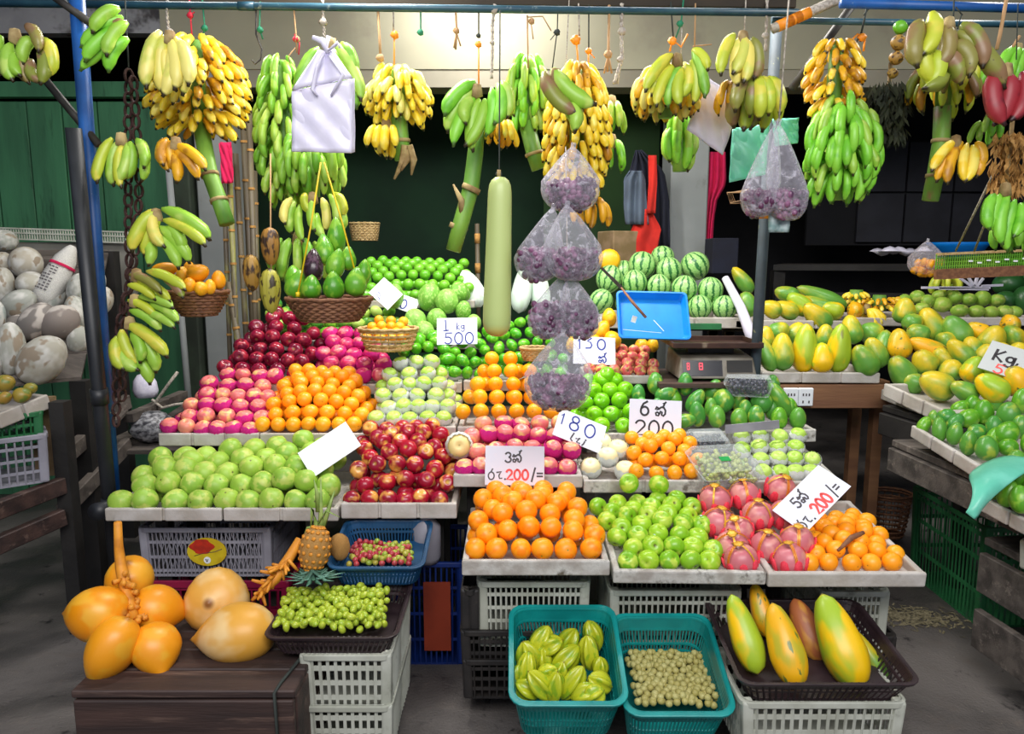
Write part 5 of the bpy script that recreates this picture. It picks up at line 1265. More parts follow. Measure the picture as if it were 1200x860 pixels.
cluster('narrow green bunch hanging before the centre pillar', (797, 178, 3.1), 20, 32, 3, 8, 38, ['banana_bright', 'banana_green'], 'mid', down=.8)
# ---- right
fingers('reddish green hand hung beside the steel post', (870, 44, 2.65), [(861, 40, 837, 80, -1), (868, 44, 857, 95, -1), (874, 46, 880, 92, 1), (881, 44, 896, 87, 1), (871, 42, 868, 84, 1)],
        ['banana_dark', 'banana_pale', 'banana_yellowgreen'], 17)
hand('bruised olive hand under the reddish green one', (886, 92, 2.7), -125, -35, 6, 56, ['banana_dark', 'banana_yellowgreen'], 'fat', spread=.6)
hand('orange-yellow hand peeping behind the olive hand', (862, 96, 2.8), -130, -60, 5, 40, ['banana_ripe'], 'mid', spread=.6)
cluster('irregular yellow bunch under the slanting strut', (978, 96, 2.9), 38, 48, 5, 12, 26, ['banana_ripe', 'banana_yellow', 'banana_ripe'], 'fat', down=.4)
cluster('big vivid green bunch on the papaya side', (986, 190, 2.85), 46, 62, 7, 13, 42, ['banana_bright', 'banana_bright', 'banana_green'], 'mid', down=.6)
fingers('large brown-green hand high on the papaya side', (1112, 28, 2.55), [(1080, 24, 1064, 70, -1), (1086, 40, 1080, 94, -1), (1092, 14, 1096, 62, 1), (1094, 60, 1104, 98, 1), (1100, 84, 1100, 108, 1), (1122, 38, 1182, 88, 1), (1126, 28, 1166, 66, 1), (1104, 64, 1134, 86, 1), (1116, 50, 1150, 76, 1), (1106, 30, 1116, 76, 1)],
        ['banana_dark', 'banana_dark', 'banana_yellowgreen'], 24)
cluster('green-yellow bunch under the brown-green hand', (1106, 108, 2.8), 44, 32, 3, 11, 40, ['banana_dark', 'banana_yellowgreen', 'banana_ripe'], 'mid', down=.6, stalk=[(1103, 165, 2.8), (1096, 206, 2.8), (1090, 235, 2.8)])
fingers('brown-streaked yellow hand over the dark counter', (1120, 166, 2.7), [(1120, 166, 1089, 192, -1), (1128, 167, 1093, 205, -1), (1134, 168, 1124, 208, -1), (1144, 166, 1157, 192, 1), (1140, 170, 1140, 211, 1), (1147, 168, 1152, 204, 1), (1124, 168, 1104, 209, -1)],
        ['banana_ripe', 'banana_yellow'], 14)
fingers('red banana hand hung beside the blue pipe', (1180, 82, 2.55), [(1166, 84, 1162, 142, -1), (1182, 86, 1181, 144, 1), (1198, 84, 1203, 140, 1)],
        ['red_banana'], 23)
hand('lime green hand behind the red bananas', (1192, 60, 2.75), -175, -110, 4, 50, ['banana_bright'], 'mid', spread=.2)
hand('small green hand below the red bananas', (1162, 136, 2.75), -150, -80, 4, 30, ['banana_bright', 'banana_green'], 'mid', spread=.5)
fingers('bright green hand hung lowest at the frame edge', (1178, 222, 2.55), [(1166, 228, 1150, 262, -1), (1173, 228, 1157, 267, -1), (1182, 228, 1164, 281, -1), (1190, 234, 1174, 288, -1), (1196, 238, 1196, 276, 1), (1204, 230, 1208, 270, 1)],
        ['banana_bright'], 16)
hand('green hand above the mesh shelf at the frame edge', (1196, 250, 2.9), -140, -50, 5, 48, ['banana_deep'], 'mid', spread=.6)
def herb(label, c, rx, rz, n, mat, L=.05, cat='herbs', name='herb_bundle'):
    C_ = P(*c); o = empty(name, C_, 0, label, cat); RX, RZ = px(rx, *c), px(rz, *c)
    m = MB()
    for i in range(n):
        a = random.uniform(0, 6.28); r = math.sqrt(random.random()); z = random.uniform(-1, 1)
        p = Vector((math.cos(a) * r * RX, math.sin(a) * r * RX * .7, z * RZ)) * (1 - .2 * abs(z))
        d = Vector((random.uniform(-.6, .6), random.uniform(-.6, .6), -1)).normalized(); sd = Vector((random.uniform(-1, 1), random.uniform(-1, 1), .2)).normalized() * L * .16
        m.add([p, p + d * L * .5 + sd, p + d * L, p + d * L * .5 - sd], [(0, 1, 2, 3)])
    m.build('leaves', M[mat], o)['kind'] = 'stuff'
    m = MB(); m.tube([(0, 0, RZ * 1.3), (0, 0, 0), (0, 0, -RZ * .6)], .008, 6); m.build('stem', M['dry_stalk'], o)
    return o
herb('dark dried leafy bundle between the yellow and the brown-green bananas', (1040, 128, 2.85), 26, 40, 420, 'herb')
herb('brownish dried bundle hanging under the red bananas', (1182, 188, 2.8), 22, 42, 300, 'husk')
o = empty('dried_fruit_string', P(1055, 62, 2.8), 0, 'string of shrivelled dark fruits above the leafy bundle', 'dried fruit')
for i, (u, v, r) in enumerate(((1055, 32, 8), (1053, 50, 9), (1050, 68, 8), (1046, 86, 6))):
    m = MB(); m.lathe(sph_prof(8), 10, lambda t, s: 1 + .12 * math.cos(3 * t + 6 * s)); q = m.build('dried_fruit', M['lime'] if i == 0 else M['cocoa'], o); q.location = P(u, v, 2.8) - o.location; q.scale = [px(r * 2, u, v, 2.8)] * 3

# ---- strings
hstring('white rope holding the pale yellow hand', 196, -4, [(196, 20), (198, 42)], 'rope', .004, braid=True, knot=[(199, 38, 5)], tail=[[(199, 46), (196, 120), (203, 170), (190, 162)]])
hstring('red string tied left of the green string', 222, 0, [(223, 16), (226, 58)], 'string_red', .003, knot=[(223, 18, 4)], tail=[[(223, 18), (219, 17)], [(223, 18), (228, 14)]])
hstring('green string beside the red one', 237, 0, [(240, 32), (236, 52)], 'string_green', .003, knot=[(240, 33, 4)])
hstring('green string before the black hook', 305, 2, [(304, 32), (308, 46)], 'string_green', .003, knot=[(305, 35, 4)])
hstring('tan cord with a pink tie beside the white bag', 344, 4, [(347, 44), (348, 62)], 'string_tan', .003, knot=[(348, 46, 4)], tail=[[(346, 56), (338, 66), (340, 74)]])
hstring('red-pink twine end on the tan cord', 345, 40, [(351, 50), (350, 64)], 'string_red', .0025, knot=[(347, 46, 4)])
hstring('white knotted rope holding the white bag', 378, 0, [(379, 25), (380, 45)], 'rope', .004, braid=True, knot=[(379, 26, 5)])
hstring('thick tan strap end left of the yellow bunch', 443, 14, [(445, 50), (446, 68)], 'string_tan', .005, knot=[(446, 68, 5)])
hstring('orange string on white cord holding the yellow bunch', 461, 6, [(461, 36)], 'rope', .003)
hstring('orange tape string of the yellow bunch', 462, 38, [(462, 60), (462, 84)], 'string_orange', .003, knot=[(463, 41, 5)])
hstring('dark green short string end above the gap', 493, 6, [(493, 34), (491, 40)], 'string_green', .003, knot=[(493, 38, 4)])
hstring('tan frayed cord end between the green hand and yellow bunch', 534, 6, [(535, 36), (534, 58)], 'string_tan', .004, knot=[(535, 36, 4)], tail=[[(535, 38), (540, 54)], [(535, 38), (532, 56)]])
hstring('dark cord over the big green hand', 561, 6, [(561, 44)], 'string_dark', .003, knot=[(561, 42, 3)])
hstring('orange string holding the big green hand', 561, 50, [(561, 104)], 'string_orange', .003, knot=[(561, 52, 4)])
hstring('grey frayed braided rope left of the gourd', 580, 5, [(577, 30), (577, 60), (576, 92)], 'rope', .004, braid=True, knot=[(579, 12, 5), (577, 50, 3)])
hstring('frayed tan cord loop over the light green bunch', 618, 18, [(619, 80)], 'string_tan', .003, knot=[(623, 25, 4)], tail=[[(618, 20), (636, 19), (646, 36)], [(622, 24), (625, 46)]])
hstring('dark string with green knot above the gourd', 654, 6, [(653, 36), (647, 82)], 'string_dark', .0022, knot=[(653, 38, 4)], tail=[[(652, 38), (645, 47)]])
hstring('long thin string running down to the purple fruit bags', 667, -2, [(664, 60), (661, 135), (662, 180)], 'rope', .002)
hstring('orange tape string on a white cord', 678, 4, [(679, 42)], 'rope', .003)
hstring('orange tape string holding the tall golden bunch', 675, 44, [(677, 66), (677, 90)], 'string_orange', .0035, knot=[(675, 47, 6)])
hstring('second orange string on the tall golden bunch', 690, 6, [(690, 58)], 'string_dark', .0025)
hstring('orange tape end of the second string', 690, 58, [(689, 88)], 'string_orange', .003, knot=[(690, 60, 4)], tail=[[(690, 60), (697, 68)]])
hstring('tan bundle of cord between two banana bunches', 714, 6, [(713, 62), (712, 84)], 'string_tan', .005, knot=[(713, 64, 5)], tail=[[(713, 64), (717, 86)], [(713, 64), (708, 86)]])
hstring('white knotted rope end before the cream wall', 729, 4, [(728, 36), (729, 68), (720, 98)], 'rope', .005, braid=True, knot=[(729, 37, 5), (727, 70, 4)], tail=[[(727, 72), (724, 98)]])
hstring('dark string over the green hand near the pillar', 786, 2, [(789, 45)], 'string_dark', .003)
hstring('orange twisted string over the green hand near the pillar', 785, 60, [(788, 46), (798, 55), (806, 40)], 'string_orange', .004, knot=[(788, 48, 5)])
hstring('thin green string beside the orange twist', 801, 0, [(798, 28), (792, 44)], 'string_green', .003, knot=[(797, 28, 4)])
hstring('white thin cord holding the green hand near the pillar', 799, 30, [(798, 72)], 'rope', .002)
hstring('brown cord holding the olive hand', 815, 4, [(814, 55)], 'string_tan', .003, tail=[[(812, 54), (834, 52)]])
hstring('grey cord holding the reddish green hand', 874, 0, [(872, 44)], 'rope', .003)
hstring('pale rope end beside the steel post', 899, 0, [(897, 60)], 'rope', .004, braid=True, knot=[(897, 42, 4)])
hstring('long pale cord running down to the hanging fruit bag', 925, -6, [(922, 30), (913, 140)], 'rope', .003, Y=2.6)
hstring('dark tangled string over the irregular yellow bunch', 1017, 4, [(1009, 40)], 'string_dark', .004, tail=[[(1012, 18), (1020, 8)], [(1010, 38), (1000, 55)]])
hstring('orange tangled twine on the irregular yellow bunch', 993, 52, [(1005, 40), (1014, 42), (1012, 60)], 'string_orange', .004, knot=[(1010, 44, 5)])
hstring('black strings holding the brown-green hand', 1118, 0, [(1117, 28)], 'string_dark', .003, Y=2.6, tail=[[(1127, 16), (1122, 34)], [(1120, 8), (1128, 18)]])
hstring('pale straw cord beside the red bananas', 1180, -4, [(1172, 40), (1168, 58)], 'string_tan', .007, Y=2.7, tail=[[(1195, 42), (1185, 58)]])
hstring('thin straight cord above the red bananas', 1193, 4, [(1191, 70)], 'string_dark', .002, Y=2.6)
for lab, a, b in (('pale diagonal cord of the mesh shelf, outer one', (1166, 200), (1120, 294)), ('pale diagonal cord of the mesh shelf, inner one', (1172, 215), (1142, 294))):
    g = MB(); q0, q1 = P(*a, 2.9), P(*b, 3.6); g.tube([q0, q1], .005, 6); tag(g.build('thin_rope', M['rope']), lab, 'cord')
# black hook
o = empty('hanging_hook', P(303, 40, 2.95), 0, 'black wire hook hanging empty left of the white bag', 'hook')
m = MB(); m.tube([P(x, y, 2.95) - o.location for x, y in ((300, 5), (300, 40), (303, 48), (307, 58), (305, 70), (299, 75), (295, 70))], .0035, 6); m.build('hook_wire', M['steel_dark'], o)
# chains
for ci, (lab, pts) in enumerate((('rusty chain hanging beside the blue post, the outer strand', [(151, 82), (150, 150), (150, 215), (151, 280), (152, 330), (140, 380), (137, 430), (136, 500)]), ('rusty chain hanging beside the blue post, the inner strand', [(156, 90), (160, 150), (163, 215), (162, 250), (158, 300), (150, 345), (144, 400), (143, 470)]))):
    o = empty('rusty_chain', P(*pts[0], 2.8), 0, lab, 'chain'); lk = MB()
    ring = [(math.cos(a) * .5, 0, math.sin(a) * .9) for a in [2 * math.pi * i / 10 for i in range(11)]]
    lk.tube(ring, .17, 5, cap=False); me = lk.mesh('chain_link', M['rust'])
    P3 = [P(*q, 2.8) for q in pts]; k = 0
    for i in range(len(P3) - 1):
        seg = (P3[i + 1] - P3[i]); n = max(1, int(seg.length / .040))
        for j in range(n):
            c = P3[i] + seg * ((j + .5) / n)
            q = seg.to_track_quat('Z', 'Y').to_matrix() @ Matrix.Rotation(R(90 * (k % 2) + 25), 3, 'Z')
            mk('chain_link', me, o, c - o.location, q.to_euler(), (.034, .034, .027)); k += 1
g = MB(); g.tube([P(146, -10, 2.8), P(151, 84, 2.8)], .003, 6); tag(g.build('chain_cord', M['string_dark']), 'dark cord from which the rusty chains hang', 'cord')
# tall gourd
L = px(186, 584, 300, 2.45); W = px(33, 584, 300, 2.45)
mb = MB(); pr = []; tp = []
for i in range(21):
    s = .5 - .5 * math.cos(math.pi * i / 20); r = .5 * (1 - abs(2 * s - 1) ** (16 if s > .5 else 14)) ** .5 * (1.05 - .25 * s) if 0 < i < 20 else 1e-6
    pr.append((max(r, 1e-6) * W * 1.0, (s - .5) * L)); tp.append(max(0, 1 - s / .1))
mb.lathe(pr, 18, lambda t, s: 1 + .03 * math.cos(6 * t) * max(0, s - .6) / .4, tp)
o = empty('long_gourd', P(584, 302, 2.45), 0, 'very long pale green gourd hanging from a string at the centre', 'gourd')
q = mb.build('gourd_body', M['long_gourd'], o); q.rotation_euler = (0, R(1.5), 0)
m = MB(); m.tube([(.002, 0, L / 2 - .01), (.003, 0, L / 2 + .02)], .006, 8); m.build('stem_stub', M['dry_stalk'], o)
hstring('dark string holding the tall pale gourd', 586, 12, [(585, 200), (585, 208)], 'string_dark', .0022, Y=2.46, knot=[(585, 204, 4)])

# ================================================================ plastic bags of purple fruit
def fruit_bag(label, c, rx, rz, neck, seed, grapes='grape', name='plastic_fruit_bag', fill=.62, n=150, gl='purple grapes inside the clear bag', gd=9, ry=.75, rot=0):
    u, v, Y = c; C_ = P(*c); RX, RZ = px(rx, u, v, Y), px(rz, u, v, Y); rnd = random.Random(seed)
    o = empty(name, C_, 0, label, 'bag', 'clear bags of purple fruit')
    top = P(*neck, Y) - C_; ph = rnd.random() * 6
    mb = MB(); nu, nv = 28, 16
    def f(i, j):
        s = j; t = 2 * math.pi * i
        if s < .62: a = -math.pi / 2 + (s / .62) * math.pi * .62; r = math.cos(a) ** .7 if math.cos(a) > 0 else 0; z = -.32 + .68 * math.sin(a)
        else:
            k = (s - .62) / .38; r0 = math.cos(-math.pi / 2 + math.pi * .62) ** .7; z0 = -.32 + .68 * math.sin(-math.pi / 2 + math.pi * .62); r = r0 * (1 - k) ** .8 + .05; z = z0 + (top.z / RZ - z0) * k
        fold = 1 + .05 * math.sin(9 * t + ph) * (s ** 2) * 3 * min(1, (1.15 - s)) + .05 * math.sin(4 * t + ph + 5 * s)
        kx = max(0, (s - .5) / .5)
        return Vector((r * RX * fold * math.cos(t) + top.x * kx, r * RX * ry * fold * math.sin(t), z * RZ))
    mb.grid(f, nu, nv); mb.build('bag_film', M['film'], o)
    m = MB(); m.tube([top + Vector((0, 0, -.01)), top + Vector((.004, 0, .012))], .008, 8); m.build('bag_knot', M['film'], o)
    if n:
        m = MB(); r = px(gd / 2, u, v, Y)
        ico = MB(); ico.lathe(sph_prof(5), 7)
        for i in range(n):
            for _ in range(20):
                p = Vector((rnd.uniform(-1, 1), rnd.uniform(-1, 1), rnd.uniform(-1, fill * 2 - 1)))
                if p.x ** 2 + p.y ** 2 + (p.z * .9) ** 2 < .95: break
            sh = .86
            pos = Vector((p.x * RX * sh, p.y * RX * ry * sh, (-.32 + .66 * p.z * .95) * RZ))
            q = Matrix.Rotation(rnd.uniform(0, 3), 3, 'X') @ Matrix.Rotation(rnd.uniform(0, 3), 3, 'Z')
            m.add([pos + q @ Vector((x * 2 * r, y * 2 * r, z * 2.5 * r)) for x, y, z in ico.v], ico.f, True)
        gg = m.build('grapes', M[grapes]); gg.location = C_; tag(gg, gl, 'grapes', None, 'stuff')
    return o
BAGS = [((669, 210, 2.42), 33, 38, (671, 172), 'the topmost small clear bag'), ((630, 288, 2.40), 27, 42, (648, 243), 'the upper bag at the gourd'), ((673, 285, 2.36), 33, 44, (664, 240), 'the big upper bag in the middle'), ((642, 358, 2.38), 24, 40, (660, 322), 'the lower bag at the gourd'),
        ((680, 358, 2.36), 24, 40, (668, 322), 'the lower bag before the blue tray'), ((655, 435, 2.34), 40, 46, (659, 390), 'the lowest and widest bag')]
BL = ['topmost clear bag of purple fruit on the long string', 'upper clear fruit bag on the side of the tall gourd', 'big upper clear fruit bag with wide shoulders', 'lower clear fruit bag on the side of the tall gourd', 'lower clear fruit bag nearest the blue tray', 'lowest and widest clear bag of purple grapes']
for i, (c, rx, rz, nk, w) in enumerate(BAGS):
    fruit_bag(BL[i], c, rx, rz, nk, i, gl='purple grapes heaped inside ' + w, n=[190, 180, 260, 200, 200, 380][i], fill=[.7, .66, .6, .8, .8, .62][i], gd=[9, 9, 9, 8, 8, 9][i])
g = MB(); g.tube([P(663, 172, 2.42), P(664, 245, 2.39), P(665, 322, 2.38), P(659, 392, 2.36)], .002, 5); tag(g.build('bag_string', M['rope']), 'thin string joining the purple fruit bags', 'string')
fruit_bag('clear fruit bag hung on the steel post, nearer the white papers', (890, 212, 2.6), 22, 42, (908, 146), 11, n=90, fill=.5, gl='purple grapes inside the bag nearer the white papers')
fruit_bag('clear fruit bag hung on the steel post beside the vivid green bunch', (925, 212, 2.6), 24, 46, (912, 144), 12, n=100, fill=.55, gl='purple grapes inside the bag beside the vivid green bunch')
g = MB()
for k in range(4): g.tube([P(878, 222 + k, 2.62), P(858 - k * 2, 226, 2.62), P(862 - k * 2, 238, 2.62), P(880, 236 - k, 2.62)], .003, 5)
tag(g.build('rubber_bands', M['string_tan']), 'loop of tan rubber bands behind the post fruit bags', 'bands')
g = MB(); c_ = P(913, 258, 2.62); g.grid(lambda a, b: Vector(((a - .5) * px(24, 913, 258, 2.62), .006 * math.sin(9 * a + 4 * b), -(b - .5) * px(28, 913, 258, 2.62))), 6, 6); o = solid(g.build('paper_packet', smat('printed_packet', '#A8B8B8', '#6A8A88', sc=30, rough=.4)), .006); o.location = c_; tag(o, 'small printed packet hanging under the post fruit bags', 'packet')

# ---- white bag bundle and others
def flat_bag(name, label, corners, Y, mat, t=.02, fold=.006, knot=None, cat='bag'):
    pts = [P(u, v, Y) for u, v in corners]; C_ = sum(pts, Vector()) / 4; o = empty(name, C_, 0, label, cat)
    A, B, Cc, D = [p - C_ for p in pts]
    for li in range(3):
        m = MB(); ph = li * 2.1
        def f(a, b):
            p = A.lerp(B, a).lerp(D.lerp(Cc, a), b); return p + Vector((.003 * li, -t / 2 + t * li / 2 + fold * math.sin(7 * a + 3 * b + ph) * (1 - .5 * b) + fold * .7 * math.sin(13 * (a - b) + ph), .003 * li))
        m.grid(f, 14, 14); solid(m.build('bag_sheet', M[mat], o), t / 3.2)
    return o
o = flat_bag('plastic_bag_bundle', 'bundle of white plastic bags hung by its handles at the avocado basket', [(343, 108), (413, 94), (413, 180), (343, 178)], 2.55, 'bag_white')
# sloped shoulder, gathered handles
m = MB(); C_ = o.location
def f(a, b):
    L_ = P(343, 106, 2.545).lerp(P(374, 60, 2.55), b); R_ = P(413, 92, 2.545).lerp(P(388, 58, 2.55), b)
    p = L_.lerp(R_, a); return p - C_ + Vector((0, -.012 * math.sin(math.pi * a) * (1 - b) - .01 * math.sin(9 * a), 0))
m.grid(f, 14, 8); solid(m.build('bag_neck', M['bag_white'], o), .01)
for q in ([(380, 62), (372, 80), (366, 105), (372, 112)], [(384, 62), (378, 48), (366, 44)], [(384, 60), (396, 50), (398, 56)], [(386, 66), (402, 88), (388, 112)], [(381, 60), (385, 42)]):
    m = MB(); m.tube([P(x, y, 2.525) - C_ for x, y in q], [.006] + [.012] * (len(q) - 2) + [.007], 7, flat=.5); m.build('bag_handle', M['bag_white'], o)
flat_bag('paper_bundle', 'tilted stack of whitish translucent bags behind the yellow bananas', [(826, 92), (868, 118), (846, 182), (804, 152)], 2.95, 'bag_white')
flat_bag('plastic_bag', 'mint green bag hanging behind the post fruit bags', [(858, 152), (900, 146), (896, 205), (854, 214)], 3.1, 'bag_mint', .01)
flat_bag('plastic_bag', 'second mint green bag between the post and the vivid green bunch', [(905, 140), (934, 140), (934, 168), (908, 172)], 3.1, 'bag_mint', .01)
# mint bag on the right trays
o = empty('plastic_bag', P(1160, 565, 2.3), 0, 'mint green thin bag draped over the edge of the lowest mango tray', 'bag')
m = MB(); C_ = o.location
rows_ = [[(1210, 535, 2.5), (1180, 532, 2.5), (1160, 540, 2.45), (1132, 556, 2.4)], [(1215, 548, 2.36), (1182, 545, 2.36), (1158, 552, 2.32), (1138, 566, 2.30)], [(1190, 560, 2.3), (1170, 565, 2.28), (1155, 572, 2.26), (1142, 580, 2.26)], [(1152, 590, 2.26), (1148, 592, 2.25), (1142, 596, 2.24), (1136, 600, 2.24)], [(1146, 606, 2.25), (1142, 608, 2.24), (1137, 606, 2.24), (1130, 600, 2.25)]]
vs = [P(*q) - C_ + Vector((random.uniform(-.004, .004), random.uniform(-.008, .008), 0)) for r_ in rows_ for q in r_]
m.add(vs, [(j * 4 + i, j * 4 + i + 1, (j + 1) * 4 + i + 1, (j + 1) * 4 + i) for j in range(4) for i in range(3)], True)
q = m.build('bag_sheet', M['bag_mint'], o); sd = q.modifiers.new('sub', 'SUBSURF'); sd.levels = sd.render_levels = 2; solid(q, .004)

# ================================================================ hanging wicker baskets
def wicker(name, label, c, rx, h, mat, taper=.62, ry=.85, turns=9, stakes=22, floor=True, group=None, r=.0042):
    u, v, Y = c; C_ = P(*c); RX, Hh = px(rx, u, v, Y), px(h, u, v, Y); o = empty(name, C_ - Vector((0, 0, Hh)), 0, label, 'basket', group)
    m = MB(); m2 = MB()
    for j in range(turns):
        s = (j + .5) / turns; rr = RX * (taper + (1 - taper) * s ** .7); n = stakes * 2
        pts = [(math.cos(2 * math.pi * i / n) * (rr + (r if (i + j) % 2 else -r) * .9), math.sin(2 * math.pi * i / n) * (rr + (r if (i + j) % 2 else -r) * .9) * ry, s * Hh) for i in range(n + 1)]
        m.tube(pts, r * .95, 5, cap=False, flat=1.6)
    m.build('weave', M[mat], o)
    for i in range(stakes):
        a = 2 * math.pi * i / stakes; m2.tube([(math.cos(a) * RX * (taper + (1 - taper) * s ** .7), math.sin(a) * RX * (taper + (1 - taper) * s ** .7) * ry, s * Hh) for s in (0, .3, .6, 1)], r * .6, 4)
    m2.build('stakes', M[mat], o)
    m3 = MB(); m3.tube([(math.cos(2 * math.pi * i / 32) * RX * 1.01, math.sin(2 * math.pi * i / 32) * RX * 1.01 * ry, Hh + .003 * (i % 2)) for i in range(33)], r * 1.7, 6, cap=False); m3.build('rim', M[mat], o)
    m4 = MB(); m4.lathe([(1e-6, .002), (RX * taper, .002), (RX * taper, .01), (1e-6, .01)], 24, sy=ry); m4.build('base', M[mat], o)
    return o
wicker('wicker_basket', 'brown wicker basket of avocados hung on yellow strings', (386, 350, 2.72), 49, 26, 'wicker_brown', .62)
AV = [(349, 333, 2.78, 30, 36, 20), (365, 336, 2.68, 26, 30, 0), (391, 334, 2.66, 28, 34, 0), (417, 330, 2.7, 28, 36, 5), (367, 310, 2.76, 26, 40, 0, 'dark_avocado'), (380, 292, 2.84, 24, 40, -8), (394, 275, 2.9, 24, 42, 0), (394, 308, 2.76, 24, 36, 15), (408, 302, 2.8, 20, 30, 0), (345, 325, 2.86, 26, 30, -10), (426, 318, 2.84, 20, 30, 10)]
listed('avocado', 'green avocado', 'in the hanging brown basket', 'avocado', 'avocados in the hanging basket', 'pear', 'avocado', AV)
for lab, a, b in (('yellow string on the banana side of the avocado basket', (376, 190), (349, 345)), ('yellow string on the centre side of the avocado basket', (380, 190), (421, 337))):
    g = MB(); q0 = P(*a, 2.72); q1 = P(*b, 2.66 if b[0] < 400 else 2.7); g.tube([q0, q0.lerp(q1, .5) + Vector((.004, 0, 0)), q1], .0032, 6); g.tube([q1 + Vector((0, 0, .008)), q1 - Vector((0, 0, .008))], .008, 6); tag(g.build('basket_string', M['string_yellow']), lab, 'string')
wicker('wicker_basket', 'small brown wicker basket of yellow fruit hung by the grey pillar', (232, 342, 2.85), 34, 28, 'wicker_brown', .5, turns=8, stakes=18)
listed('yellow_fruit', 'orange-yellow fruit', 'in the hanging small brown basket', 'fruit', 'yellow fruits in the small hanging basket', 'oval', 'small_orange_fruit',
       [(193, 316, 2.86, 20, 28, 80), (214, 322, 2.82, 18, 18), (232, 320, 2.8, 26, 24, 70), (256, 328, 2.84, 20, 20), (222, 334, 2.76, 18, 16), (246, 336, 2.78, 16, 16), (236, 338, 2.76, 20, 14, 80), (206, 330, 2.86, 16, 16), (222, 315, 2.9, 16, 16)])
wicker('wicker_basket', 'round pale bamboo basket of little oranges on the pink fruits', (455, 385, 3.4), 34, 26, 'wicker_pale', .7, turns=5, stakes=22)
bpy.context.view_layer.update()
pile('tiny_orange', 'tiny orange', 'in the pale bamboo basket', 'orange', 'tiny oranges in the bamboo basket', 'orange', 'small_orange_fruit', .05,
     [(434, 396, 3.36), (475, 396, 3.36), (470, 376, 3.5), (440, 376, 3.5)], jit=.1, rows=4, ends=False)
wicker('wicker_basket', 'small pale bamboo basket left empty behind the grape bag', (627, 408, 3.42), 17, 14, 'wicker_pale', .7, turns=6, stakes=14)
wicker('wicker_basket', 'round cane basket with a dark rim in the dark back room', (427, 262, 4.9), 17, 20, 'wicker_pale', .8, turns=10, stakes=18)
wicker('wicker_basket', 'old wicker basket on the ground beside the dark green crate', (1043, 578, 3.95), 24, 52, 'wicker_brown', .7, turns=9, stakes=18)
# cocoa pods
for (u, v, Y, w, h, lab) in ((317, 289, 2.8, 24, 46, 'ripe brown patched cocoa pod, upper of the pair'), (317, 341, 2.78, 26, 54, 'long ribbed olive cocoa pod, lower of the pair'), (295, 320, 2.85, 22, 44, 'brown cocoa pod half behind the sugarcane')):
    W, Hh = px(w, u, v, Y), px(h, u, v, Y); tag(mk('cocoa_pod', FM('cocoa', 'cocoa' if v != 341 else 'cocoa_olive', 1), None, P(u, v, Y), (0, 0, random.random()), (W, W, Hh)), lab, 'cocoa pod', 'cocoa pods')
g = MB(); g.tube([P(317, 180, 2.85), P(317, 268, 2.8), P(318, 316, 2.79)], .003, 5); tag(g.build('pod_string', M['string_tan']), 'tan string from which the cocoa pods hang', 'string')
# sugarcane bundle
CN = [(268, 190, 279, 440, 7), (276, 180, 290, 420, 7), (284, 120, 298, 420, 8), (292, 130, 300, 400, 7), (262, 205, 270, 430, 6), (298, 200, 303, 420, 7), (268, 330, 286, 445, 8)]
for i, (u0, v0, u1, v1, r) in enumerate(CN):
    Y = 3.95 + .05 * (i % 3); a = P(u0, v0, Y); b = P(u1, v1, Y); b = a + (b - a) * (a.z / (a.z - b.z)); b.z = 0.005
    o = empty('sugarcane', b, 0, '%s sugarcane stalk from the pillar in the leaning bundle' % ORD[i + 1], 'sugarcane', 'leaning sugarcane bundle'); rr = px(r / 2, u0, v0, Y)
    m = MB(); m.tube([a - b, Vector((0, 0, 0))], rr, 8); m.build('cane_stem', M['cane'], o)
    n = 12
    for k in range(1, n):
        c = (a - b) * (k / n); d = (a - b).normalized() * .006; m = MB(); m.tube([c - d, c + d], rr * 1.18, 8, cap=False); m.build('cane_node', M['husk'], o)
flat_bag('cloth_strip', 'pink and white strip hanging among the sugarcane', [(257, 168), (270, 168), (272, 215), (260, 215)], 3.9, 'cloth_pink', .008, cat='cloth')

# ================================================================ clothes behind
def cloth(name, label, outline, Y, mat, waves=5, amp=.02, cat='garment', parent=None):
    """outline: rows of (uL, uR, v)"""
    C_ = P((outline[0][0] + outline[0][1]) / 2, outline[0][2], Y); o = empty(name, C_, 0, label, cat); m = MB()
    n = len(outline) - 1
    def f(a, b):
        k = min(n - 1, int(b * n)); s = b * n - k; r0, r1 = outline[k], outline[k + 1]
        uL = r0[0] + (r1[0] - r0[0]) * s; uR = r0[1] + (r1[1] - r0[1]) * s; v = r0[2] + (r1[2] - r0[2]) * s
        return P(uL + (uR - uL) * a, v, Y + amp * math.sin(waves * 6.28 * a + 3 * b)) - C_
    m.grid(f, 30, 14); solid(m.build('fabric', M[mat], o), .006); return o
cloth('jacket', 'navy and black jacket hung beside the pillar', [(745, 752, 176), (738, 778, 200), (734, 784, 235), (738, 785, 262), (752, 785, 292)], 4.72, 'cloth_navy', 4)
cloth('grey_garment', 'slate grey quilted garment hung over the navy jacket', [(738, 752, 200), (731, 756, 210), (731, 758, 240), (733, 760, 263)], 4.62, 'cloth_grey', 2)
cloth('red_garment', 'narrow red garment strip hanging inside the navy jacket', [(760, 769, 182), (760, 770, 215), (758, 768, 250)], 4.62, 'cloth_red', 1, .008)
cloth('red_garment', 'red garment hem with dark trim below the slate garment', [(752, 762, 245), (740, 775, 268), (738, 772, 282), (744, 768, 304)], 4.64, 'cloth_red', 1.5, .012)
cloth('pink_garment', 'hot pink garment hanging behind the pillar', [(829, 850, 178), (828, 851, 215), (828, 840, 235), (826, 836, 262), (826, 834, 291)], 4.95, 'cloth_pink', 3, .015)
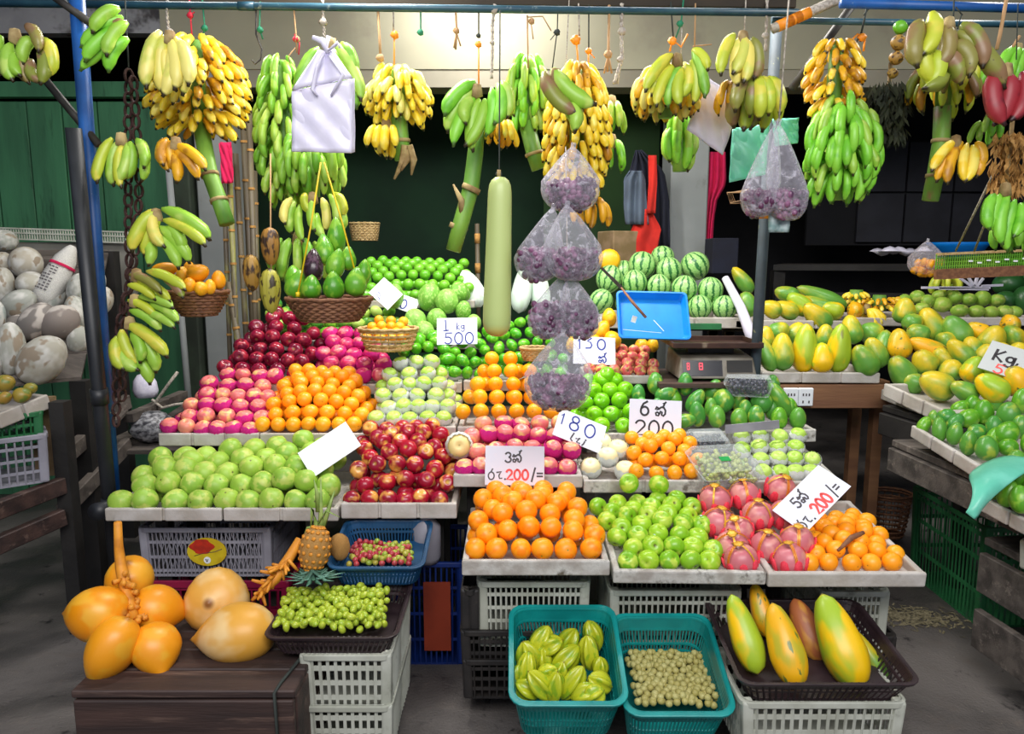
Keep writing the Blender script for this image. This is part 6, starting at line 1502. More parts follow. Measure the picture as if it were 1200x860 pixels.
# ================================================================ left stall
def left_stall():
    o = side = empty('gourd_stall', (-2.4, 3.2, 0), 0, 'old wooden stall beyond the blue post heaped with dusty gourds', 'stall'); C_ = o.location
    A, B = P(-60, 462, 3.0), P(105, 452, 3.35)
    # sloping bed boards from front low to back high
    f0, f1 = P(-60, 455, 2.95), P(95, 440, 3.25); b0, b1 = P(-60, 290, 4.1), P(128, 290, 4.1)
    for k in range(6):
        s0, s1 = k / 6, (k + .92) / 6; q = [f0.lerp(b0, s0), f1.lerp(b1, s0), f1.lerp(b1, s1), f0.lerp(b0, s1)]; q = [p - C_ - Vector((0, 0, .02)) for p in q]
        m = MB(); vs = q + [p + Vector((0, 0, .015)) for p in q]; m.add(vs, [(3, 2, 1, 0), (4, 5, 6, 7), (0, 1, 5, 4), (1, 2, 6, 5), (2, 3, 7, 6), (3, 0, 4, 7)]); m.build('bed_board', M['wood_grey'], o)
    for (p, h) in ((f1, f1.z), (b1, b1.z), (f0, f0.z)):
        m = MB(); m.box((p.x - C_.x, p.y - C_.y, h / 2 - .01), (.07, .07, h - .02)); m.build('leg', M['wood_black'], o)
    for (a, b, mt) in (((72, 510, 3.2), (150, 470, 3.6), 'wood_grey'), ((72, 600, 3.0), (150, 520, 3.5), 'wood_grey'), ((-40, 655, 2.62), (75, 605, 2.95), 'wood_dark'), ((70, 540, 3.0), (105, 510, 3.3), 'wood_grey'), ((-40, 612, 2.62), (75, 568, 2.98), 'wood_dark')):
        m = MB(); m.bar(P(*a) - C_, P(*b) - C_, .04, .07); bev(m.build('cross_rail', M[mt], o), .004, 1)
    m = MB(); m.bar(P(70, 470, 3.0) - C_, Vector((P(70, 470, 3.0).x, 3.0, 0)) - C_, .06, .06, up=(0, 1, 0)); m.build('leg', M['wood_black'], o)
    m = MB(); m.bar(P(118, 480, 3.5) - C_, Vector((P(118, 480, 3.5).x, 3.5, 0)) - C_, .05, .05, up=(0, 1, 0)); m.build('leg', M['wood_black'], o)
    # scrap boards under
    for (c, s, rz, mt) in (((P(50, 470, 3.05)), (.10, .02, .34), .1, 'cardboard'), ((P(100, 490, 3.4)), (.32, .25, .015), .3, 'wood_grey')):
        m = MB(); m.box((0, 0, 0), s, rz); q = m.build('scrap_board', M[mt], o); q.location = c - C_ - Vector((0, 0, .15 if s[2] > .1 else 0))
left_stall()
# lattice panel above gourds
o = empty('lattice_rail', P(60, 276, 4.3), 0, 'whitish plastic lattice edge behind the dusty gourds', 'crate'); C_ = o.location
m = MB(); a, b = P(-30, 266, 4.3) - C_, P(150, 272, 4.3) - C_
for dz in (0, -.025, -.06): m.bar(a + Vector((0, 0, dz)), b + Vector((0, 0, dz)), .012, .008)
for k in range(60): p = a.lerp(b, k / 59); m.bar(p + Vector((0, 0, .0)), p + Vector((0, 0, -.06)), .006, .006, up=(0, 1, 0))
m.build('lattice_band', M['crate_white'], o)
m = MB(); m.box((a + b) / 2 + Vector((0, .05, -.22)), ((b - a).length, .03, .3)); m.build('back_panel', smat('pale_stall_panel', '#8E8C84', '#76746C', sc=3, rough=.8), o)
tray('slanting styrofoam tray of olive mangoes under the dusty gourds', (-40, 500), (56, 462), 2.7, .3, .06, YR=2.98)
crate('plastic_crate', 'dark teal crate wedged below the tray of olive mangoes', 'crate', (P(-4, 505, 2.85).x - .10, 2.96, P(10, 525, 2.85).z + .0), .34, .3, .13, 'crate_green', R(36), taper=.97, nbars=50, bands=(0, .3, .6, 1))
crate('plastic_crate', 'whitish lattice crate on the lower shelf of the gourd stall', 'crate', (P(0, 545, 2.8).x - .10, 2.92, P(8, 578, 2.75).z), .34, .3, .2, 'crate_lilac', R(36), taper=.97, nbars=44, bands=(0, .25, .5, .75, 1))
# newspaper wrapped gourd
o = empty('paper_wrapped_gourd', P(66, 325, 3.62), 0, 'gourd wrapped in printed newspaper with a pink band', 'gourd'); W, Hh = px(30, 66, 325, 3.6), px(80, 66, 325, 3.6)
m = MB(); m.lathe([(1e-6, -.5), (.3, -.48), (.5, -.3), (.48, 0), (.4, .3), (.2, .48), (.12, .52), (1e-6, .53)], 16, lambda t, s: 1 + .05 * math.cos(7 * t)); q = m.build('newspaper', smat('newsprint', '#C8C6C0', '#A8A6A2', sc=60, rough=.85), o); q.scale = (W, W, Hh); q.rotation_euler = (R(-20), R(22), 0)
m = MB(); m.lathe([(.48, .17), (.47, .21)], 16); q2 = m.build('pink_band', M['cloth_pink'], o); q2.scale = (W, W, Hh); q2.rotation_euler = (R(-20), R(22), 0)
m = MB()
for r_ in range(9):
    for c_ in range(4):
        if random.random() < .8:
            t = -2.3 + c_ * .28; z = -.25 + r_ * .045; m.add([(math.cos(t) * .52, math.sin(t) * .52, z), (math.cos(t + .2) * .52, math.sin(t + .2) * .52, z), (math.cos(t + .2) * .52, math.sin(t + .2) * .52, z + .018), (math.cos(t) * .52, math.sin(t) * .52, z + .018)], [(0, 1, 2, 3)])
q3 = m.build('printed_lines', M['ink_brown'], o); q3.scale = (W, W, Hh); q3.rotation_euler = (R(-20), R(22), 0)
# white sack and debris behind blue post
m = MB(); m.lathe([(1e-6, -.5), (.4, -.48), (.5, -.2), (.46, .2), (.3, .45), (.1, .52), (1e-6, .5)], 14, lambda t, s: 1 + .08 * math.cos(4 * t + 3 * s)); q = m.build('white_sack', M['bag_white']); q.location = P(170, 452, 4.0); q.scale = (.14, .1, .13); tag(q, 'small white sack hanging at the foot of the green gate', 'sack')
for lab, pts in (('dirty white rope trailing from the grey pillar', [(208, 436), (196, 452), (182, 472), (175, 480)]), ('knotted white rope loop behind the stall end', [(178, 468), (190, 478), (205, 474), (222, 472)])):
    g = MB(); g.tube([P(u, v, 3.7) for u, v in pts], .008, 6); tag(g.build('rope_piece', M['rope']), lab, 'rope')
for lab, a, b, mt in (('grey timber leaning behind the blue post', (140, 530), (232, 470), 'wood_grey'), ('grey board lying behind the stall end', (150, 490), (215, 462), 'wood_grey')):
    g = MB(); g.bar(P(*a, 3.5), P(*b, 4.0), .05, .04); tag(g.build('timber', M[mt]), lab, 'timber')
m = MB(); m.lathe(sph_prof(8), 12, lambda t, s: 1 + .2 * math.cos(5 * t + 9 * s)); q = m.build('foil_scrap', smat('crumpled_foil', '#A8A8AC', '#3A3A40', sc=9, rough=.4, bm=1, bs=8)); p = P(178, 500, 3.6); q.location = p; q.scale = (.22, .18, .16); tag(q, 'heap of crumpled grey plastic beside the leaning timber', 'rubbish')
m = MB(); m.box((0, 0, 0), (.5, .4, .02)); q = m.build('floor_board', M['wood_grey']); q.location = (P(178, 512, 3.6).x, 3.65, p.z - .09); tag(q, 'grey board under the crumpled plastic', 'board')
m = MB(); m.box((0, 0, 0), (.06, .06, p.z - .1)); q = m.build('board_block', M['wood_black']); q.location = (P(178, 512, 3.6).x, 3.65, (p.z - .1) / 2); tag(q, 'black block propping the grey board', 'block')

# ================================================================ price cards
def arc(cx, cy, rx, ry, a0, a1, n=12): return [(cx + rx * math.cos(R(a0 + (a1 - a0) * i / n)), cy + ry * math.sin(R(a0 + (a1 - a0) * i / n))) for i in range(n + 1)]
GL_ = {
    '0': (.72, [arc(.34, .5, .3, .5, 90, 450, 18)]),
    '1': (.4, [[(.05, .78), (.2, 1), (.2, 0)]]),
    'I': (.5, [[(.2, 1), (.26, .02)], [(.05, 0), (.45, .04)]]),
    '2': (.68, [arc(.3, .72, .27, .27, 160, -30, 9) + [(.06, .02), (.62, .02)]]),
    '3': (.66, [arc(.28, .75, .26, .24, 150, -80, 9) + arc(.28, .27, .3, .27, 80, -150, 10)]),
    '5': (.66, [[(.56, .98), (.14, .98), (.1, .56)] + arc(.28, .32, .28, .3, 110, -140, 10)]),
    'S': (.7, [[(.55, 1), (.2, .72), (.5, .62), (.62, .35), (.5, .08), (.1, .06)]]),
    '6': (.7, [[(.5, 1), (.25, .85), (.1, .55)] + arc(.34, .32, .28, .31, 160, -200, 16)]),
    '8': (.7, [arc(.32, .76, .22, .22, -90, 270, 14) + arc(.32, .28, .28, .27, 90, -270, 14)]),
    '/': (.42, [[(.05, -.12), (.36, 1.1)]]),
    '=': (.6, [[(.08, .62), (.52, .62)], [(.08, .34), (.52, .34)]]),
    '.': (.3, [[(.12, .02), (.17, .02), (.17, .08), (.12, .08), (.12, .02)]]),
    'K': (.66, [[(.1, 0), (.1, 1)], [(.55, 1), (.12, .45), (.6, 0)]]),
    'k': (.6, [[(.1, 0), (.1, 1)], [(.45, .65), (.12, .35), (.5, 0)]]),
    'g': (.66, [arc(.3, .4, .22, .26, 0, 360, 12), [(.54, .66), (.54, -.1)] + arc(.32, -.12, .22, .2, 0, -150, 7)]),
    'N': (.8, [[(.05, .1), (.3, 1), (.6, .05), (.8, .9)]]),
    'i': (.4, [[(.2, .5), (.15, .2), (.05, 0)], [(.24, .72), (.27, .76)]]),
    'l': (.5, [[(.3, 1), (.2, .6), (.12, .2), (.3, .05)]]),
    'z': (.6, [[(.05, .5), (.3, .55), (.15, .1), (.45, .1)], [(.3, .62), (.36, .66)]]),
    'k~': (.95, [[(.02, .62), (.1, .8), (.22, .72), (.14, .52), (.3, .62), (.5, .78), (.72, .74), (.86, .5), (.84, .2), (.68, .02), (.54, .1), (.56, .34), (.44, .42), (.36, .24), (.24, .03), (.06, .06), (.02, .26), (.14, .34), (.26, .26)],
                [(.62, .78), (.74, .98), (.72, 1.18), (.64, 1.12), (.74, 1.06), (.86, 1.2)]]),
    'r~': (.8, [[(.46, 1.05), (.34, .82)] + arc(.34, .36, .3, .38, 100, -250, 16)]),
    'u~': (.62, [[(.02, .72), (.5, .78), (.3, .58), (.22, .34), (.3, .1), (.5, .12)]]),
    ' ': (.35, []),
}
def glyphs(txt):
    out = []; i = 0
    while i < len(txt):
        if txt[i:i + 2] in GL_: out.append(txt[i:i + 2]); i += 2
        else: out.append(txt[i]); i += 1
    return out
def ribbon(mb, pts, w, z):
    pts = [Vector((x, y, 0)) for x, y in pts]
    vs = []
    for i, p in enumerate(pts):
        d = pts[min(i + 1, len(pts) - 1)] - pts[max(0, i - 1)]
        d = d.normalized() if d.length > 1e-9 else Vector((1, 0, 0)); nrm = Vector((-d.y, d.x, 0)) * w / 2
        e = Vector((0, 0, 0)) if 0 < i < len(pts) - 1 else d * (w / 2) * (-1 if i == 0 else 1)
        vs += [p + nrm + e + Vector((0, 0, z)), p - nrm + e + Vector((0, 0, z))]
    mb.add(vs, [(2 * i, 2 * i + 1, 2 * i + 3, 2 * i + 2) for i in range(len(pts) - 1)])
def card(label, TL, TR, BL_, lines, mat='sign', t=.003, group='price cards'):
    """lines: (text, x, y, height, ink, stroke, slant) in card fractions, y measured from the top"""
    a, b, c = P(*TL), P(*TR), P(*BL_); ex = (b - a); W = ex.length; ex /= W; dn = c - a; dn = dn - ex * dn.dot(ex); H_ = dn.length; ey = -dn / H_; ez = ex.cross(ey)
    o = empty('price_card', a + dn, 0, label, 'price card', group); o.rotation_euler = Matrix((ex, ey, ez)).transposed().to_euler()
    m = MB(); m.box((W / 2, H_ / 2, 0), (W, H_, t)); m.build('card', M[mat], o)
    for ln in lines:
        txt, x, y, h, ink, st = ln[:6]; m = MB(); cx = x * W; base = (1 - y) * H_; hh = h * H_; sx = ln[6] if len(ln) > 6 else 1
        for gk in glyphs(txt):
            w, sts = GL_[gk]
            for s_ in sts: ribbon(m, [(cx + px_ * hh * sx, base + py_ * hh) for px_, py_ in s_], st * H_, t / 2 + .0008)
            cx += (w + .1) * hh * sx
        if m.v: m.build('lettering', M[ink], o)
    return o
card('white card with red and black price standing behind the front oranges', (569, 522, 2.72), (638, 523, 2.72), (570, 568, 2.68),
     [('3k~', .34, .42, .25, 'ink_brown', .045), ('r~u~.', .05, .86, .25, 'ink_brown', .035), ('200', .36, .86, .25, 'ink_red', .055), ('/=', .78, .86, .27, 'ink_brown', .045)])
card('tall white card with black handwriting before the green mangoes', (738, 467, 3.04), (799, 470, 3.04), (738, 512, 3.0),
     [('6', .2, .42, .36, 'ink_black', .055), ('k~', .5, .42, .30, 'ink_black', .05), ('200', .12, .93, .38, 'ink_black', .05, 1.15)])
card('tilted white card with red and black price over the aisle-side mandarins', (905, 598, 2.5), (959, 545, 2.62), (936, 633, 2.40),
     [('5k~', .25, .45, .30, 'ink_brown', .055), ('r~u~.', .03, .93, .28, 'ink_brown', .045), ('200', .36, .92, .32, 'ink_red', .075, .9), ('/=', .74, .90, .34, 'ink_brown', .05, .85)])
card('blank white card leaning on the guavas and red apples', (349, 531, 2.86), (405, 494, 2.92), (371, 557, 2.80), [], 'sign_plain')
card('white card with blue 180 under the lowest grape bag', (657, 478, 2.98), (711, 500, 2.98), (637, 505, 2.90), [('1', .06, .52, .38, 'ink_blue', .04), ('8', .26, .60, .52, 'ink_blue', .05), ('0', .58, .62, .46, 'ink_blue', .05, 1.2), ('lzi', .34, .96, .28, 'ink_brown', .05, 1.2)])
card('bright white card with blue 1 kg 500 among the limes', (512, 373, 3.6), (559, 372, 3.6), (514, 404, 3.56), [('I', .16, .48, .4, 'ink_blue', .045), ('kg', .48, .44, .24, 'ink_blue', .035), ('500', .18, .98, .42, 'ink_blue', .05, 1.15)])
card('white card with blue 150 behind the little pink apples', (672, 394, 3.52), (721, 396, 3.52), (674, 426, 3.46), [('1', .1, .44, .36, 'ink_blue', .05), ('S', .28, .44, .38, 'ink_blue', .055), ('0', .56, .46, .38, 'ink_blue', .055, 1.2), ('k~', .6, .94, .3, 'ink_blue', .05)])
card('white card with a blue letter leaning beside the avocado basket', (432, 343, 3.75), (450, 325, 3.82), (446, 372, 3.72), [('N', .1, .5, .26, 'ink_blue', .05)], 'sign_plain')
card('white card with a blue zero half behind the green soursop', (469, 344, 3.9), (492, 352, 3.9), (467, 362, 3.86), [('0', .18, .9, .6, 'ink_blue', .1)], 'sign_plain')
card('grey card with black and red price in the slanting papaya heap', (1163, 399, 3.15), (1214, 414, 3.05), (1150, 432, 3.05), [('Kg', .18, .60, .34, 'ink_black', .06), ('50', .34, 1.0, .3, 'ink_red', .045), ('/=', .62, .9, .34, 'ink_black', .045)], 'sign_grey')

# ================================================================ blue tray, knife, scale
def inner_tray():
    a, b, c = P(724, 342, 3.5), P(803, 344, 3.5), P(720, 394, 3.36)
    ex = (b - a); W = ex.length; ex /= W; dn = c - a; dn -= ex * dn.dot(ex); H_ = dn.length; ey = -dn / H_; ez = ex.cross(ey)
    o = empty('plastic_tray', a + dn, 0, 'bright blue plastic tray propped up below the watermelons', 'tray'); o.rotation_euler = Matrix((ex, ey, ez)).transposed().to_euler()
    m = MB(); m.box((W / 2, H_ / 2, -.035), (W * .9, H_ * .86, .004)); m.build('tray_base', M['tray_blue'], o)
    t, bt = rrect(W, H_, .02), rrect(W * .9, H_ * .86, .02); m = MB(); n = len(t)
    vs = [(x + W / 2, y + H_ / 2, -.035) for x, y in bt] + [(x + W / 2, y + H_ / 2, 0) for x, y in t] + [(x * 1.04 + W / 2, y * 1.05 + H_ / 2, 0) for x, y in t] + [(x * 1.04 + W / 2, y * 1.05 + H_ / 2, -.008) for x, y in t]
    m.add(vs, [(k * n + i, k * n + (i + 1) % n, (k + 1) * n + (i + 1) % n, (k + 1) * n + i) for k in range(3) for i in range(n)]); solid(m.build('tray_wall', M['tray_blue'], o), .003)
    return o
inner_tray()
g = MB(); g.bar(P(730, 386, 3.33), P(775, 390, 3.31), .003, .002); g.bar(P(766, 375, 3.34), P(778, 388, 3.31), .003, .002); tag(g.build('broken_stick', M['sign_plain']), 'thin broken white stick lying in the blue tray', 'stick')
g = MB(); g.box(P(743, 374, 3.36), (.022, .004, .03), M=Matrix.Rotation(.3, 3, 'Y')); tag(g.build('paper_scrap', M['sign_plain']), 'tiny white paper scrap in the blue tray', 'paper')
o = empty('long_knife', P(758, 372, 3.28), 0, 'long dark knife lying across the blue tray', 'knife'); C_ = o.location
m = MB(); q0, q1 = P(727, 336, 3.36) - C_, P(705, 314, 3.40) - C_; m.bar(q0, q1, .006, .012); m.bar(P(728, 337, 3.36) - C_, P(716, 325, 3.38) - C_, .012, .014); m.build('blade', M['steel_dark'], o)
m = MB(); m.tube([P(728, 337, 3.35) - C_, P(742, 355, 3.31) - C_, P(757, 372, 3.28) - C_], [.006, .010, .009], 8, flat=.6); m.build('handle', M['wicker_brown'], o)
def scale_():
    Y = 3.28; a, b = P(795, 440, Y), P(888, 440, Y); W = b.x - a.x; z0 = P(840, 444, Y).z
    o = empty('weighing_scale', ((a.x + b.x) / 2, Y + .15, z0), 0, 'grimy electronic weighing scale with a brown metal pan', 'scale')
    zt = P(840, 420, Y).z - z0
    m = MB(); w2 = W / 2
    vs = [(-w2, -.15, 0), (w2, -.15, 0), (w2, .15, 0), (-w2, .15, 0), (-w2 * .92, -.12, zt), (w2 * .92, -.12, zt), (w2 * .92, .15, zt + .02), (-w2 * .92, .15, zt + .02)]
    m.add(vs, [(3, 2, 1, 0), (4, 5, 6, 7), (0, 1, 5, 4), (1, 2, 6, 5), (2, 3, 7, 6), (3, 0, 4, 7)]); bev(m.build('scale_body', smat('grimy_metal', '#8A8478', '#5E564A', sc=9, rough=.5, metal=.2), o), .006)
    tl = math.atan2(.03, zt)
    def face(nm, x0, x1, z0_, z1_, mat, off=.002):
        mm = MB(); mm.box((0, 0, 0), ((x1 - x0) * W, .004, (z1_ - z0_) * zt)); q = mm.build(nm, mat, o); zc = (z0_ + z1_) / 2
        q.location = ((x0 + x1) / 2 * W - w2, -.15 + .03 * zc - off, zc * zt); q.rotation_euler = (-tl, 0, 0); return q
    face('display_panel', .06, .56, .12, .88, smat('display_glass', '#1A1A22', rough=.2))
    face('keypad', .62, .94, .3, .88, smat('keypad_dark', '#22201E', rough=.6))
    em, nt, bb = nmat('red_display'); bb.inputs['Emission Color'].default_value = (1, .05, .08, 1); bb.inputs['Emission Strength'].default_value = 2.5; bb.inputs['Base Color'].default_value = (.3, 0, 0, 1)
    for (x, w_) in ((.10, .03), (.26, .045)):
        m = MB()
        for (dx, dz, sx, sz) in ((0, .5, 1, .12), (0, 0, 1, .12), (0, -.5, 1, .12), (-.45, .25, .14, .5), (.45, .25, .14, .5), (.45, -.25, .14, .5), (-.45, -.25, .14, .5)): m.box((dx * w_ * W, 0, dz * zt * .3), (sx * w_ * W, .002, sz * zt * .3))
        q = m.build('display_digit', em, o); q.location = (x * W - w2 + .01, -.15 + .03 * .6 - .006, .6 * zt); q.rotation_euler = (-tl, 0, 0)
    m = MB(); pa, pb = P(774, 398, 3.32), P(888, 398, 3.32); pw = 1.02 * W; 
    zp = zt + .045; dz = .012
    m.box((0, .01, zp), (pw * 1.08, .30, .004))
    for (c, s) in (((0, -.14, zp + dz), (pw * 1.1, .006, .024)), ((0, .16, zp + dz), (pw * 1.1, .006, .024)), ((-pw * .55, .01, zp + dz), (.006, .30, .024)), ((pw * .55, .01, zp + dz), (.006, .30, .024))): m.box(c, s)
    bev(m.build('weighing_pan', smat('brown_metal_pan', '#4E342A', '#3A2620', sc=9, rough=.5, metal=.3, c='#8A7A68', cs=8, clo=.6), o), .003)
    m = MB()
    m.box((0, 0, zt + .025), (W * .6, .03, .045))
    m.build('pan_post', M['steel_dark'], o)
scale_()
# shelf under the scale
a, b = P(780, 446, 3.25), P(890, 446, 3.25); m = MB(); m.box(((a.x + b.x) / 2, 3.45, a.z - .02), (b.x - a.x + .06, .44, .02)); o = m.build('shelf_board', M['wood_dark']); tag(o, 'dark board carrying the weighing scale', 'board')
for sx in (a.x, b.x):
    m = MB(); m.box((sx, 3.6, (a.z - .03) / 2), (.05, .05, a.z - .03)); tag(m.build('board_support', M['wood_black']), 'black post under the scale board, %s one' % ('centre-side' if sx == a.x else 'papaya-side'), 'post')
# clear boxes of grapes
def clam(label, c, w, d, h, rz, fruit, gl, n, tilt=0, gd=.014):
    C_ = P(*c); o = empty('clear_fruit_box', C_, rz, label, 'box', 'clear boxes of grapes'); o.rotation_euler = (tilt, 0, rz)
    m = MB(); t, bt = rrect(w, d, .015, 2), rrect(w * .86, d * .86, .015, 2); k = len(t)
    vs = [(x, y, 0) for x, y in bt] + [(x, y, h * .6) for x, y in t] + [(x * 1.05, y * 1.05, h * .6) for x, y in t] + [(x * .92, y * .92, h) for x, y in t]
    m.add(vs, [(j * k + i, j * k + (i + 1) % k, (j + 1) * k + (i + 1) % k, (j + 1) * k + i) for j in range(3) for i in range(k)] + [tuple(range(k))[::-1], tuple(3 * k + i for i in range(k))]); m.build('clear_shell', M['clam'], o)
    ico = MB(); ico.lathe(sph_prof(5), 7); m = MB()
    for i in range(n):
        p = Vector((random.uniform(-.40, .40) * w, random.uniform(-.40, .40) * d, random.uniform(.1, .8) * h)); m.add([p + Vector(v_) * gd * 1.4 for v_ in ico.v], ico.f, True)
    g_ = m.build('grapes', M[fruit]); g_.location = C_; g_.rotation_euler = (tilt, 0, rz); tag(g_, gl, 'grapes', None, 'stuff'); return o
o = clam('clear box of pale green grapes with a green sticker', (846, 555, 2.76), px(72, 846, 545, 2.8), .19, .075, R(12), 'green_grape', 'pale green grapes packed in the flat clear box', 190, tilt=R(20))
m = MB(); m.box((-.01, -.01, .078), (.04, .026, .001)); m.build('green_sticker', smat('green_sticker', '#1E9A4A', rough=.4), o)
clam('clear box of dark grapes behind the pale green grape box', (828, 522, 3.0), px(44, 830, 510, 3.0), .12, .05, R(8), 'dark_grape', 'dark grapes in the flat box behind the pale green ones', 70, tilt=R(15))
clam('clear box of blackish grapes standing on the mangoes at the scale', (876, 462, 3.22), px(52, 876, 450, 3.25), .15, .08, R(-14), 'dark_grape', 'blackish grapes in the box beside the scale', 120)
g = MB(); g.bar(P(850, 503, 2.98), P(913, 497, 2.98), .006, .035); o = g.build('grey_ruler', M['crate_lilac']); tag(o, 'narrow grey bar lying at the front edge of the mango tray', 'bar')
# sockets
o = empty('power_socket', P(935, 465, 3.43), 0, 'white double power socket on the brown board', 'socket'); 
for sx in (-1, 1):
    m = MB(); m.box((sx * .035, 0, 0), (.068, .02, .085)); bev(m.build('socket_plate', M['sign_plain'], o), .003, 1)
    m = MB()
    for (dx, dz) in ((-.014, .012), (.014, .012), (0, .012), (-.014, -.022), (.014, -.022)): m.box((sx * .035 + dx, -.011, dz), (.006, .003, .012))
    m.build('socket_hole', M['ink_brown'], o)
# rolled paper by the watermelons
g = MB(); g.tube([P(850, 326, 4.1), P(868, 360, 3.95), P(882, 398, 3.75)], [.02, .026, .03], 12); tag(g.build('paper_roll', M['bag_white']), 'long white roll slanting beside the watermelon heap', 'roll')
g = MB(); g.lathe([(.03, 0), (.04, .01), (.04, .03), (.03, .04)], 16); o = g.build('tape_roll', M['yellow_mango']); o.location = P(713, 306, 4.4); o.rotation_euler = (R(80), 0, 0); o.scale = (1.6, 1.6, 1.6); tag(o, 'yellow plastic reel behind the watermelons', 'reel')
g = MB(); g.box(P(727, 292, 4.7), (.22, .2, .22), .4); tag(bev(g.build('cardboard_box', M['cardboard']), .006, 1), 'brown cardboard box behind the watermelon heap', 'box')
g = MB(); g.box(P(790, 378, 3.95) + Vector((.0, .0, -.02)), (.5, .03, .03)); tag(g.build('green_strip', M['crate_green']), 'dark green strip below the watermelon tray', 'strip')
g = MB(); g.box(P(845, 300, 4.75), (.16, .2, .22)); tag(bev(g.build('dark_box', M['cloth_navy']), .006, 1), 'dark box with a yellow cloth beside the centre pillar', 'box')
# ---- coconut bunch stalk and branch
o = empty('coconut_stalk', P(139, 620, 2.3), 0, 'orange-yellow stalk of the king coconut bunch standing upright', 'stalk'); C_ = o.location
m = MB(); m.tube([P(*q) - C_ for q in ((138, 612, 2.28), (139, 640, 2.29), (142, 665, 2.28), (150, 700, 2.22), (158, 725, 2.18))], [.012, .014, .018, .02, .014], 9); m.build('main_stem', M['peduncle'], o)
for i in range(34):
    t = random.random(); b = P(145 + 20 * t, 672 + 60 * t, 2.26 - .08 * t) - C_; d = Vector((random.uniform(-1, 1), random.uniform(-1, .2), random.uniform(-.6, .7))).normalized() * random.uniform(.02, .045)
    m = MB(); m.tube([b, b + d * .6, b + d], [.005, .007, .010], 6); m.build('spikelet', M['peduncle'], o)
o = empty('coconut_branch', P(330, 670, 2.35), 0, 'thick orange-yellow knobbly branch leaning on the brown basket', 'branch'); C_ = o.location
m = MB(); m.tube([P(*q) - C_ for q in ((352, 632, 2.42), (338, 655, 2.38), (322, 678, 2.34), (306, 694, 2.3))], [.016, .018, .02, .014], 9); m.build('main_stem', M['peduncle'], o)
for i in range(30):
    t = random.random(); b = P(338 - 34 * t, 655 + 40 * t, 2.36 - .06 * t) - C_; d = Vector((random.uniform(-1, .5), random.uniform(-1, .2), random.uniform(-.8, .3))).normalized() * random.uniform(.025, .06)
    m = MB(); m.tube([b, b + d * .6, b + d], [.006, .006, .004], 6); m.build('spikelet', M['peduncle'], o)
# ---- pineapple (upside down) with husk
o = empty('pineapple', P(370, 650, 2.4), 0, 'small golden pineapple lying crown down beside the blue berry basket', 'pineapple'); C_ = o.location
W, Hh = px(36, 370, 645, 2.4), px(54, 370, 645, 2.4)
m = MB(); m.lathe(sph_prof(14), 24, lambda t, s: 1 + .05 * math.cos(8 * t + 3.14 * int(s * 11))); q = m.build('pineapple_body', M['husk'], o); q.scale = (W, W, Hh)
q.location = P(369, 643, 2.4) - C_; q.rotation_euler = (R(-15), R(8), 0)
for r_ in range(8):
    for k in range(12):
        th = math.pi * (r_ + 1.2) / 9.4; a = 2 * math.pi * (k + .5 * (r_ % 2)) / 12; p = Vector((math.sin(th) * math.cos(a) * .5, math.sin(th) * math.sin(a) * .5, math.cos(th) * .5))
        if k == 0 and r_ == 0:
            e = MB(); e.lathe([(.5, -.2), (.4, .15), (1e-6, .5)], 5); EYE = e.mesh('pineapple_eye', M['peduncle'])
        mk('pineapple_eye', EYE, o, q.location + q.rotation_euler.to_matrix() @ Vector((p.x * W, p.y * W, p.z * Hh)), (q.rotation_euler.to_matrix() @ p.to_track_quat('Z', 'Y').to_matrix()).to_euler(), (.017, .017, .010))
cb = P(366, 668, 2.36) - C_
for i in range(30):
    a = 2 * math.pi * i / 30 * 2.4; ln = .05 + .07 * (i / 30); d = Vector((math.cos(a), math.sin(a) * .8 - .2, -.25)).normalized()
    m = MB(); m.tube([cb + Vector((0, 0, -.012 * (i % 3))), cb + d * ln * .6 + Vector((0, 0, -.006)), cb + d * ln + Vector((0, 0, .012))], [.008, .008, .001], 5, flat=.35); m.build('crown_leaf', M['pine_leaf'], o)
o = empty('corn_leaves', P(372, 600, 2.5), 0, 'green leafy shoot standing behind the pineapple', 'leaves'); C_ = o.location
for q in ([(375, 640), (376, 600), (376, 560)], [(372, 640), (370, 612), (366, 596), (364, 620)], [(376, 625), (384, 600), (392, 575)], [(374, 612), (382, 598), (398, 606)], [(372, 616), (360, 618), (352, 640)], [(373, 600), (372, 580), (368, 562)]):
    m = MB(); m.tube([P(x, y, 2.5) - C_ for x, y in q], [.010] + [.008] * (len(q) - 2) + [.002], 6, flat=.35); m.build('leaf', M['leaf_green'], o)
m = MB(); m.lathe(sph_prof(10), 14, lambda t, s: 1 + .1 * math.cos(9 * t + 12 * s)); q = m.build('dry_husk_ball', M['husk']); q.location = P(398, 641, 2.48); q.scale = (.07, .06, .10); tag(q, 'dry brown husk half hidden between pineapple and berry basket', 'husk')
# ---- back right shelf things
o = empty('mesh_shelf', P(1150, 310, 3.7), 0, 'hanging green mesh shelf with a woven edge', 'shelf'); C_ = o.location
a, b = P(1098, 298, 3.7) - C_, P(1230, 292, 3.7) - C_
m = MB(); m.bar(a, b, .02, .012); m.build('top_rail', M['wicker_pale'], o)
m = MB()
for k in range(50): p = a.lerp(b, k / 49); m.bar(p, p - Vector((0, 0, .075)), .005, .006, up=(0, 1, 0))
for dz in (.02, .04, .06): m.bar(a - Vector((0, 0, dz)), b - Vector((0, 0, dz)), .004, .004)
m.build('green_mesh', M['avocado'], o)
m = MB(); m.bar(a - Vector((0, 0, .098)), b - Vector((0, 0, .098)), .03, .05); m.build('woven_edge', M['wicker_brown'], o)
for k in range(9):
    m = MB(); m.box(a.lerp(b, .3 + .08 * k) - Vector((0, .006, .04 + .01 * (k % 2))), (.02, .004, .008)); m.build('white_tag', M['sign_plain'], o)
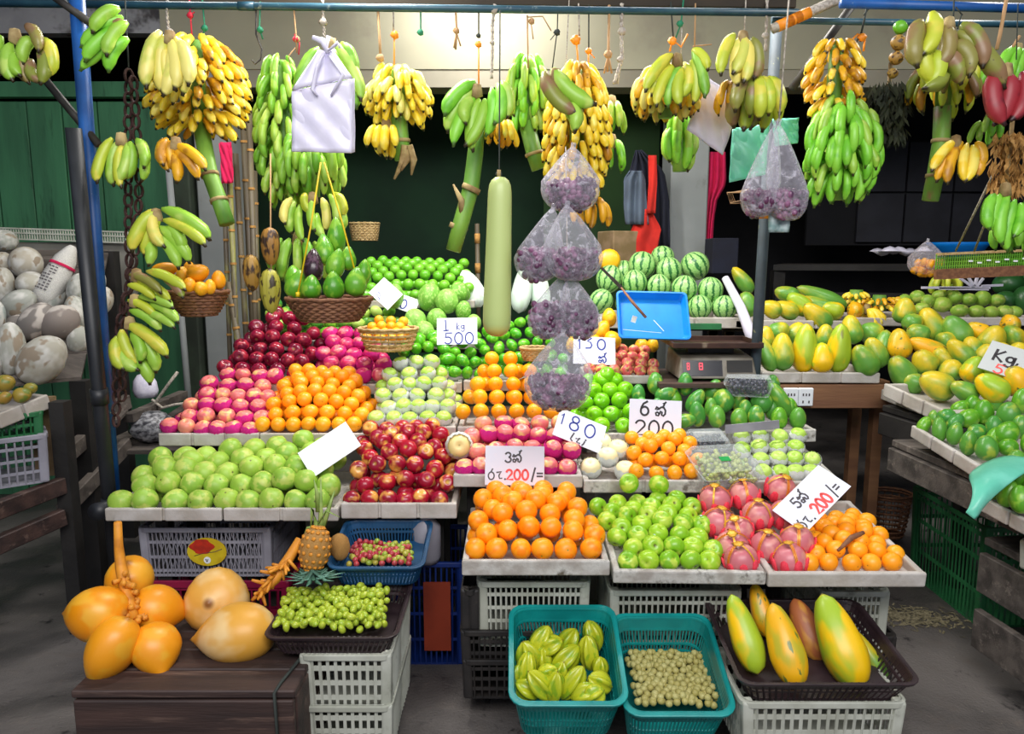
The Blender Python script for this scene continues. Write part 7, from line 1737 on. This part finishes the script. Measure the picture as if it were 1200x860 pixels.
o = empty('blue_basin', P(1123, 285, 5.0), 0, 'blue plastic basin on the dark counter', 'basin'); m = MB(); m.lathe([(.10, -.1), (.15, -.02), (.17, .0), (.165, .006), (.14, -.015), (.09, -.09), (1e-6, -.09)], 24); q = m.build('basin_bowl', M['tray_blue'], o); q.scale = (1.2, 1, 1)
m = MB(); m.lathe([(.12, -.1), (.16, -.02), (.17, 0), (.15, -.02), (1e-6, -.09)], 20); q = m.build('blue_bowl', M['crate_blue']); q.location = P(1200, 270, 4.8); tag(q, 'dark blue bowl at the frame edge behind the mesh shelf', 'bowl')
fruit_bag('pinkish plastic bag with yellow fruit on the counter edge', (1086, 300, 4.4), 20, 22, (1087, 282), 21, grapes='small_orange_fruit', n=30, fill=.5, gl='yellow-brown fruits inside the pinkish counter bag', gd=9)
m = MB(); m.grid(lambda a, b: Vector(((a - .5) * .3, (b - .5) * .2, .03 * math.sin(9 * a) * math.sin(7 * b) + .03)), 12, 10); q = solid(m.build('crumpled_plastic', M['bag_white']), .004); q.location = P(1055, 300, 4.75); tag(q, 'crumpled whitish plastic sheet on the dark counter', 'sheet')
o = empty('white_strips', P(1120, 337, 3.95), 0, 'bundle of white paper strips lying over the round guavas', 'paper'); C_ = o.location
for q in ([(1080, 337), (1160, 337)], [(1140, 336), (1125, 326)], [(1142, 336), (1134, 324)], [(1144, 336), (1152, 326)], [(1142, 335), (1146, 322)], [(1150, 335), (1175, 334)], [(1100, 338), (1158, 339)]):
    m = MB(); m.bar(P(*q[0], 3.95) - C_, P(*q[1], 3.95) - C_, .012, .012); m.build('paper_strip', M['bag_white'], o)
hand('small green-yellow banana hand above the round guavas', (1110, 322, 4.2), -150, -30, 4, 22, ['banana_yellowgreen'], 'fat', spread=1)
cluster('low heap of little yellow bananas at the rear tray', (1030, 356, 4.2), 34, 11, 2, 22, 15, ['banana_yellow', 'banana_ripe'], 'fat', down=.1)
cluster('small yellow banana heap beside the rear papayas', (1003, 350, 4.2), 18, 11, 2, 12, 15, ['banana_yellow'], 'fat', down=.1)
hand('yellow banana hand lying in the rear tray', (1016, 362, 4.05), -60, 10, 4, 28, ['banana_yellow'], 'fat', spread=.1)
# pink fruit stub, twig on mandarins, litter
g = MB(); g.tube([P(982, 645, 2.36), P(998, 630, 2.4), P(1012, 624, 2.42)], [.005, .010, .007], 7); tag(g.build('twig', M['wicker_brown']), 'short reddish brown twig lying on the aisle-side mandarins', 'twig')
for (u, v, mt, s, lab) in ((1100, 663, 'peduncle', (.05, .012, .006), 'curled yellow peel on the ground by the dark green crate'), (100, 550, 'husk', (.06, .03, .006), 'dry leaf scrap under the gourd stall'), (97, 605, 'sign_plain', (.05, .015, .004), 'white scrap by the black pipe elbow')):
    p = G(u, v); m = MB(); m.grid(lambda a, b: Vector(((a - .5) * s[0] * 1.6, (b - .5) * s[1] * 1.6, .012 * math.sin(5 * a))), 6, 3); q = solid(m.build('litter', M[mt]), .002); q.location = (p.x, p.y, .003); q.rotation_euler = (0, 0, random.random() * 3); tag(q, lab, 'litter')
# spilled husk patch on the ground
m = MB(); c = G(1060, 722)
for i in range(500):
    x, y = random.gauss(0, .14), random.gauss(0, .05); a = random.random() * 3.14; l = random.uniform(.006, .02); p = Vector((x, y + x * -.2, .002)); d = Vector((math.cos(a), math.sin(a), 0)) * l; n_ = Vector((-d.y, d.x, 0)) * .3
    m.add([p - d - n_, p + d - n_, p + d + n_ + Vector((0, 0, .003)), p - d + n_], [(0, 1, 2, 3)])
q = m.build('chaff', smat('pale_chaff', '#8E8468', '#6E664E', sc=60, rough=.9)); q.location = c; tag(q, 'patch of pale chaff scattered on the aisle ground', 'litter', None, 'stuff')
